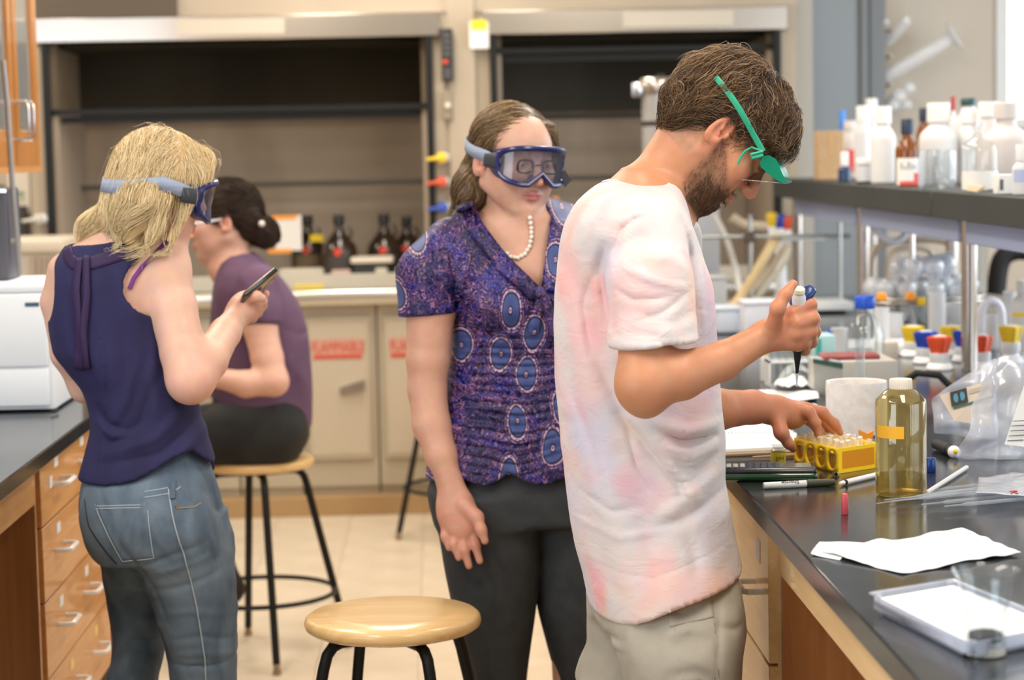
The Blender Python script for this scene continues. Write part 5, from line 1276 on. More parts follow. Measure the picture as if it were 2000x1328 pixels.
def girlcol(p):
    q, lips, ch, no, ear, bro = head_masks(p, GR, GO, .93); inh = (np.linalg.norm(q, axis=1) < .15)
    base = np.tile(A([.68, .415, .315]), (len(p), 1))*(1+.03*pnoise(p, 40, 3)[:, None])
    el = np.exp(-(((p-A(px(375, 760, 4.12)))/.06)**2).sum(1))+.8*np.exp(-(((p-A(px(495, 595, 4.33)))/.05)**2).sum(1))
    base = base+(.5*el)[:, None]*(A([.66, .27, .20])-base)
    base = base+(inh*(.6*ch+.4*no+.6*ear))[:, None]*(A([.74, .30, .25])-base)
    return np.clip(base+(inh*lips*.8)[:, None]*(A([.55, .13, .13])-base), 0, 1)
pts, quads = B.mesh(.0034); tick('girl body')
gbody = mesh_obj('body', pts, quads, SKIN, girl, col=girlcol); GB = B
# ---- tank top
T = Field()
T.loft(rows([(455, 165, 275, 4.22, .055, .06), (470, 140, 300, 4.22, .075, .08), (492, 122, 312, 4.22, .09, .10), (520, 108, 316, 4.22, .105, .12), (560, 100, 322, 4.22, .115, .13), (620, 99, 326, 4.22, .12, .14), (680, 108, 335, 4.22, .12, .14), (720, 135, 350, 4.22, .115, .135), (760, 165, 372, 4.22, .11, .13), (800, 178, 388, 4.22, .11, .125),
    (840, 180, 400, 4.22, .115, .125), (880, 170, 412, 4.22, .125, .13), (930, 156, 423, 4.22, .14, .135), (975, 148, 430, 4.22, .15, .14), (1000, 147, 431, 4.22, .15, .14)]), n=2.2, k=.03, ang=.22)
def gfold(pts_, w, amp): T.fold([px(x, y, 4.08) for x, y in pts_], pr(w, 4.1), amp, yc=4.24)
gfold([(183, 590), (200, 700), (198, 800), (190, 920)], 3, .004); gfold([(215, 520), (228, 620), (250, 740), (280, 860)], 14, -.005)
gfold([(262, 700), (240, 790), (205, 850)], 10, .006); gfold([(300, 740), (270, 830), (210, 880)], 10, -.006); gfold([(360, 800), (300, 860), (200, 890)], 10, .007); gfold([(375, 830), (310, 890), (190, 915)], 9, -.006)
gfold([(390, 850), (340, 900), (260, 935)], 9, .005); gfold([(185, 800), (200, 830), (240, 845)], 8, -.007); gfold([(180, 830), (215, 855), (270, 850)], 8, .006)
gfold([(150, 560), (160, 660), (190, 740)], 10, .004); gfold([(130, 580), (140, 670), (175, 750)], 9, -.004); gfold([(330, 700), (350, 770), (360, 850)], 12, -.004)
gfold([(300, 640), (290, 740), (300, 820)], 10, .004)
T.disp(lambda p: (.0022*pnoise(p*A([1, 1, .6]), 30, 41)).astype(F32), (-3, 0, 0), (3, 9, 3))
# neck opening at the back, arm holes, keyhole, split hem
nkc = px(205, 462, 4.24)
T.cut(lambda p: (.078-np.sqrt(((p[:, 0]-nkc[0])/1.05)**2+((p[:, 1]-nkc[1]+.02)/1.1)**2+((p[:, 2]-nkc[2]-.012)/.82)**2)), tuple(nkc-.25), tuple(nkc+.25))
def hole(c, rx, rz, lo, hi, sl=0.):
    T.cut(lambda p: (1-np.sqrt(((p[:, 0]-c[0]-sl*(p[:, 2]-c[2]))/rx)**2+((p[:, 2]-c[2])/rz)**2))*min(rx, rz), lo, hi)
c = px(346, 556, 4.15); hole(c, .102, .074, (c[0]-.2, 4.0, c[2]-.2), (c[0]+.3, 4.5, c[2]+.2))
c = px(92, 560, 4.2); hole(c, .026, .07, (c[0]-.2, 4.0, c[2]-.2), (c[0]+.05, 4.5, c[2]+.2))
kx_, kz_ = px(160, 497, 4.1)[0], px(160, 497, 4.1)[2]
h0 = px(230, 947, 4.1)[2]; sx0, sz0 = px(371, 884, 4.1)[0], px(371, 884, 4.1)[2]
def ghem(p):
    dx = p[:, 0]-sx0
    zz = np.where(dx < 0, h0+(sz0-h0)*np.exp(-(dx/.085)**2), sz0+(px(425, 938, 4.1)[2]-sz0)*np.clip(dx/.055, 0, 1.2))
    return (np.where(p[:, 1] < 4.27, zz, h0)-p[:, 2]).astype(F32)
T.cut(ghem, op=False)
pts, quads = T.mesh(.0038); tick('tank %d' % len(quads))
NAVY = noisy(mat('navy_jersey', (.013, .012, .055), .85), (.010, .009, .045), (.020, .018, .08), (8, 8, 3), 4, bump=.35, bscale=(260, 260, 120), bdist=.0009)
tank = mesh_obj('sleeveless_top', pts, quads, NAVY, girl, solid=.0028)
T.cuts = []
TRIM = mat('navy_trim', (.022, .008, .055), .7)
ribbon_on(T, 'neck_band', [(140, 482), (150, 502), (165, 512), (200, 508), (250, 492), (305, 474)], (.022, .026), 4.22, TRIM, girl, .003)
ribbon_on(T, 'tie_ribbon', [(172, 500), (168, 560), (176, 640), (172, 712)], (.014, .020), 4.22, TRIM, girl, .006)
ribbon_on(T, 'tie_ribbon', [(186, 495), (190, 570), (184, 640), (190, 708)], (.012, .012), 4.22, TRIM, girl, .010)
sy = [(318, 474), (296, 500), (273, 522), (257, 545), (249, 566)]
MB().tube([Vector((px(x, y, 4.1)[0], (surf_y(GB, px(x, y, 4.1)[0], px(x, y, 4.1)[2], 3.95) or 4.12)-.002, px(x, y, 4.1)[2])) for x, y in sy], .0048, 8).build('undershirt_strap', mat('purple_strap', (.17, .03, .22), .6), girl)
# ---- jeans
S = Field()
S.loft(rows([(850, 195, 392, 4.22, .09, .10), (900, 180, 402, 4.22, .11, .115), (940, 164, 418, 4.22, .135, .13), (990, 157, 430, 4.22, .15, .135), (1040, 168, 444, 4.22, .155, .14), (1075, 182, 450, 4.22, .15, .14)]), n=2.3, k=.05, ang=.22)
S.loft(rows([(1000, 176, 330, 4.28, .10, .10), (1060, 190, 330, 4.29, .105, .10), (1120, 203, 322, 4.30, .10, .095), (1180, 216, 320, 4.30, .09, .09), (1260, 226, 318, 4.3, .082, .085), (1328, 214, 305, 4.3, .075, .08), (1450, 225, 300, 4.3, .06, .07), (1650, 230, 298, 4.3, .06, .07)]), n=2.3, k=.03)
S.loft(rows([(1000, 250, 440, 4.20, .11, .11), (1060, 262, 452, 4.19, .115, .11), (1120, 280, 456, 4.18, .11, .105), (1180, 302, 458, 4.18, .10, .10), (1260, 326, 461, 4.18, .09, .095), (1328, 336, 460, 4.18, .085, .09), (1450, 350, 450, 4.18, .07, .08), (1650, 352, 446, 4.18, .07, .08)]), n=2.3, k=.014)
S.ell(px(236, 1020, 4.14), (.058, .055, .070), k=.05); S.ell(px(335, 1030, 4.10), (.078, .055, .08), k=.05)
def jf(pts_, w, amp): S.fold([px(x, y, 4.05) for x, y in pts_], pr(w, 4.1), amp, yc=4.25)
jf([(232, 1062), (262, 1100), (300, 1160), (325, 1230)], 4.2, -0.0044); jf([(262, 1110), (320, 1090), (400, 1060)], 6.3, -0.0044); jf([(275, 1130), (330, 1115), (410, 1090)], 5.6, 0.0033)
jf([(290, 1160), (350, 1150), (430, 1120)], 6.3, -0.0033); jf([(310, 1210), (370, 1200), (450, 1215)], 5.6, 0.0022); jf([(330, 1260), (390, 1250), (458, 1270)], 5.6, -0.0033)
jf([(335, 1290), (390, 1285), (455, 1295)], 4.9, 0.0033); jf([(330, 1310), (390, 1312), (455, 1305)], 4.2, -0.00385); jf([(395, 1000), (420, 1100), (428, 1200), (430, 1320)], 3, 0.0022)
jf([(215, 1180), (260, 1190), (310, 1180)], 5.6, -0.0033); jf([(222, 1240), (265, 1250), (312, 1235)], 5.6, 0.0033); jf([(215, 1290), (255, 1285), (300, 1300)], 4.9, -0.00385); jf([(205, 1130), (250, 1150), (300, 1150)], 5.6, 0.00275)
jf([(187, 955), (200, 1000), (232, 1062)], 4, -0.00275); jf([(430, 1010), (440, 1060), (452, 1100)], 4.2, 0.0022)
S.disp(lambda p: (.0022*pnoise(p*A([1, 1, 1.5]), 42, 51)+.001*pnoise(p, 95, 52)).astype(F32), (-3, 0, 0), (3, 9, 3))
S.plane_cut(px(300, 872, DG), (0, 0, 1)); S.plane_cut((0, 0, .045), (0, 0, -1))
pts, quads = S.mesh(.005); tick('jeans %d' % len(quads))
DEN = noisy(mat('blue_denim', (.05, .08, .12), .85), (.026, .048, .085), (.19, .25, .31), (8, 8, 5), 8, .3, .76, .5, (420, 420, 200), .8, .0012)
jeans = mesh_obj('jeans', pts, quads, DEN, girl, solid=.003)
applique(S, 'back_pocket', [(203, 966), (307, 958), (320, 1062), (258, 1072)], 4.2, .007, DEN, girl, 12, 14)
STI = mat('jean_stitch', (.30, .22, .12), .8); STL = mat('jean_stitch_pale', (.33, .38, .42), .8)
def stitch(pts_, w=.0013, m=STI, d=4.2, F=S, off=.0045, par=girl):
    V = []
    for (x0, y0), (x1, y1) in zip(pts_, pts_[1:]):
        for k in range(8):
            q = px(x0+(x1-x0)*k/8, y0+(y1-y0)*k/8, d); y = surf_y(F, q[0], q[2], d-.3)
            if y is not None: V.append(Vector((q[0], y-off, q[2])))
    if len(V) > 3: MB().tube(V, w, 5).build('seam', m, par)
stitch([(203, 970), (307, 962)], m=STL); stitch([(205, 974), (306, 967)], m=STL); stitch([(203, 966), (258, 1072), (320, 1062), (307, 958)], m=STL)
stitch([(345, 935), (357, 985), (378, 1060), (398, 1160), (412, 1260), (414, 1328)], .0016, STL); stitch([(371, 936), (396, 942), (420, 944)]); stitch([(362, 968), (395, 968), (432, 950)]); stitch([(300, 950), (350, 942), (372, 930)], m=STL); stitch([(300, 940), (350, 932)], m=STL)
stitch([(178, 960), (192, 1010), (232, 1062), (285, 1125), (318, 1200)], .0014, BLKR)
for x, y in ((363, 967), (380, 935)):
    q = px(x, y, 4.2); yy = surf_y(S, q[0], q[2], 3.9)
    m = MB(); bmesh.ops.create_uvsphere(m.bm, u_segments=8, v_segments=6, radius=.004, matrix=Matrix.Translation((q[0], yy-.002, q[2]))); m.build('rivet', mat('copper_rivet', (.22, .10, .05), .35, .8), girl)
ribbon_on(S, 'belt_loop', [(352, 925), (354, 952)], (.010, .010), 4.2, DEN, girl, .004)
# ---- hair
H = Field(); HT = lambda x, y, z: A(GO+GR@np.array([x, y, z]))
H.ell(HT(0, -.010, .033), (.082, .092, .088), GR, .02)
H.ell(HT(0, -.070, -.040), (.066, .032, .055), GR, .035); H.ell(px(218, 447, 4.24), (.058, .055, .036), k=.04); H.ell(px(192, 452, 4.24), (.038, .045, .034), k=.03)
H.rc(HT(-.070, -.045, -.02), px(255, 460, 4.14), .032, .020, .03); H.rc(HT(-.078, .000, -.02), px(295, 462, 4.12), .018, .010, .02); H.rc(HT(-.070, .045, .0), px(331, 468, 4.13), .010, .006, .02)
H.rc(HT(.07, -.03, -.02), HT(.075, -.03, -.11), .03, .02, .03); H.rc(HT(-.02, .070, .072), HT(-.055, .062, .045), .022, .014, .03)
H.ell(HT(0, .095, -.050), (.066, .050, .088), GR, .012, 's')
H.ell(HT(-.092, .018, -.036), (.020, .022, .040), GR, .012, 's')
pts, quads = H.mesh(.0035, B=16)
H3 = hairmat('blond_hair', (.6, .42, .2), None, .42)
gh = mesh_obj('hair', pts, quads, H3, girl, col=lambda p: np.clip(A([.50, .34, .16])[None]*(1+.2*pnoise(p, 120, 8)[:, None]), .01, 1))
def gflow(p):
    q = (p-GO)@GR; f = np.zeros_like(q); top = 1/(1+np.exp(-(q[:, 2]-.060)/.014)); s_ = np.sign(q[:, 0]-.01)
    f[:, 0] = s_*1.*top; f[:, 1] = np.where(q[:, 1] > .01, .55, -.45)*(.3+top); f[:, 2] = -1.1+1.05*top
    low = (q[:, 2] < -.03)&(q[:, 1] < -.03); f[:, 1] -= low*.75
    return (f@GR.T).astype(F32)
fg = lambda p: H.ev(p.astype(F32))
rt = surf_points(pts, quads, 5200, 3, lambda c: (((c-GO)@GR)[:, 2] > -.07))
strands('hair_strands', rt, fg, gflow, 12, .0085, np.random.RandomState(2).uniform(-.001, .0045, len(rt)), .0006, H3, gh, pick_cols((.58, .40, .18), (1., .84, .54), len(rt), 5, .9), 7, .16, .003)
rt = surf_points(pts, quads, 140, 9, lambda c: ((c-GO)@GR)[:, 2] > .05)
strands('stray_hairs', rt, fg, gflow, 9, .009, np.random.RandomState(2).uniform(.004, .014, len(rt)), .0003, H3, gh, pick_cols((.7, .5, .3), (.9, .7, .45), len(rt), 6), 8, .6, .010)
goggles(girl, lambda x, y, z: GT(x*1.06, y-.006, z*1.12+.002), 'navy goggles with a pale grey strap round her blonde hair', hair=.016, zback=-.030, bk=.022)
# ---- phone
pc = px(503, 562, 4.325); ax = Vector((px(521, 549, 4.34)-px(487, 577, 4.31))).normalized()
t = thing('phone', 'black smartphone with a warm lit screen held by the blonde girl', 'phone', tuple(pc))
M_ = frameM(pc, ax, Vector((.15, -.5, -.85)).cross(ax)); 
m = MB().box((-.048, -.027, -.0055), (.052, .027, .0055), .005, 3, M_); m.build('case', mat('phone_black', (.012, .018, .018), .12, coat=.8), t)
MB().box((-.042, -.0235, -.0062), (.044, .0235, -.0056), 0, 1, M_).build('screen', mat('phone_screen', (.35, .16, .05), .1, emit=((.8, .38, .12), .35)), t)
MB().box((-.046, -.0275, -.002), (.050, -.0268, .003), .001, 1, M_).build('metal_edge', CHROME, t)
tick('girl done')
# ================================================================ the seated woman
DS = SS[1]
sit = thing('person', 'seated dark-haired woman in a purple t-shirt on the middle stool', 'person', (SS[0], SS[1], .61))
_f = np.array([-.93, -.12, -.10]); NR, NO = head_frame(px(432, 430, DS), _f, (-.12, 0, 1))
B = Field(); NT = head(B, NR, NO, 1.0, fem=True)
d_ = DS
B.rc(NT(0, -.035, -.045), px(452, 520, d_), .046, .055, .03); B.rc(NT(0, .005, -.085), px(438, 520, d_), .038, .050, .03)
B.loft(rows([(500, 430, 480, d_, .05, .05), (525, 422, 520, d_, .10, .10), (560, 425, 545, d_, .14, .14), (640, 428, 570, d_, .13, .13), (740, 430, 585, d_, .12, .12), (850, 440, 595, d_, .15, .15)]), k=.03)
arm_chain(B, [(505, 560, d_-.17, 28), (508, 640, d_-.20, 34), (522, 700, d_-.22, 32), (535, 745, d_-.24, 28)], .02)
arm_chain(B, [(535, 745, d_-.24, 28), (480, 750, d_-.25, 27), (425, 738, d_-.24, 20), (395, 735, d_-.22, 17)], .02)
B.rc(px(395, 735, d_-.22), px(365, 738, d_-.2), pr(17, d_), pr(18, d_), .01); B.chain([px(365, 738, d_-.2), px(345, 745, d_-.19)], [.02, .012], .01)
arm_chain(B, [(495, 560, d_+.17, 28), (500, 680, d_+.2, 30), (500, 740, d_+.2, 27), (400, 745, d_+.12, 17)], .02)
def sitcol(p):
    q, lips, ch, no, ear, bro = head_masks(p, NR, NO); inh = (np.linalg.norm(q, axis=1) < .15)
    base = np.tile(A([.60, .34, .25]), (len(p), 1))
    base = base+(inh*(.5*ch+.4*no+.6*ear))[:, None]*(A([.66, .26, .2])-base)
    base = base+(inh*lips*.7)[:, None]*(A([.5, .12, .12])-base)
    return np.clip(base+(inh*bro*.7)[:, None]*(A([.05, .03, .02])-base), 0, 1)
pts, quads = B.mesh(.0045); tick('sit body')
sbody = mesh_obj('body', pts, quads, SKIN, sit, col=sitcol); eyes(sbody, NT)
T = Field()
T.loft(rows([(495, 446, 496, d_, .06, .06), (512, 432, 515, d_, .11, .11), (535, 424, 538, d_, .15, .15), (565, 418, 562, d_, .17, .17), (610, 414, 588, d_, .165, .165), (670, 412, 602, d_, .15, .15), (740, 412, 607, d_, .15, .15), (800, 418, 608, d_, .165, .165), (850, 430, 606, d_, .17, .17)]), n=2.2, k=.03)
T.rc(px(505, 555, d_-.17), px(506, 610, d_-.19), .058, .062, .03); T.rc(px(506, 610, d_-.19), px(508, 660, d_-.20), .063, .066, .02).clip(px(505, 622, d_-.2), (-.12, 0, -1))
T.rc(px(500, 555, d_+.17), px(504, 650, d_+.19), .06, .066, .03).clip(px(505, 622, d_+.2), (0, 0, -1))
for pts_, w, amp in (([(575, 600), (590, 700), (560, 780)], 12, -.008), ([(560, 690), (590, 740), (600, 790)], 10, .007), ([(555, 640), (585, 655), (600, 650)], 7, -.006), ([(470, 530), (500, 560), (520, 600)], 10, .004)): T.fold([px(x, y, d_-.1) for x, y in pts_], pr(w, d_), amp, yc=d_)
T.cut(lambda p: .070-np.sqrt(((p[:, 0]-px(452, 500, d_)[0])/1.)**2+((p[:, 1]-d_)/.95)**2+((p[:, 2]-px(452, 497, d_)[2])/.75)**2))
hb1, hb2 = px(412, 772, d_), px(606, 832, d_)
T.cut(lambda p: hb1[2]+(p[:, 0]-hb1[0])*(hb2[2]-hb1[2])/(hb2[0]-hb1[0])-p[:, 2], op=False)
pts, quads = T.mesh(.0055)
mesh_obj('t_shirt', pts, quads, noisy(mat('plum_jersey', (.10, .05, .10), .85), (.085, .042, .085), (.125, .065, .12), (6, 6, 6), 3, bump=.2, bscale=(200, 200, 200), bdist=.001), sit, solid=.003)
S = Field()
S.loft(rows([(750, 425, 596, d_, .13, .13), (800, 410, 603, d_, .17, .17), (850, 405, 605, d_, .19, .19), (886, 430, 590, d_, .17, .17)]), n=2.3, k=.04)
for sy_, kx2 in ((-.11, -1.10), (.11, -1.06)):
    kn = np.array([kx2, DS+sy_*1.3, .66]); hp_ = px(540, 845, DS+sy_); hp_[2] = .70
    S.rc(hp_, kn, .088, .064, .04); an = np.array([kx2+.12+(.30 if sy_ < 0 else 0), DS+sy_*1.2, .30]); S.rc(kn, an, .062, .045, .03)
S.plane_cut((0, 0, .612), (0, 0, -1), (SS[0]-.2, 0, .55), (SS[0]+.2, 9, .63)); S.cuts = []
S.add(lambda p: np.where(((p[:, 0]-SS[0])**2+(p[:, 1]-SS[1])**2) < .22**2, .612-p[:, 2], -1.).astype(F32), (-3, 5, .5), (3, 8, .7), 'i', .006)
pts, quads = S.mesh(.007)
mesh_obj('trousers', pts, quads, noisy(mat('black_cotton', (.012, .014, .015), .8), (.009, .010, .011), (.018, .02, .02), (9, 9, 9), 4), sit)
for sy_, kx2 in ((-.11, -1.10), (.11, -1.06)):
    F_ = Field(); ax_ = kx2+.12+(.30 if sy_ < 0 else 0); yy = DS+sy_*1.2
    F_.rc((ax_, yy, .30), (ax_+.02, yy, .235), .05, .045, .03); F_.rc((ax_+.03, yy, .235), (ax_-.12, yy, .225), .04, .032, .03)
    a_, b_ = F_.mesh(.006); mesh_obj('shoe', a_, b_, BLKR, sit)
# black bag-like boot toe seen past the girl's knee
H = Field(); HT = lambda x, y, z: A(NO+NR@np.array([x, y, z]))
H.ell(HT(0, -.022, .036), (.084, .104, .088), NR, .02); H.ell(HT(0, -.080, -.030), (.060, .040, .050), NR, .04)
H.ell(px(518, 455, d_), (.040, .042, .048), k=.012); H.ell(HT(0, .090, -.045), (.10, .056, .078), NR, .012, 's')
H.ell(HT(.088, .012, -.022), (.022, .026, .040), NR, .01, 's'); H.ell(HT(0, .02, -.11), (.060, .070, .060), NR, .02, 's')
H.disp(lambda p: (.004*pnoise(p, 55, 71)).astype(F32), (-3, 0, 0), (3, 9, 3))
pts, quads = H.mesh(.0045, B=16)
H4 = hairmat('dark_hair', (.03, .018, .01), None, .42)
sh_ = mesh_obj('hair', pts, quads, H4, sit, col=lambda p: np.clip(A([.022, .012, .008])[None]*(1+.3*pnoise(p, 90, 8)[:, None]), .004, 1))
def nflow(p):
    q = (p-NO)@NR; f = np.zeros_like(q); f[:, 1] = -1; f[:, 2] = np.where(q[:, 2] > .06, 0, -.25); f = (f+.7*np.stack([pnoise(p, 40, 80+j) for j in range(3)], 1))
    return (f@NR.T).astype(F32)
fn_ = lambda p: H.ev(p.astype(F32))
rt = surf_points(pts, quads, 2600, 3, lambda c: c[:, 2] > 0)
strands('hair_strands', rt, fn_, nflow, 8, .009, np.random.RandomState(2).uniform(-.001, .006, len(rt)), .0009, H4, sh_, pick_cols((.018, .010, .006), (.10, .055, .03), len(rt), 5, 1.6), 7, .35, .002)
MB().tube([Vector(NT(.082, .0, .004)), Vector(NT(.082, .05, .002)), Vector(NT(.070, .090, .0))], [.003, .004, .004], 8).build('spectacle_arm', mat('spectacle_white', (.65, .68, .72), .3), sbody)
m = MB(); bmesh.ops.create_uvsphere(m.bm, u_segments=10, v_segments=8, radius=.010, matrix=Matrix.Translation(px(511, 437, d_-.05))); m.build('hair_clip', mat('clip_pale', (.7, .62, .55), .3), sh_)
tick('sit done')
# ================================================================ things on and above the right bench
def atX(pxx, X, z):
    r = ray(pxx, 500); 
    for _ in range(3):
        d = X*r.y/r.x; q = proj((X, d, z)); r = ray(pxx, q[1])
    return (X, X*r.y/r.x, z)
CZ = .9105
def bz(pxx, pyy, z=CZ): q = PZ(pxx, pyy, z); return Vector((q.x, q.y, z))
def spx(d): return d/FPX
def bottle(name, label, c, r, h, m, capm, neck=.4, cap_h=.14, shoulder=.72, labm=None, lab=(.15, .55), cat='bottle', group=None, liquid=None, ribs=False, cap_r=None):
    t = thing(name, label, cat, c, group); x, y, z = c; rn = r*neck; hb = h*(1-cap_h)
    pr_ = [(r*.86, 0), (r*.97, .004), (r, r*.12), (r, hb*shoulder), (r*.96, hb*(shoulder+.06)), (r*.80, hb*(shoulder+.13)), (rn*1.15, hb*(shoulder+.20)), (rn, hb*(shoulder+.23)), (rn, hb)]
    MB().lathe(pr_, c, 32).build('body', m, t)
    if liquid: MB().lathe([(r*.84, .004), (r*.955, .008), (r*.965, liquid[0]*h)], c, 28).build('liquid', liquid[1], t)
    rc_ = cap_r or rn*1.22
    cp = MB()
    if ribs:
        n = 48; rings = []
        for z_ in (hb*.985, h*.985, h): rings.append([cp.bm.verts.new((x+(rc_*(1 if k % 2 else .94))*(1 if z_ < h else .93)*math.cos(2*PI*k/n), y+(rc_*(1 if k % 2 else .94))*(1 if z_ < h else .93)*math.sin(2*PI*k/n), z+z_)) for k in range(n)])
        for a, b in zip(rings, rings[1:]):
            for k in range(n): cp.bm.faces.new((a[k], a[(k+1) % n], b[(k+1) % n], b[k]))
        cp.bm.faces.new(rings[0][::-1]); cp.bm.faces.new(rings[-1])
    else: cp.lathe([(rc_, hb*.97), (rc_*1.02, hb), (rc_, h-.002), (rc_*.93, h)], c, 24)
    cp.build('cap', capm, t)
    if labm:
        m_ = MB(); a0 = -PI/2-1.25
        for k in range(14):
            p0, p1 = a0+k*.18, a0+(k+1)*.18; R_ = r*1.006
            m_.quad((x+R_*math.cos(p0), y+R_*math.sin(p0), z+h*lab[0]), (x+R_*math.cos(p1), y+R_*math.sin(p1), z+h*lab[0]), (x+R_*math.cos(p1), y+R_*math.sin(p1), z+h*lab[1]), (x+R_*math.cos(p0), y+R_*math.sin(p0), z+h*lab[1]))
        m_.build('label', labm, t)
    return t
HDPE = mat('hdpe_white', (.68, .67, .67), .45, sss=.15); HDPE2 = mat('hdpe_pinkish', (.66, .60, .57), .5, sss=.1)
AMB = mat('amber_glass', (.33, .10, .015), .08, 0, .55, 1.45); CAPN = mat('cap_navy', (.015, .03, .06), .35); CAPW = mat('cap_white', (.82, .80, .78), .4)
LABR = mat('label_red', (.70, .10, .08), .6)
SH = 1.392
def shelf_px(cx, top, w, X, bot=None):
    c = atX(cx, X, SH); d = c[1]; return c, w*spx(d)/2, (proj(c)[1]-top)*spx(d)
def sb(cx, top, w, X, label, m=HDPE, capm=CAPW, **k):
    c, r, h = shelf_px(cx, top, w, X); return bottle(k.pop('name', 'reagent_bottle'), label, c, r, h, m, capm, **k)
c, r, h = shelf_px(1619, 256, 50, 1.43); t = thing('cardboard_box', 'tan cardboard box at the left end of the shelf', 'box', c)
CARD = noisy(mat('cardboard', (.50, .33, .18), .8), (.46, .30, .16), (.54, .37, .21), (9, 9, 9), 3)
MB().box((c[0]-r, c[1]-r, SH), (c[0]+r, c[1]+r, SH+h), .002).build('carton', CARD, t); MB().box((c[0]-.006, c[1]-r-.001, SH+h*.5), (c[0]+.006, c[1]-r, SH+h)).build('tape', mat('tape_tan', (.55, .33, .14), .5), t); MB().box((c[0]-r*.6, c[1]-r-.001, SH+h*.2), (c[0]+r*.6, c[1]-r, SH+h*.24)).build('tape', mat('tape_tan'), t)
sb(1646, 215, 22, 1.54, 'slim dropper bottle with a blue tip behind the cardboard box', capm=mat('cap_bright_blue', (.05, .25, .75), .3), neck=.42, cap_h=.28)
sb(1661, 236, 34, 1.56, 'pink-shouldered bottle with a red label behind the small dropper', HDPE2, HDPE2, labm=LABR, lab=(.1, .5), neck=.6)
sb(1650, 296, 26, 1.38, 'small dropper bottle of navy liquid with a white domed top', mat('navy_liquid', (.01, .035, .10), .15, coat=.4), mat('dropper_white', (.84, .84, .86), .35), neck=.55, cap_h=.46, shoulder=.75, cap_r=.013)
sb(1686, 207, 34, 1.50, 'tall narrow white bottle left of the wide plain white one', neck=.62, cap_h=.2, shoulder=.76)
sb(1703, 193, 26, 1.66, 'white bottle whose cap shows behind the tall narrow one', neck=.7, cap_h=.2)
c, r, h = shelf_px(1688, 309, 28, 1.37); bottle('specimen_jar', 'small clear jar with a white lid and dark foot on the shelf', c, r, h, FROST, CAPW, neck=.93, cap_h=.2, shoulder=.8, cat='jar', cap_r=r*1.1, labm=mat('label_grey', (.62, .63, .66), .6), lab=(.2, .7))
MB().lathe([(r*1.02, 0), (r*1.02, h*.10)], c, 20).build('jar_foot', BLKR, bpy.data.objects['specimen_jar'])
sb(1726, 208, 50, 1.42, 'wide plain white bottle left of the amber bottle', neck=.5, cap_h=.2, shoulder=.70)
ab = sb(1772, 232, 47, 1.39, 'amber glass bottle with a dark cap and red-and-white label on the shelf', AMB, CAPN, neck=.42, cap_h=.20, shoulder=.66, labm=LABW, lab=(.02, .42))
c, r, h = shelf_px(1772, 232, 47, 1.39)
lm = MB()
for (u0, u1, z0, z1) in ((-.9, .95, .02, .08), (.35, .95, .08, .20)):
    for k in range(8):
        a0 = -PI/2+u0+(u1-u0)*k/8; a1 = -PI/2+u0+(u1-u0)*(k+1)/8; R_ = r*1.014
        lm.quad((c[0]+R_*math.cos(a0), c[1]+R_*math.sin(a0), SH+h*z0), (c[0]+R_*math.cos(a1), c[1]+R_*math.sin(a1), SH+h*z0), (c[0]+R_*math.cos(a1), c[1]+R_*math.sin(a1), SH+h*z1), (c[0]+R_*math.cos(a0), c[1]+R_*math.sin(a0), SH+h*z1))
lm.build('label_band', LABR, ab)
lm = MB()
for k in range(5):
    a0 = -PI/2-.75+k*.3; R_ = r*1.014; hh = (.10, .05, .11, .08, .06)[k]
    lm.quad((c[0]+R_*math.cos(a0), c[1]+R_*math.sin(a0), SH+h*.25), (c[0]+R_*math.cos(a0+.11), c[1]+R_*math.sin(a0+.11), SH+h*.25), (c[0]+R_*math.cos(a0+.11), c[1]+R_*math.sin(a0+.11), SH+h*(.25+hh)), (c[0]+R_*math.cos(a0), c[1]+R_*math.sin(a0), SH+h*(.25+hh)))
lm.build('label_print', mat('print_dark', (.06, .07, .10), .6), ab)
sb(1806, 211, 34, 1.62, 'dark bottle with a navy cap half hidden behind the large white bottle', AMB, CAPN, neck=.5, cap_h=.16)
sb(1833, 201, 76, 1.50, 'large white bottle with a round shoulder behind the clear beaker', neck=.48, cap_h=.21, shoulder=.70)
sb(1862, 188, 18, 1.68, 'thin bottle with a small red tip behind the white bottles', capm=mat('tip_red', (.40, .04, .04), .4), neck=.4, cap_h=.14)
sb(1892, 192, 50, 1.66, 'white bottle with a dark green cap at the back of the shelf', capm=mat('cap_dark_green', (.015, .06, .06), .35), neck=.5, cap_h=.06)
sb(1895, 214, 54, 1.60, 'milky bottle left of the round-shouldered glass bottle', neck=.55, cap_h=.16)
sb(1930, 199, 44, 1.64, 'pale bottle with a wide cap in the back row on the right', HDPE2, CAPW, neck=.72, cap_h=.16)
sb(1965, 200, 92, 1.50, 'largest cream bottle near the right edge of the shelf', HDPE2, HDPE2, neck=.42, cap_h=.16, shoulder=.66)
sb(1995, 282, 36, 1.38, 'white squeeze bottle with a blue band at the right edge of the shelf', HDPE, CAPW, neck=.5, cap_h=.3, labm=mat('band_blue', (.45, .50, .72), .5), lab=(.25, .5))
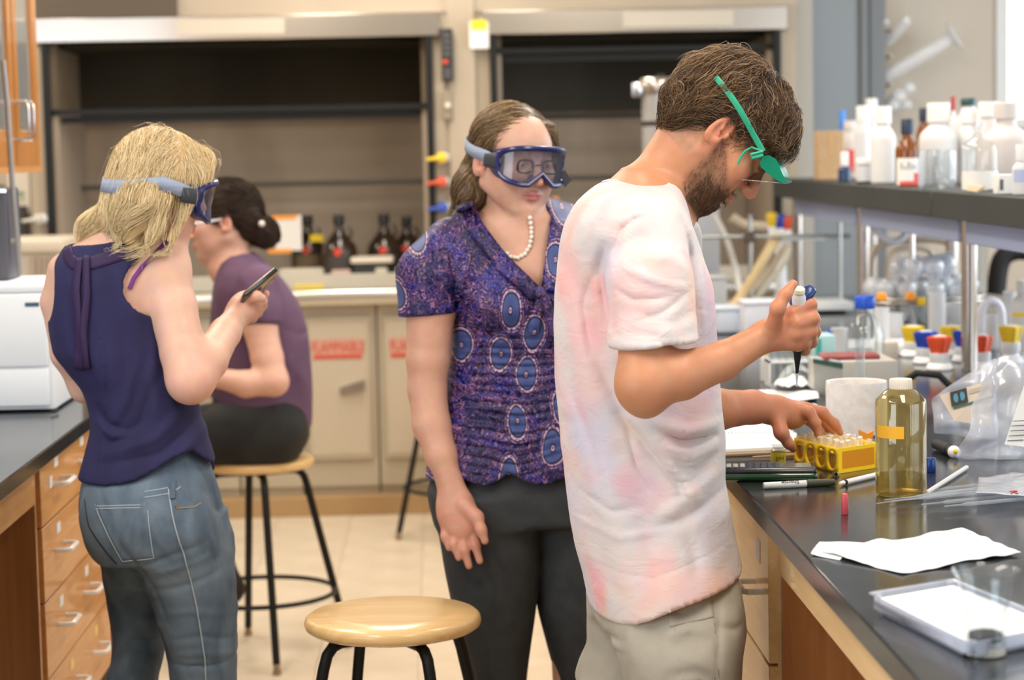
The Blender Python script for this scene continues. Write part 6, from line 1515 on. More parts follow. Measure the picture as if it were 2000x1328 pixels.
def beaker(name, label, c, r, h, m=GLASS, cat='beaker', marks=True, inv=False, group=None):
    t = thing(name, label, cat, c, group)
    pf = [(r*.90, 0), (r*.98, .004), (r, .012), (r, h-.003), (r*1.05, h), (r*.95, h-.001), (r*.945, .012), (r*.85, .006)]
    if inv: pf = [(a, h-b) for a, b in pf][::-1]
    MB().lathe(pf, c, 36).build('wall', m, t)
    if marks:
        mk = MB()
        for k in range(8):
            a0 = -PI/2-.5; z_ = c[2]+h*(.15+.09*k); R_ = r*1.004
            for j in range(4): 
                b0, b1 = a0+j*.06, a0+j*.06+.061; mk.quad((c[0]+R_*math.cos(b0), c[1]+R_*math.sin(b0), z_), (c[0]+R_*math.cos(b1), c[1]+R_*math.sin(b1), z_), (c[0]+R_*math.cos(b1), c[1]+R_*math.sin(b1), z_+.003), (c[0]+R_*math.cos(b0), c[1]+R_*math.sin(b0), z_+.003))
        mk.build('graduation', mat('print_grey', (.12, .12, .14), .6), t)
    return t
c, r, h = shelf_px(1831, 292, 74, 1.385); beaker('beaker', 'clear graduated beaker in front of the large white bottle', c, r, h)
c, r, h = shelf_px(1911, 240, 75, 1.40); bottle('glass_bottle', 'round-shouldered clear glass bottle on the shelf', c, r, h, GLASS, GLASS, neck=.30, cap_h=.06, shoulder=.62, labm=LABW, lab=(.03, .30))
c, r, h = shelf_px(1962, 340, 36, 1.375); t = thing('small_carton', 'small white carton near the right end of the shelf', 'box', c); MB().box((c[0]-r, c[1]-r, SH), (c[0]+r, c[1]+r, SH+h), .002).build('carton', LABW, t); MB().box((c[0]-r*.8, c[1]-r-.001, SH+h*.2), (c[0]-r*.4, c[1]-r, SH+h*.75)).build('print', mat('print_grey'), t)
for k in range(4):
    c = atX(1890+k*4, 1.345, SH+.004+k*.004); o = MB().tube([(c[0]-.005, c[1]-.12, c[2]), (c[0]+.02, c[1]+.10+k*.01, c[2])], .003, 6).build('wooden_stick', mat('stick_wood', (.66, .52, .36), .6)); tag(o, 'pale wooden stick in a small pile before the glass bottle on the shelf', 'stick', 'wooden sticks piled on the shelf edge')
# ---------------------------------------------------------------- near end of the bench
# calculator
a = bz(1409, 941); b = bz(1597, 940); u = (b-a).normalized(); v = Vector((-u.y, u.x, 0)); c = (a+b)/2+v*.036; L = (b-a).length
t = thing('calculator', 'dark green graphing calculator lying at the bench edge', 'calculator', c); M_ = frameM((c.x, c.y, CZ), u, v)
MB().box((-L/2, -.041, .001), (L/2, .041, .017), .007, 3, M_).build('lower_shell', mat('calc_green', (.012, .06, .025), .12, coat=.7), t)
MB().box((-L/2+.001, -.040, .012), (L/2-.001, .040, .024), .006, 3, M_).build('face', mat('calc_black', (.02, .022, .03), .25), t)
MB().box((L/2-.068, -.026, .0238), (L/2-.010, .026, .0248), .001, 1, M_).build('display', mat('calc_display', (.20, .22, .19), .12, coat=.5), t)
kw = MB().box((-.0045, -.0032, 0), (.0045, .0032, .0022), .0008).build('key', mat('key_white', (.6, .6, .62), .4)); kme = kw.data; bpy.data.objects.remove(kw)
kd = MB().box((-.0045, -.0032, 0), (.0045, .0032, .0022), .0008).build('key', mat('key_dark', (.06, .07, .11), .4)); kdm = kd.data; bpy.data.objects.remove(kd)
for i in range(8):
    for j in range(5):
        o = bpy.data.objects.new('key', kme if i < 3 and 0 < j < 4 else kdm); C.objects.link(o); o.parent = t
        o.matrix_local = Matrix.Translation(-c) @ M_ @ Matrix.Translation((-L/2+.014+i*.0125, -.028+j*.014, .0236))
# marker with cap
def rod(a, b, r, segs, name, label, cat, n=20, group=None):
    """cylindrical thing from a to b; segs: (part, f0, f1, radius0, radius1, material)"""
    a, b = Vector(a), Vector(b); t = thing(name, label, cat, (a+b)/2, group); d = b-a
    for (pn, f0, f1, r0, r1, m) in segs: MB().tube([a+d*f0, a+d*(f0+.002), a+d*(f1-.002), a+d*f1], [r0*.85, r0, r1, r1*.85], n).build(pn, m, t)
    return t
a = bz(1491, 955)+Vector((0, 0, .006)); b = bz(1634, 948)+Vector((0, 0, .006))
t = rod(a, b, .006, [('barrel', 0, .60, .0058, .0064, mat('marker_white', (.72, .73, .74), .35)), ('cap', .58, .97, .0066, .0058, mat('cap_olive', (.045, .05, .030), .35)), ('clip', .60, .9, .0072, .0068, mat('cap_olive'))], 'marker', 'white marker pen with an olive cap lying at the bench front', 'marker')
u = (b-a).normalized(); q = a+(b-a)*.36; up = Vector((0, -.62, .78))
lettering('Sharpie', .011, frameM(q+up*.0066, -u, -up.cross(u)), mat('ink_black', (.01, .01, .01), .5), t)
o = MB().tube([bz(1627+k*3, 929+(k % 2)*4)+Vector((0, 0, .003+.004*(k % 2))) for k in range(5)], [.003, .005, .004, .005, .003], 6).build('foil_bit', CHROME); tag(o, 'crumpled bit of foil beside the marker cap', 'foil')
a = bz(1640, 950)+Vector((0, 0, .005)); b = bz(1714, 932)+Vector((0, 0, .005))
rod(a, b, .005, [('barrel', 0, .10, .003, .0045, WHITEP), ('ring', .10, .16, .0050, .0050, BLKR), ('barrel', .16, 1, .0048, .0048, WHITEP)], 'pen', 'thin white pen with a black ring in front of the yellow rack', 'pen')
c = bz(1650, 1004); t = MB().lathe([(.0056, 0), (.0062, .001), (.0058, .028), (.0046, .0335), (.002, .035)], c, 24).build('rose_stopper', mat('cap_rose', (.55, .07, .09), .35)); tag(t, 'small rose-red pen cap standing upright on the bench', 'cap')
# yellow tube rack
nc, lc, rc_ = bz(1637, 925), bz(1552, 902), bz(1714, 913)
uL, uR = lc-nc, rc_-nc; HR = .047
t = thing('tube_rack', 'bright yellow plastic tube rack under the man\'s left hand', 'rack', nc+(uL+uR)/2)
YR = mat('rack_yellow', (1., .66, .015), .3)
def holed_wall(o_, u, n, parent, hr=.36):
    """wall of n square cells, each with an oval hole"""
    m = MB(); W_ = u.length/n; ud = u.normalized(); K = 20
    for c_ in range(n):
        cc = o_+ud*W_*(c_+.5)+Vector((0, 0, HR*.5)); inn = []; out = []
        for k in range(K):
            a_ = 2*PI*k/K+PI/K; ca, sa = math.cos(a_), math.sin(a_); s_ = max(abs(ca), abs(sa))
            inn.append(m.bm.verts.new(cc+ud*W_*hr*ca+Vector((0, 0, HR*.36*sa)))); out.append(m.bm.verts.new(cc+ud*W_*.5*ca/s_+Vector((0, 0, HR*.5*sa/s_))))
        for k in range(K): m.bm.faces.new((inn[k], inn[(k+1) % K], out[(k+1) % K], out[k]))
    bmesh.ops.remove_doubles(m.bm, verts=m.bm.verts, dist=.0002)
    o = m.build('side_wall', YR, parent); md = o.modifiers.new('thick', 'SOLIDIFY'); md.thickness = .0022; md.offset = 0; return o
holed_wall(nc, uL, 4, t); holed_wall(nc+uR, uL, 4, t)
def solid_wall(o_, u, parent):
    m = MB(); ud = u.normalized(); Z = Vector((0, 0, 1)); nrm = ud.cross(Z)*.0011
    def bar(f0, f1, z0, z1):
        p = [o_+ud*u.length*f0+Z*z0, o_+ud*u.length*f1+Z*z0, o_+ud*u.length*f1+Z*z1, o_+ud*u.length*f0+Z*z1]; m.prism([q-nrm for q in p], nrm*2)
    bar(0, 1, 0, .007); bar(0, 1, HR-.007, HR); bar(0, .09, .007, HR-.007); bar(.91, 1, .007, HR-.007)
    m.build('end_wall', YR, parent)
    m = MB(); p = [o_+ud*u.length*.09+Z*.007, o_+ud*u.length*.91+Z*.007, o_+ud*u.length*.91+Z*(HR-.007), o_+ud*u.length*.09+Z*(HR-.007)]; m.prism([q-nrm*.5 for q in p], nrm); m.build('end_pane', mat('rack_orange', (.90, .38, .02), .35, 0, .3, 1.3), parent)
solid_wall(nc, uR, t); solid_wall(nc+uL, uR, t)
m = MB(); m.prism([nc+Vector((0, 0, HR-.012)), nc+uR+Vector((0, 0, HR-.012)), nc+uR+uL+Vector((0, 0, HR-.012)), nc+uL+Vector((0, 0, HR-.012))], (0, 0, .002)); m.prism([nc, nc+uR, nc+uR+uL, nc+uL], (0, 0, .002)); m.build('deck', YR, t)
TUBEM = thin('tube_clear', (.95, .94, .9), .1, 1.5, (.90, .88, .82), .5)
tb = MB().lathe([(.0015, -.022), (.0042, -.012), (.0048, .012), (.0058, .013), (.0058, .018), (.003, .0185)], (0, 0, 0), 10).build('microtube', TUBEM); tbm = tb.data; bpy.data.objects.remove(tb)
for i in range(7):
    for j in range(4):
        if rnd.random() < .1: continue
        q = nc+uL*((i+.6)/7.2)+uR*((j+.6)/4.3)+Vector((0, 0, HR-.012+rnd.uniform(0, .006)))
        o = bpy.data.objects.new('microtube', tbm); C.objects.link(o); o.location = q; o.rotation_euler = (rnd.uniform(-.25, .25), rnd.uniform(-.25, .25), 0)
        tag(o, 'tiny clear microtube standing in the yellow rack', 'tube', 'clear microtubes filling the yellow rack')
# vial
c = bz(1520, 905); t = thing('vial', 'small glass vial with a yellow label behind the calculator', 'vial', c)
MB().lathe([(.0130, 0), (.0145, .001), (.0145, .025), (.011, .029), (.011, .032), (.0125, .033), (.0125, .036), (.0095, .036), (.0095, .029)], c, 28).build('glass', GLASS, t)
MB().lathe([(.0147, .003), (.0148, .0035), (.0148, .022), (.0147, .0225)], c, 28, cap=(False, False)).build('label', mat('label_lime', (.72, .60, .05), .5), t)
lettering('pH', .013, frameM((c.x+.001, c.y-.0152, c.z+.0125), (1, 0, 0), (0, 0, 1)), mat('ink_olive', (.12, .13, .02), .6), t)
o = rod(bz(1470, 897)+Vector((0, 0, .004)), bz(1552, 893)+Vector((0, 0, .004)), .003, [('shaft', 0, .8, .0022, .003, mat('pencil_tan', (.55, .38, .26), .5)), ('end', .8, 1, .004, .004, mat('pencil_end', (.65, .40, .22), .5))], 'brush', 'thin tan brush behind the vial', 'brush')
# spiral notebook
t = thing('notebook', 'open spiral notebook with white pages beside the man\'s belly', 'notebook', bz(1470, 870))
def sheet(nm, ps, th, m, z, par, wav=.0): 
    P4 = [bz(x, y) for x, y in ps]; b_ = MB(); b_.prism([Vector((q.x, q.y, z)) for q in P4], (0, 0, th)); return b_.build(nm, m, par)
sheet('cover', [(1398, 893), (1552, 886), (1560, 856), (1400, 858)], .004, mat('cover_tan', (.30, .22, .12), .7), .911, t)
sheet('pages', [(1398, 889), (1549, 882), (1556, 857), (1400, 858)], .006, PAPER, .9155, t)
sheet('pages', [(1398, 856), (1556, 854), (1500, 826), (1400, 838)], .008, PAPER, .911, t)
for k in range(22):
    q = bz(1402+k*7, 857.5-.1*k); MB().tube([(q.x, q.y+.005*math.cos(a_), .9215+.005*math.sin(a_)) for a_ in np.linspace(0, 2*PI, 10, endpoint=False)], .0006, 5, True).build('wire_loop', CHROME, t)
lr = MB()
for k in range(9): p0, p1 = bz(1404, 862+k*2.9), bz(1548, 860+k*2.4); lr.tube([(p0.x, p0.y, .9218), (p1.x, p1.y, .9218)], .0003, 4)
o = lr.build('ruled_lines', mat('rule_blue', (.45, .5, .62), .6), t); o['kind'] = 'stuff'
# ceramic cup
c = bz(1673, 846); r = 60*spx(c.y); h = 104*spx(c.y)
t = thing('foam_cup', 'wide white textured foam cup behind the honey-coloured bottle', 'cup', c)
FOAM = noisy(mat('foam_white', (.74, .70, .68), .7), (.70, .66, .63), (.78, .75, .73), (60, 60, 60), 3, bump=.4, bscale=(180, 180, 180), bdist=.001)
MB().lathe([(r*.96, 0), (r, .003), (r, h-.004), (r*.985, h), (r*.90, h-.001), (r*.88, h-.006), (r*.86, .02), (r*.5, .018)], c, 48).build('wall', FOAM, t)
# honey-coloured bottle
c = bz(1760, 966); d = c.y; r = 50.5*spx(d); H_ = 232*spx(d)
HON = thin('honey_plastic', (.95, .90, .72), .04, 1.45, (.75, .62, .25), .05); HONL = thin('honey_liquid', (.93, .82, .45), .03, 1.33)
def shell(prof, th): return prof+[(max(a-th, .0005), b) for a, b in prof[::-1]]
t = thing('square_bottle', 'tall honey-tinted clear bottle with a ribbed white cap on the bench', 'bottle', c)
pf = [(r*.86, 0), (r*.97, .003), (r, .010), (r, H_*.80), (r*.96, H_*.825), (r*.62, H_*.90), (r*.40, H_*.925), (r*.38, H_*.94), (r*.38, H_*.97)]
MB().lathe(pf+[(a-.0012, b if b > .001 else .0015) for a, b in pf[::-1]], c, 64).build('body', HON, t)
MB().lathe([(r*.82, .0022), (r*.955, .005), (r*.965, .011), (r*.965, H_*.175), (.0005, H_*.175)], c, 48).build('liquid', HONL, t)
cp = MB(); n = 60; rings = []
for z_, s_ in ((H_*.915, 1), (H_*.935, 1), (H_*.99, .99), (H_, .93)): rings.append([cp.bm.verts.new((c.x+r*.455*(s_ if k % 2 else s_*.95)*math.cos(2*PI*k/n), c.y+r*.455*(s_ if k % 2 else s_*.95)*math.sin(2*PI*k/n), c.z+z_)) for k in range(n)])
for a, b in zip(rings, rings[1:]):
    for k in range(n): cp.bm.faces.new((a[k], a[(k+1) % n], b[(k+1) % n], b[k]))
cp.bm.faces.new(rings[-1]); cp.bm.faces.new(rings[0][::-1]); cp.build('cap', mat('cap_cream', (.72, .66, .58), .4, sss=.1), t)
lm = MB()
for k in range(10):
    a0 = -PI/2-1.35+k*.125; R_ = r*1.008
    lm.quad((c.x+R_*math.cos(a0), c.y+R_*math.sin(a0), c.z+H_*.51), (c.x+R_*math.cos(a0+.125), c.y+R_*math.sin(a0+.125), c.z+H_*.51), (c.x+R_*math.cos(a0+.125), c.y+R_*math.sin(a0+.125), c.z+H_*.615), (c.x+R_*math.cos(a0), c.y+R_*math.sin(a0), c.z+H_*.615))
lm.build('tape_label', mat('tape_orange', (.95, .48, .02), .5), t)
# small things by the bottle
c = bz(1692, 862); t = MB().prism([c+Vector((-.012, 0, 0)), c+Vector((.012, 0, 0)), c+Vector((.016, 0, .022)), c+Vector((.003, 0, .016)), c+Vector((-.014, 0, .024))], (0, .012, 0)).build('tape_scrap', ORG); tag(t, 'orange scrap of tape between the rack and the honey bottle', 'tape')
c = bz(1817, 921); t = MB().lathe([(.010, 0), (.011, .002), (.011, .022), (.009, .026), (.003, .027)], c, 20).build('bottle_cap', mat('cap_deep_blue', (.01, .04, .20), .3)); tag(t, 'deep blue cap just right of the honey bottle', 'cap')
a = bz(1810, 968)+Vector((0, 0, .005)); b = bz(1888, 918)+Vector((0, 0, .005))
rod(a, b, .004, [('tube', 0, 1, .0042, .0042, FROST)], 'plastic_rod', 'frosted plastic rod running from the honey bottle to the bags', 'rod')
a = bz(1828, 878)+Vector((0, 0, .011)); b = bz(1862, 893)+Vector((0, 0, .011))
rod(a, b, .01, [('grip', 0, .8, .010, .0115, BLKR), ('lens_ring', .8, 1, .0105, .0105, BLKR)], 'loupe', 'short black cylinder with pale ends in front of the plastic bags', 'loupe')
u = (b-a).normalized()
for q, m_, rr_ in ((a+(b-a)*.62+Vector((.0, -.0112, .002)), mat('loupe_cream', (.70, .62, .48), .4), .006), (b+u*.004, WHITEP, .0125)):
    m = MB(); bmesh.ops.create_uvsphere(m.bm, u_segments=14, v_segments=10, radius=rr_, matrix=Matrix.Translation(q)); m.build('end_cap', m_, bpy.data.objects['loupe'])
m = MB(); bmesh.ops.create_uvsphere(m.bm, u_segments=10, v_segments=8, radius=.005, matrix=Matrix.Translation(b+u*.010+Vector((0, -.006, .003)))); m.build('dot', YEL, bpy.data.objects['loupe'])
# glass pipettes
PIP = thin('pipette_glass', (.90, .92, .95), .05, 1.5, (.82, .86, .92), .22)
for k, (x0, y0, x1, y1) in enumerate(((1712, 988, 2010, 944), (1728, 984, 2010, 955), (1742, 990, 2012, 962), (1760, 974, 2012, 950), (1800, 993, 2014, 972), (1845, 1000, 2015, 984), (1790, 966, 2010, 940), (1850, 978, 2012, 966))):
    a = bz(x0, y0)+Vector((0, 0, .004+.0028*(k % 3))); b = bz(x1, y1)+Vector((0, 0, .004+.003*(k % 3)))
    d_ = b-a; o = MB().tube([a, a+d_*.18, a+d_*.24, b], [.0012, .0014, .0034, .0034], 8).build('glass_pipette', PIP); tag(o, 'long thin glass pipette lying in a bundle at the right bench edge', 'pipette', 'glass pipettes bundled on the bench')
def soft_sheet(name, ps, m, z0, label, cat, amp=.01, seed=0, n=22, thick=.0012, kind=None, group=None, up=None):
    """crumpled sheet over a pixel quadrilateral on the bench; up(u,v) gives the height"""
    V = []; Q = []; r_ = np.random.RandomState(seed)
    for j in range(n+1):
        for i in range(n+1):
            u, v = i/n, j/n; x = (1-v)*((1-u)*ps[0][0]+u*ps[1][0])+v*((1-u)*ps[3][0]+u*ps[2][0]); y = (1-v)*((1-u)*ps[0][1]+u*ps[1][1])+v*((1-u)*ps[3][1]+u*ps[2][1])
            q = PZ(x, y, .911); V.append((q.x, q.y, z0+(up(u, v) if up else 0)))
    V = np.array(V, F32); V[:, 2] += amp*(.5+.5*np.clip(pnoise(V, 45, seed)+.5*pnoise(V, 110, seed+1), -1, 1))
    for j in range(n):
        for i in range(n): k = j*(n+1)+i; Q.append((k, k+1, k+n+2, k+n+1))
    o = mesh_obj(name, V, np.array(Q), m); md = o.modifiers.new('thick', 'SOLIDIFY'); md.thickness = thick
    tag(o, label, cat, group); return o
# tissue papers in the foreground
soft_sheet('paper_towel', [(1590, 1085), (1590, 1058), (1890, 1036), (1996, 1086)][::1] and [(1588, 1078), (1762, 1122), (1994, 1084), (1878, 1038)], PAPER, .912, 'uppermost white paper towel lying on the bench front', 'paper towel', .006, 3, 30)
soft_sheet('paper_towel', [(1584, 1084), (1640, 1094), (1700, 1060), (1600, 1060)], PAPER, .9112, 'lower white paper towel with a frayed left corner', 'paper towel', .004, 5, 16)
t = thing('clear_tray', 'clear plastic tray lid full of white paper in the lower right corner', 'tray', bz(1860, 1200))
tr = [PZ(1702, 1165, .93), PZ(1895, 1262, .93), PZ(2080, 1225, .93), PZ(1860, 1138, .93)]
def inset(ps, f): c_ = sum((Vector(q) for q in ps), Vector())/4; return [c_+(Vector(q)-c_)*f for q in ps]
def at_z(ps, z): return [Vector((q.x, q.y, z)) for q in ps]
m = MB()
rings = [[m.bm.verts.new(q) for q in rr] for rr in (at_z(inset(tr, .94), .912), at_z(inset(tr, .99), .916), at_z(tr, .934), at_z(inset(tr, 1.03), .935))]
for a_, b_ in zip(rings, rings[1:]):
    for k in range(4): m.bm.faces.new((a_[k], a_[(k+1) % 4], b_[(k+1) % 4], b_[k]))
m.bm.faces.new(rings[0][::-1]); bmesh.ops.bevel(m.bm, geom=[e for e in m.bm.edges if abs((e.verts[0].co-e.verts[1].co).normalized().z) > .3], offset=.012, segments=4, affect='EDGES')
o = m.build('tray_shell', thin('tray_clear', (.92, .94, .98), .08, 1.5, (.80, .85, .97), .30), t, 60); md = o.modifiers.new('t', 'SOLIDIFY'); md.thickness = .0015
m = MB(); m.prism(at_z(inset(tr, .90), .914), (0, 0, .016)); m.build('paper_stack', PAPER, t)
# glass dish standing on a dark stopper, nearest thing
c = PZ(1925, 1277, .911); c = Vector((c.x, c.y, CZ)); d = c.y; r = 42*spx(d)
t = thing('glass_beaker', 'out-of-focus clear glass beaker with a dark stopper in its foot at the lower right corner', 'beaker', c)
MB().lathe([(r*.9, 0), (r*1.0, .002), (r*1.02, .012), (r*.95, .030), (r*.98, .045), (r*1.3, .088), (r*1.55, .100), (r*1.60, .103), (r*1.50, .101), (r*1.22, .086), (r*.92, .045), (r*.88, .030), (r*.94, .012), (r*.6, .006)], c, 40).build('wall', GLASS, t)
MB().lathe([(r*.72, .016), (r*.8, .018), (r*.8, .026), (r*.6, .028)], c, 28).build('stopper', BLKR, t)
MB().lathe([(r*.93, .001), (r*.95, .003), (r*.92, .010)], c, 28).build('foot_ring', mat('foot_cream', (.62, .58, .48), .4), t)
# plastic bags with cards
BAG = thin('bag_film', (.93, .94, .97), .12, 1.5, (.82, .86, .95), .34, .3)
def bag(name, c0, pts_, label, amp=.012, seed=1, n=26, depth=.05):
    """pillow-like film bag: front and back sheet over a pixel quad at depth"""
    a, b, c_, e = pts_; V = []; Q = []
    for sgn in (-1, 1):
        base = len(V)
        for j in range(n+1):
            for i in range(n+1):
                u, v = i/n, j/n; x = (1-v)*((1-u)*a[0]+u*b[0])+v*((1-u)*e[0]+u*c_[0]); y = (1-v)*((1-u)*a[1]+u*b[1])+v*((1-u)*e[1]+u*c_[1])
                dd = c0+sgn*depth*(math.sin(PI*u)*math.sin(PI*min(1, .12+v*.88)))**.6
                q = px(x, y, dd); V.append((q[0], q[1], max(q[2], .912)))
        for j in range(n):
            for i in range(n): k = base+j*(n+1)+i; Q.append((k, k+1, k+n+2, k+n+1))
    V = np.array(V, F32); nz_ = pnoise(V, 38, seed)+.7*pnoise(V, 95, seed+1); V[:, 1] += amp*nz_; V[:, 0] += amp*.4*pnoise(V, 60, seed+3); V[:, 2] = np.maximum(V[:, 2]+amp*.3*nz_, .912)
    o = mesh_obj(name, V, np.array(Q), BAG); tag(o, label, 'plastic bag'); return o
bag('plastic_bag', 4.25, [(1816, 775), (1945, 700), (1950, 872), (1822, 842)], 'clear plastic bag behind the cream card with the dark square', .010, 4, depth=.02)
bag('plastic_bag', 3.98, [(1938, 700), (2080, 690), (2090, 918), (1862, 905)], 'large crinkled plastic bag at the right edge of the bench', .012, 9, depth=.05)
t = thing('printed_card', 'cream card with a dark square emblem in the plastic bag', 'card', px(1890, 790, 4.20))
a, b, c_, e = [Vector(px(x, y, dd)) for x, y, dd in ((1835, 772, 4.12), (1938, 742, 4.12), (1936, 832, 4.10), (1864, 822, 4.10))]
CRM = mat('card_cream', (.72, .62, .50), .6)
m = MB(); m.prism([a, b, c_, e], (0, .0012, 0)); m.build('sheet', CRM, t)
n_ = Vector((0, -.0015, 0)); uu = (b-a).normalized(); dn = (Vector(px(1862, 812, 4.105))-Vector(px(1855, 762, 4.12))).normalized()
o0 = Vector(px(1855, 766, 4.115)); w_ = .034
MB().prism([o0+n_, o0+uu*w_+n_, o0+uu*w_+dn*w_*.85+n_, o0+dn*w_*.85+n_], (0, .0008, 0)).build('emblem_square', mat('emblem_dark', (.05, .045, .04), .6), t)
for q in (.33, .66):
    cc = o0+uu*w_*q+dn*w_*.42+n_*1.6
    m = MB(); m.prism([cc+uu*.0062*math.cos(k*PI/8)*(1 if (math.cos(k*PI/8) > 0) == (q > .5) else .55)+dn*.0092*math.sin(k*PI/8) for k in range(16)], (0, .0004, 0)); m.build('emblem_lobe', mat('emblem_blue', (.08, .32, .45), .5), t)
o1 = Vector(px(1862, 795, 4.108)); MB().prism([o1+n_, o1+uu*.085+n_, o1+uu*.085+dn*.004+n_, o1+dn*.004+n_], (0, .0008, 0)).build('green_rule', mat('rule_green', (.05, .16, .12), .6), t)
m = MB()
for k in range(4): o2 = Vector(px(1893, 762+k*6.5, 4.115))+n_; m.prism([o2, o2+uu*(.042-.004*k), o2+uu*(.042-.004*k)+dn*.0012, o2+dn*.0012], (0, .0006, 0))
m.build('print_lines', mat('print_brown', (.42, .35, .27), .7), t)['kind'] = 'stuff'
t = thing('label_card', 'white card with faint print leaning at the right edge in front of the large bag', 'card', px(1985, 820, 3.9))
a, b, c_, e = [Vector(px(x, y, dd)) for x, y, dd in ((2004, 742, 3.90), (2060, 742, 3.90), (2060, 880, 3.88), (1962, 868, 3.88))]
MB().prism([a, b, c_, e], (0, .0012, 0)).build('sheet', PAPER, t)
m = MB()
for k in range(5):
    q = Vector(px(1978-(k*2.5), 822+k*9.5, 3.88)); m.prism([q, q+Vector((.03, 0, .001)), q+Vector((.03, 0, -.001)), q+Vector((0, 0, -.0012))], (0, .0005, 0))
m.build('print_lines', mat('print_grey'), t)['kind'] = 'stuff'
soft_sheet('plastic_film', [(1905, 985), (2040, 990), (2040, 938), (1912, 948)], BAG, .925, 'white plastic wrap with red marks over the pipettes', 'film', .008, 8, 18)
q = PZ(1972, 962, .94); MB().tube([(q.x, q.y-.012, q.z), (q.x+.004, q.y+.006, q.z)], .0013, 5).tube([(q.x+.010, q.y-.012, q.z), (q.x+.004, q.y+.012, q.z), (q.x+.016, q.y+.012, q.z)], .0013, 5).build('red_mark', mat('ink_red', (.45, .02, .04), .5), None)
o = bpy.data.objects['red_mark']; tag(o, 'small red handwritten mark on the plastic wrap', 'mark')
# ---------------------------------------------------------------- middle of the bench
def bx(name, label, cat, p0, p1, depth, dy, m, bev=.003, z=None, parts=()):
    """box standing on the bench whose front face spans pixels p0(lower left)-p1(upper right) at depth"""
    a = P(p0[0], p0[1], depth); b = P(p1[0], p1[1], depth); z0 = CZ if z is None else z
    t = thing(name, label, cat, ((a.x+b.x)/2, depth, z0)); MB().box((a.x, depth, z0), (b.x, depth+dy, b.z), bev, 2).build('body', m, t); return t, a, b
GREYB = mat('instrument_grey', (.46, .43, .38), .5); PALEB = mat('panel_pale_blue', (.62, .72, .76), .4)
t, a, b = bx('instrument_box', 'grey instrument box with a pale front panel and dark green stripe', 'instrument', (1647, 800), (1754, 704), 5.0, .17, GREYB)
c0 = P(1603, 695, 5.0)
MB().prism([(a.x, 5.0, CZ), (a.x-.055, 5.09, CZ), (a.x-.055, 5.09, b.z+.006), (a.x, 5.0, b.z)], (.004, .002, 0)).build('front_panel', PALEB, t)
MB().prism([(a.x-.001, 4.999, b.z-.016), (a.x-.056, 5.089, b.z-.010), (a.x-.056, 5.089, b.z+.000), (a.x-.001, 4.999, b.z-.004)], (-.001, -.001, 0)).build('green_stripe', mat('stripe_green', (.015, .07, .05), .4), t)
MB().prism([(a.x-.055, 5.09, CZ), (a.x, 5.0, CZ), (a.x, 5.17, CZ), (a.x-.055, 5.17, CZ)], (0, 0, b.z-CZ-.002)).build('side_body', mat('instrument_side', (.50, .48, .44), .5), t)
MB().box((a.x-.04, 5.04, b.z), (a.x+.10, 5.12, b.z+.012), .004).build('top_tray', mat('tray_maroon', (.30, .07, .07), .5), t)
MB().tube([(b.x+.01, 5.05, .93), (b.x+.05, 5.02, .965), (b.x+.10, 5.0, .96), (b.x+.13, 5.0, .93), (b.x+.13, 4.98, .915)], .009, 10).build('cable', BLKR, t)
# blue-capped laboratory bottle
c = Vector((*P(1690, 745, 5.35)[:2], CZ)); dd = 5.35; sc_ = spx(dd)
t = thing('lab_bottle', 'clear lab bottle with a bright blue screw cap', 'bottle', c)
hh = (proj(c)[1]-575)*sc_; r = 38*sc_
MB().lathe([(r*.9, 0), (r, .004), (r, hh*.50), (r*.97, hh*.56), (r*.78, hh*.68), (r*.5, hh*.77), (r*.42, hh*.80), (r*.42, hh*.87), (r*.38, hh*.87), (r*.38, hh*.80), (r*.92, hh*.54), (r*.95, .006)], c, 36).build('body', GLASS, t)
MB().lathe([(r*.52, hh*.85), (r*.54, hh*.86), (r*.54, hh*.985), (r*.50, hh)], c, 28).build('cap', BLU, t)
MB().lathe([(r*.88, .005), (r*.93, .007), (r*.93, hh*.28)], c, 28).build('contents', mat('resin_cream', (.70, .62, .48), .5), t)
c = Vector((*P(1680, 745, 4.85)[:2], CZ)); sc_ = spx(4.85); hh = (proj(c)[1]-640)*sc_
t = thing('graduated_cylinder', 'slim clear graduated cylinder with a yellow foot before the instrument box', 'cylinder', c)
MB().lathe([(.011, .012), (.0115, .014), (.0115, hh), (.014, hh+.002), (.0098, hh), (.0098, .016)], c, 24).build('tube', GLASS, t)
MB().lathe([(.030, 0), (.031, .002), (.024, .009), (.013, .014), (.012, .02)], c, 8).build('foot', YEL, t)
# white tissues, trays and boxes left of the cup
soft_sheet('tissue', [(1512, 778), (1592, 770), (1588, 742), (1520, 746)], PAPER, .915, 'crumpled white tissue behind the man\'s wrist', 'tissue', .030, 12, 16, up=lambda u, v: .02*math.sin(PI*u))
soft_sheet('tissue', [(1470, 790), (1600, 784), (1592, 766), (1480, 770)], PAPER, .913, 'flat white tissue pad behind the notebook', 'tissue', .012, 14, 16)
t, a, b = bx('weighing_box', 'low white box with a dark edge left of the foam cup', 'box', (1520, 850), (1612, 800), 4.72, .12, mat('box_bluewhite', (.66, .70, .78), .5))
t, a, b = bx('water_bath', 'grey-blue box with steel front left of the foam cup behind the wrists', 'instrument', (1405, 880), (1520, 788), 4.75, .14, mat('bath_grey', (.50, .56, .62), .35, .4))
t, a, b = bx('tip_box', 'turquoise labelled box behind the man\'s fist', 'box', (1590, 735), (1632, 655), 5.6, .10, mat('box_aqua', (.45, .72, .74), .5))
MB().box((a.x+.005, 5.598, a.z+.055), (a.x+.020, 5.6, b.z-.008)).build('print', mat('print_aqua', (.05, .50, .42), .5), t)
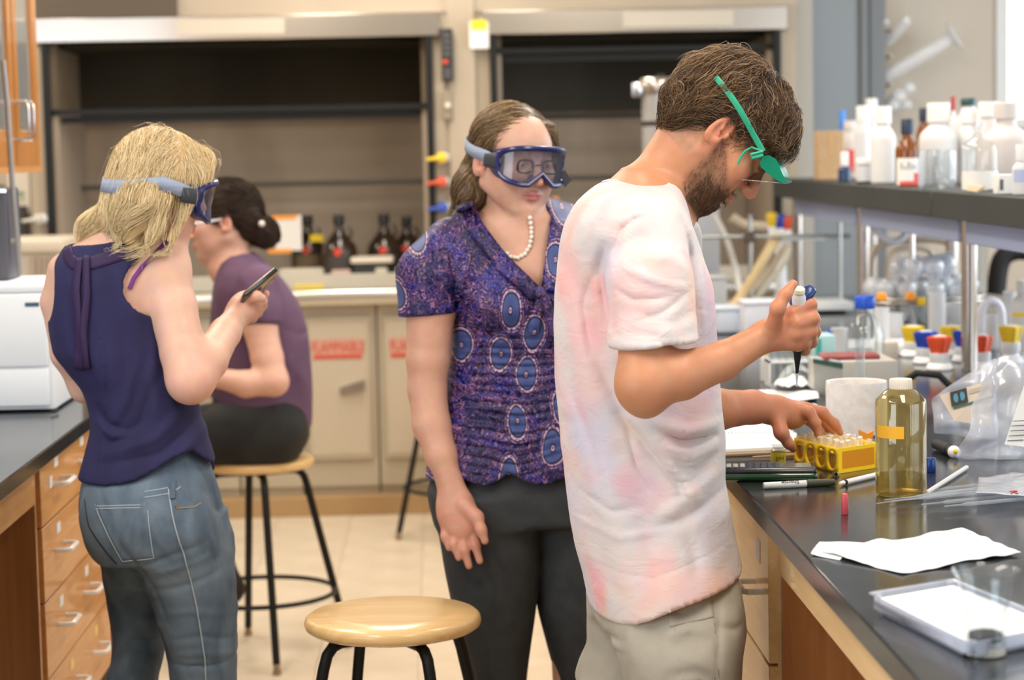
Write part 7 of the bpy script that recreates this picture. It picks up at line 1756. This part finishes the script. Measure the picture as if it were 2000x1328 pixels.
t, a, b = bx('tube_box', 'cream tube box right of the blue-capped bottle', 'box', (1718, 740), (1755, 668), 5.75, .08, mat('box_cream', (.62, .58, .50), .5))
t, a, b = bx('cabinet_box', 'grey upright box behind the coloured gas valves', 'box', (1752, 745), (1812, 618), 6.6, .08, mat('box_midgrey', (.30, .30, .31), .5))
t, a, b = bx('monitor', 'black box under the shelf left of the shelf post', 'instrument', (1600, 700), (1652, 604), 7.6, .15, mat('monitor_black', (.02, .022, .024), .4))
MB().box((a.x-.05, 7.55, b.z), (b.x+.02, 7.8, b.z+.03), .004).build('top_shelf', mat('shelf_white', (.66, .66, .64), .4), t)
# test tubes in racks, seen blurred left of the fist
tt = MB().lathe([(.001, 0), (.006, .003), (.0075, .010), (.0075, .125), (.009, .127), (.0068, .125), (.0068, .010)], (0, 0, 0), 12).build('test_tube', GLASS); ttm = tt.data; bpy.data.objects.remove(tt)
t = thing('wire_rack', 'low white rack of test tubes beneath the man\'s fist', 'rack', Vector((*P(1560, 740, 5.2)[:2], CZ)))
a, b = P(1500, 740, 5.2), P(1590, 740, 5.2)
for z_ in (.915, .98): MB().box((a.x, 5.18, z_), (b.x, 5.26, z_+.004)).build('shelf_plate', WHITEP, t)
for xx in (a.x, b.x-.004): MB().box((xx, 5.18, .911), (xx+.004, 5.26, .984)).build('side_plate', WHITEP, t)
for k in range(6):
    for j in range(2):
        o = bpy.data.objects.new('test_tube', ttm); C.objects.link(o); o.location = (a.x+.012+k*.018, 5.2+j*.035, .92); tag(o, 'empty glass test tube in the rack under the man\'s fist', 'test tube', 'test tubes in the white rack')
for k, (x, y, dd) in enumerate(((1618, 716, 5.9), (1497, 735, 5.4), (1563, 720, 5.8))):
    c = Vector((*P(x, y, dd)[:2], CZ)); bottle('small_bottle', ('small white bottle before the turquoise box', 'small frosted bottle under the forearm', 'small frosted bottle behind the white rack')[k], c, .016, .085, FROST, (BLU, YEL, YEL)[k], neck=.5)
for k, (x, dd, r, h, lb_) in enumerate(((1722, 6.1, .022, .13, 'frosted cylinder left of the leftmost yellow valve'), (1745, 6.25, .03, .10, 'low frosted beaker behind the leftmost yellow valve'), (1830, 6.25, .026, .16, 'frosted cylinder behind the red-handled valve left of the post'), (1866, 6.3, .030, .12, 'frosted beaker just left of the near shelf post'), (1935, 6.1, .028, .10, 'frosted beaker inside the white U-shaped tube'), (1640, 5.9, .024, .09, 'frosted beaker between the turquoise box and the blue-capped bottle'))):
    c = Vector((*P(x, 730, dd)[:2], CZ)); beaker('beaker', lb_, c, r, h, FROST, marks=False)
# gas valve turrets with coloured handles
def turret(x, y, dd, m, label):
    """white service turret on the bench; x,y: pixel of the coloured handle"""
    q = P(x, y, dd); t = thing('gas_valve', label, 'valve', (q.x, dd, CZ), 'white gas valves with coloured handles')
    zt_ = q.z
    MB().lathe([(.034, 0), (.036, .004), (.032, .014), (.024, .02), (.022, zt_-CZ-.05), (.026, zt_-CZ-.045), (.026, zt_-CZ-.018)], (q.x, dd, CZ), 24).build('stem', WHITEP, t)
    MB().tube([(q.x, dd, zt_-.075), (q.x-.05, dd-.02, zt_-.082), (q.x-.075, dd-.03, zt_-.087)], [.016, .014, .008], 12).build('outlet', WHITEP, t)
    hb = MB(); n = 32; rings = []
    for z_, rr_ in ((-.030, .55), (-.024, .64), (.012, .96), (.024, 1.0), (.028, .6)):
        rings.append([hb.bm.verts.new((q.x+.030*rr_*(1+.16*math.cos(4*2*PI*k/n))*math.cos(2*PI*k/n), dd+.030*rr_*(1+.16*math.cos(4*2*PI*k/n))*math.sin(2*PI*k/n), zt_+z_)) for k in range(n)])
    for a_, b_ in zip(rings, rings[1:]):
        for k in range(n): hb.bm.faces.new((a_[k], a_[(k+1) % n], b_[(k+1) % n], b_[k]))
    hb.bm.faces.new(rings[0][::-1]); hb.bm.faces.new(rings[-1]); hb.build('handle', m, t)
    MB().lathe([(.020, .022), (.018, .028), (.006, .030)], (q.x, dd, zt_), 18).build('button', WHITEP, t)
HY = mat('handle_yellow', (.80, .55, .03), .35); HB = mat('handle_blue', (.02, .06, .42), .35); HR_ = mat('handle_red', (.72, .09, .03), .35)
turret(1783, 655, 5.95, HY, 'gas valve with a yellow handle, leftmost in the row'); turret(1808, 666, 5.75, HB, 'gas valve with a blue handle beside the leftmost yellow one'); turret(1835, 676, 5.58, HR_, 'gas valve with a red handle left of the near shelf post')
turret(1858, 655, 5.95, HY, 'gas valve with a yellow handle just left of the near shelf post'); turret(1884, 664, 5.78, HB, 'gas valve with a blue handle half hidden by the near shelf post'); turret(1916, 674, 5.6, HR_, 'gas valve with a red handle right of the near shelf post')
turret(1974, 655, 5.7, HY, 'gas valve with a small yellow handle near the right edge')
c = P(1790, 735, 5.5); o = MB().box((c.x-.10, 5.98, .911), (c.x+.25, 6.2, .94), .004).build('white_tray', mat('tray_white', (.70, .71, .74), .4)); tag(o, 'low white tray beneath the gas valves', 'tray')
# ring drying rack with upturned flasks
rc0 = P(1800, 578, 6.5); t = thing('drying_rack', 'round wire rack of upturned glassware behind the shelf posts', 'rack', (rc0.x, 6.5, CZ))
RR = 122*spx(6.5)
for z_, rr_ in ((rc0.z, RR), (rc0.z-.012, RR*.99), (CZ+.05, RR*.8)): MB().tube([(rc0.x+rr_*math.cos(a_), 6.5+rr_*.8*math.sin(a_), z_) for a_ in np.linspace(0, 2*PI, 40, endpoint=False)], .004, 8, True).build('ring', mat('rack_wire', (.50, .46, .40), .3, .9), t)
for k in range(8): a_ = 2*PI*k/8; MB().tube([(rc0.x+RR*math.cos(a_), 6.5+RR*.8*math.sin(a_), rc0.z), (rc0.x+RR*.8*math.cos(a_), 6.5+RR*.64*math.sin(a_), CZ+.05), (rc0.x+RR*.8*math.cos(a_), 6.5+RR*.64*math.sin(a_), CZ+.001)], .003, 6).build('leg', mat('rack_wire'), t)
MB().tube([(rc0.x-.03, 6.5, CZ), (rc0.x-.03, 6.5, 1.27)], .009, 10).build('centre_rod', CHROME, t)
fl = MB().lathe([(.010, -.10), (.0105, -.03), (.013, -.015), (.030, .008), (.036, .028), (.030, .048), (.010, .058), (.009, .0565), (.028, .047), (.0345, .028), (.029, .009), (.0095, -.02), (.009, -.10)], (0, 0, 0), 20).build('flask', thin('flask_glass', (.96, .97, .98), .03, 1.5, (.94, .96, .99), .26)); flm = fl.data; bpy.data.objects.remove(fl)
for k in range(26):
    rg, nk_, kk = ((0, 1, 0) if k == 0 else (1, 6, k-1) if k < 7 else (2, 12, k-7) if k < 19 else (1, 7, k-19)); lay = .062 if k >= 19 else 0.
    a_ = 2*PI*kk/nk_+rg*.3+lay*5; rr_ = rg*.077; o = bpy.data.objects.new('flask', flm); C.objects.link(o)
    o.location = (rc0.x+rr_*math.cos(a_), 6.5+rr_*.85*math.sin(a_), rc0.z+rnd.uniform(.0, .012)+lay); o.scale = (.86, .86, .86); o.rotation_euler = (rnd.uniform(-.2, .2), rnd.uniform(-.2, .2), 0); tag(o, 'upturned round glass flask on the wire drying rack', 'flask', 'upturned flasks on the ring rack')
for k in range(16):
    a_ = 2*PI*k/16; o = bpy.data.objects.new('test_tube', ttm); C.objects.link(o); o.location = (rc0.x+RR*.7*math.cos(a_), 6.5+RR*.5*math.sin(a_), rc0.z-.16); o.scale = (1.5, 1.5, 1.2); tag(o, 'glass tube hanging under the ring of the drying rack', 'test tube', 'tubes under the ring rack')
for x, y, m_ in ((1722, 581, ORG), (1778, 580, ORG), (1798, 590, YEL)):
    q = P(x, y, 6.34); o = MB().box((q.x-.012, 6.32, q.z-.010), (q.x+.012, 6.36, q.z+.014), .003).build('tape_tag', m_); tag(o, {1722: 'orange tape tag on the rim of the ring rack, left one', 1778: 'orange tape tag on the rim of the ring rack, right one', 1798: 'small yellow tag hanging under the ring rack'}[x], 'tag')
a, b, c_, e = [Vector(px(x, y, dd)) for x, y, dd in ((1756, 540, 6.45), (1860, 530, 6.45), (1860, 492, 6.55), (1782, 505, 6.55))]
o = MB().prism([a, b, c_, e], (0, .01, 0)).build('folded_cloth', mat('cloth_lilac', (.66, .67, .76), .7)); tag(o, 'pale folded sheet lying over the upturned flasks', 'cloth')
# tan hoses arching behind the rack
HOSE = mat('hose_tan', (.60, .50, .38), .45); HOSEW = mat('hose_white', (.74, .74, .80), .4)
def hose(label, pts_, r, m, name='hose'):
    V = [np.array(px(*p)) for p in pts_]; out = []
    for i in range(len(V)-1):
        p0, p1, p2, p3 = V[max(i-1, 0)], V[i], V[i+1], V[min(i+2, len(V)-1)]
        for k in range(6): u = k/6; out.append(.5*((2*p1)+(p2-p0)*u+(2*p0-5*p1+4*p2-p3)*u*u+(3*p1-p0-3*p2+p3)*u**3))
    out.append(V[-1]); out = [np.array([q[0], q[1], max(q[2], CZ+r+.001)]) for q in out]; o = MB().tube(out, r, 10).build(name, m); tag(o, label, 'hose'); return o
hose('tan hose making the larger arch above the drying rack', [(1702, 560, 7.0), (1704, 500, 7.0), (1730, 475, 7.0), (1800, 468, 7.0), (1850, 474, 7.0), (1863, 510, 7.0), (1864, 560, 7.0)], .012, HOSE)
hose('tan hose making the smaller arch inside the larger one', [(1735, 560, 6.9), (1738, 505, 6.9), (1760, 486, 6.9), (1800, 484, 6.9), (1822, 500, 6.9), (1828, 560, 6.9)], .010, HOSE)
hose('white hose looping down from the shelf rail', [(1702, 432, 6.8), (1715, 455, 6.8), (1740, 472, 6.8), (1765, 462, 6.8), (1770, 430, 6.8)], .012, HOSEW)
hose('thick white U-shaped tube right of the near shelf post', [(1917, 745, 5.9), (1916, 640, 5.9), (1920, 600, 5.9), (1936, 588, 5.9), (1952, 600, 5.9), (1957, 640, 5.9), (1958, 745, 5.9)], .013, HOSEW)
hose('black curved hose in the dark gap at the right edge', [(1945, 575, 7.6), (1955, 510, 7.6), (1985, 490, 7.6), (2030, 495, 7.6)], .035, BLKR)
# cylinders and bottles at the right edge
for x, ytop, dd, r, m_, lb_ in ((1972, 568, 6.2, .019, FROST, 'tall frosted cylinder at the right edge behind the valves'), (1912, 470, 7.4, .030, GLASS, 'tall clear glass column right of the near shelf post'), (1998, 545, 6.0, .035, HDPE, 'white bottle at the right edge under the shelf')):
    c = Vector((*P(x, 730, dd)[:2], CZ)); h = (proj(c)[1]-ytop)*spx(dd)
    if m_ is HDPE: bottle('reagent_bottle', lb_, c, r, h, m_, CAPW, neck=.45, labm=YEL, lab=(.5, .56))
    else: beaker('measuring_cylinder', lb_, c, r, h, m_, 'cylinder', marks=False)
# ---------------------------------------------------------------- far end of the bench: lattice, hoses, boxes
t = thing('lattice_stand', 'steel lattice frame with crossing rods behind the man\'s chin', 'stand', Vector((*P(1465, 640, 7.7)[:2], CZ)))
for x in (1465, 1640):
    a = P(x, 398, 7.7); MB().tube([(a.x, 7.7, CZ), (a.x, 7.7, 1.27)], .0085, 10).build('upright', mat('rod_steel', (.45, .47, .46), .3, .9), t)
for y in (463,):
    a, b = P(1345, y, 7.7), P(1660, y-2, 7.7); MB().tube([a, b], .0075, 10).build('cross_rod', mat('rod_light', (.60, .62, .62), .3, .9), t)
a = P(1463, 463, 7.68); MB().box((a.x-.02, 7.67, a.z-.02), (a.x+.02, 7.7, a.z+.02), .004).build('clamp', mat('clamp_dark', (.10, .07, .06), .4), t)
hose('tan hose sweeping down to the left from the coloured knobs', [(1520, 460, 7.75), (1495, 500, 7.7), (1470, 545, 7.7), (1440, 590, 7.7), (1400, 630, 7.6), (1370, 655, 7.6)], .020, mat('hose_honey', (.66, .50, .27), .5))
hose('second tan hose just below the first', [(1535, 475, 7.8), (1510, 520, 7.8), (1480, 560, 7.8), (1450, 590, 7.8), (1450, 660, 7.7)], .013, HOSE)
hose('third pale hose curving nearest the shelf post', [(1542, 480, 7.9), (1530, 515, 7.9), (1500, 555, 7.9), (1470, 590, 7.9), (1430, 610, 7.9)], .011, mat('hose_pale', (.70, .64, .52), .5))
hose('tan hose running back from behind the man\'s nose', [(1430, 425, 8.2), (1455, 440, 8.2), (1500, 445, 8.2), (1520, 455, 8.2)], .022, HOSE)
hose('thin clear hose hanging below the tan hoses', [(1395, 420, 7.8), (1420, 470, 7.8), (1440, 540, 7.8), (1452, 620, 7.7), (1455, 700, 7.6)], .012, mat('hose_clear', (.66, .64, .60), .3))
for x, m_, k in ((1508, HY, 0), (1524, HB, 1), (1538, HR_, 2)):
    q = P(x, 428+k*3, 8.0); t = thing('gas_tap', ('yellow', 'blue', 'red')[k]+' knob on the cluster at the far end of the bench', 'knob', q)
    MB().lathe([(.013, -.03), (.016, -.02), (.024, .012), (.022, .022), (.008, .026)], q, 8).build('handle', m_, t)
    MB().lathe([(.014, -.085), (.016, -.03), (.012, -.028)], q, 16).build('collar', WHITEP, t)
c = P(1525, 500, 8.0); t = thing('knob_post', 'white post carrying the far coloured knobs', 'post', (c.x, 8.0, CZ)); MB().lathe([(.04, 0), (.03, .02), (.022, .05), (.022, P(1525, 470, 8).z-CZ)], (c.x, 8.0, CZ), 20).build('column', WHITEP, t)
MB().box((c.x-.05, 7.97, P(1525, 470, 8).z), (c.x+.17, 8.02, P(1525, 458, 8).z), .005).build('manifold', WHITEP, t)
for k, (x0, y0, x1, y1, dd, cc, lb_) in enumerate(((1455, 700, 1520, 588, 6.6, (.72, .74, .82), 'white rounded box behind the man\'s fist'), (1400, 690, 1445, 600, 6.8, (.62, .68, .78), 'pale blue container behind the man\'s forearm'), (1345, 560, 1420, 540, 7.4, (.5, .5, .5), 'grey drip tray behind the man\'s chest'))):
    a, b = P(x0, y0, dd), P(x1, y1, dd); t = thing('container', lb_, 'container', ((a.x+b.x)/2, dd, CZ)); MB().box((a.x, dd, CZ), (b.x, dd+.12, b.z), .012, 3).build('body', mat('container_%d' % k, cc, .4), t); MB().box((a.x-.004, dd-.004, b.z-.012), (b.x+.004, dd+.124, b.z+.002), .006, 2).build('rim', mat('container_%d' % k), t)
t, a, b = bx('poly_board', 'tall milky plastic board behind the man\'s beard', 'board', (1345, 640), (1405, 395), 8.1, .02, mat('board_milky', (.62, .64, .68), .4, 0, .2)); 
# tall clear column beside the man's head
c = P(1292, 300, 7.9); t = thing('water_column', 'tall clear column with a steel lid standing behind the man\'s head', 'apparatus', (c.x, 7.9, CZ)); zt_ = P(1285, 150, 7.9).z; r = 38*spx(7.9)
MB().lathe([(r, 0), (r, zt_-CZ-.03), (r*.94, zt_-CZ-.03), (r*.94, .01)], (c.x, 7.9, CZ), 32).build('cylinder', thin('column_clear', (.80, .79, .77), .08, 1.5, (.62, .61, .60), .45), t)
MB().lathe([(r*1.12, zt_-CZ-.06), (r*1.16, zt_-CZ-.05), (r*1.16, zt_-CZ-.02), (r*1.0, zt_-CZ-.004), (r*.3, zt_-CZ)], (c.x, 7.9, CZ), 32).build('lid', STEEL, t)
MB().lathe([(r*.2, zt_-CZ), (r*.2, zt_-CZ+.012)], (c.x, 7.9, CZ), 16).build('lid_knob', BLKR, t)
zb_ = P(1290, 241, 7.9).z-CZ; MB().lathe([(r*1.02, zb_-.008), (r*1.03, zb_), (r*1.02, zb_+.008)], (c.x, 7.9, CZ), 32, cap=(False, False)).build('band', BLKR, t)
for q in (-1, 1): MB().box((c.x+q*r*1.25-.02, 7.86, zt_-.075), (c.x+q*r*1.25+.02, 7.9, zt_-.02), .006, 2).build('latch', CHROME, t)
# ---------------------------------------------------------------- glassware drying on pegs at the upper right
pg = thing('peg_board', 'cream peg board on the niche wall carrying drying glassware', 'peg board', (2.0, 9.29, 1.6))
a = P(1707, 240, 9.27); MB().box((1.955, 9.265, 1.50), (2.06, 9.298, 2.35), .003).build('board', mat('board_cream', (.62, .54, .44), .6), pg)
for y in (60, 110, 165, 215): q = P(1712, y, 9.2); MB().tube([(q.x, 9.27, q.z-.03), (q.x+.05, 9.12, q.z)], .008, 8).build('peg', mat('peg_tan', (.58, .50, .40), .5), pg)
GW = thin('glass_bright', (.92, .93, .95), .06, 1.5, (.95, .96, .98), .55)
def gw(name, label, p0, p1, dd, prof, cat):
    a, b = Vector(px(*p0, dd)), Vector(px(*p1, dd-.10)); t = thing(name, label, cat, (a+b)/2); z_ = (b-a).normalized(); x_ = z_.orthogonal().normalized(); y_ = z_.cross(x_); R_ = Matrix((x_, y_, z_)).transposed(); L_ = (b-a).length
    MB().lathe([(r_, f*L_) for r_, f in prof[0]], a, 28, R_).build('tube', GW, t)
    if len(prof) > 1: MB().lathe([(r_, f*L_) for r_, f in prof[1]], a, 8 if cat == 'cylinder' else 24, R_).build('foot', GW, t)
gw('graduated_cylinder', 'large glass cylinder with a flared foot hanging tilted on the peg board', (1722, 155), (1868, 68), 9.15, [[(.018, 0), (.022, .03), (.030, .10), (.032, .92), (.026, .95)], [(.035, .93), (.060, .96), (.066, .985), (.062, 1.0)]], 'cylinder')
gw('graduated_cylinder', 'smaller glass cylinder hanging above the large one', (1735, 82), (1772, 38), 9.15, [[(.020, 0), (.022, .05), (.022, .95), (.016, 1.)]], 'cylinder')
gw('glass_funnel', 'glass funnel hanging on the left of the peg board at the top', (1708, 62), (1732, 42), 9.15, [[(.030, 0), (.020, .5), (.012, 1.)]], 'funnel')
for k, (x, y, r_) in enumerate(((1756, 188, .034), (1776, 172, .026), (1745, 206, .03), (1772, 205, .022))):
    q = P(x, y, 9.1); m = MB(); t = thing('glass_flask', ('round glass flask at the foot of the peg board, left one', 'small glass flask at the foot of the peg board, top right one', 'round glass flask at the foot of the peg board, lowest one', 'small glass flask at the foot of the peg board, lower right one')[k], 'flask', q)
    bmesh.ops.create_uvsphere(m.bm, u_segments=20, v_segments=14, radius=r_, matrix=Matrix.Translation(q)); m.build('bulb', GW, t); MB().tube([q+Vector((-.02, 0, -.01)), q+Vector((-.06, .1, -.03))], .010, 10).build('neck', GW, t)
# ---------------------------------------------------------------- pipette held by the man
a, b = Vector(px(1561, 560, 3.405)), Vector(px(1556, 756, 3.47)); ax = (b-a)
t = thing('pipette', 'dark-tipped micropipette with a blue collar held upright in the man\'s right fist', 'pipette', (a+b)/2)
gy = lambda f: a+ax*f
MB().tube([gy(.00), gy(.02), gy(.05), gy(.08)], [.004, .0095, .0100, .006], 18).build('plunger_button', mat('button_cream', (.80, .75, .55), .35), t)
MB().tube([gy(.08), gy(.12)], [.006, .006], 14).build('plunger', BLKR, t)
MB().tube([gy(.07), gy(.10), gy(.5), gy(.62)], [.009, .0115, .0115, .008], 20).build('grip', mat('pip_body', (.62, .63, .65), .35), t)
c_ = Vector(px(1568, 579, 3.42)); u_ = (Vector(px(1589, 562, 3.42))-Vector(px(1545, 597, 3.415)))
MB().tube([c_-u_*.5, c_-u_*.42, c_-u_*.1, c_+u_*.25, c_+u_*.45, c_+u_*.5], [.006, .010, .0125, .0125, .009, .004], 20, False, (Vector((.3, -.5, .8)), .62)).build('finger_rest', mat('collar_navy', (.015, .04, .16), .25), t)
MB().tube([gy(.60), gy(.68), gy(.80), gy(.86)], [.0075, .0065, .0035, .0025], 14).build('shaft', BLK, t)
MB().tube([gy(.855), gy(.92), gy(1.)], [.0030, .0020, .0007], 12).build('tip', FROST, t)
# ---------------------------------------------------------------- the man's green safety visor
g = bpy.data.objects.new('visor', None); C.objects.link(g); g.parent = man; g['label'] = 'green-framed clear safety visor with a green strap'
GP = mat('visor_green', (.01, .26, .15), .25, 0, .25, 1.3); GS = mat('strap_green', (.015, .30, .17), .5)
def on_head(x, y, lift=.004):
    q = px(x, y, 3.6); s_ = surf_y(HMAN, q[0], q[2], 3.40)
    return Vector((q[0], (s_ if s_ is not None else 3.545)-lift, q[2]))
sp_ = [(1389, 153), (1402, 170), (1418, 192), (1433, 216), (1447, 240), (1460, 262), (1471, 281), (1479, 296)]
V = [on_head(x, y, .0085) for x, y in sp_]; V[-1].y = V[-2].y = min(V[-2].y, V[-3].y+.002)
MB().tube(V, .0050, 8, False, ((0, -1, 0), .22)).build('strap', GS, g)
MB().tube([V[-1], Vector(px(1468, 288, V[-1].y)), Vector(px(1455, 295, V[-1].y)), Vector(px(1446, 307, V[-1].y-.002)), Vector(px(1441, 320, V[-1].y-.002))], .0022, 6).build('strap_end', GS, g)
MB().tube([V[-1], Vector(px(1466, 302, V[-1].y-.004)), Vector(px(1469, 309, V[-1].y-.006)), Vector(px(1480, 306, V[-1].y-.006)), Vector(px(1490, 303, V[-1].y-.004))], .0030, 6).build('clip', GS, g)
yn, yf = 3.545, 3.705
bl = [(1484, 318), (1490, 305), (1502, 303), (1516, 311), (1524, 330), (1535, 355), (1530, 359), (1515, 350), (1497, 336), (1486, 326)]
MB().prism([Vector(px(x, y, yn)) for x, y in bl], (0, .007, 0)).build('side_arm', GP, g, 40); MB().prism([Vector(px(x, y, yf)) for x, y in bl], (0, .007, 0)).build('side_arm', GP, g, 40)
m = MB(); K = 14; r0 = []; r1 = []; r2 = []
for k in range(K+1):
    f = k/K; yy = yn+(yf+.007-yn)*f; bulge = math.sin(PI*f)*14
    r0.append(m.bm.verts.new(px(1505+bulge, 306, yy))); r1.append(m.bm.verts.new(px(1522+bulge, 328+bulge*.2, yy))); r2.append(m.bm.verts.new(px(1533+bulge, 356, yy)))
for A_, B_ in ((r0, r1), (r1, r2)):
    for k in range(K): m.bm.faces.new((A_[k], A_[k+1], B_[k+1], B_[k]))
o = m.build('brow_guard', GP, g, 60); md = o.modifiers.new('t', 'SOLIDIFY'); md.thickness = .002
m = MB(); A_ = []; B_ = []
for k in range(K+1):
    f = k/K; yy = yn+.002+(yf+.003-yn)*f; bulge = math.sin(PI*f)*12
    A_.append(m.bm.verts.new(px(1530+bulge, 357, yy))); B_.append(m.bm.verts.new(px(1449+bulge, 350, yy)))
for k in range(K): m.bm.faces.new((A_[k], A_[k+1], B_[k+1], B_[k]))
o = m.build('lens', thin('visor_lens', (.9, .92, .93), .04, 1.5, (.8, .8, .82), .25), g, 60); md = o.modifiers.new('t', 'SOLIDIFY'); md.thickness = .0015
tick('items')
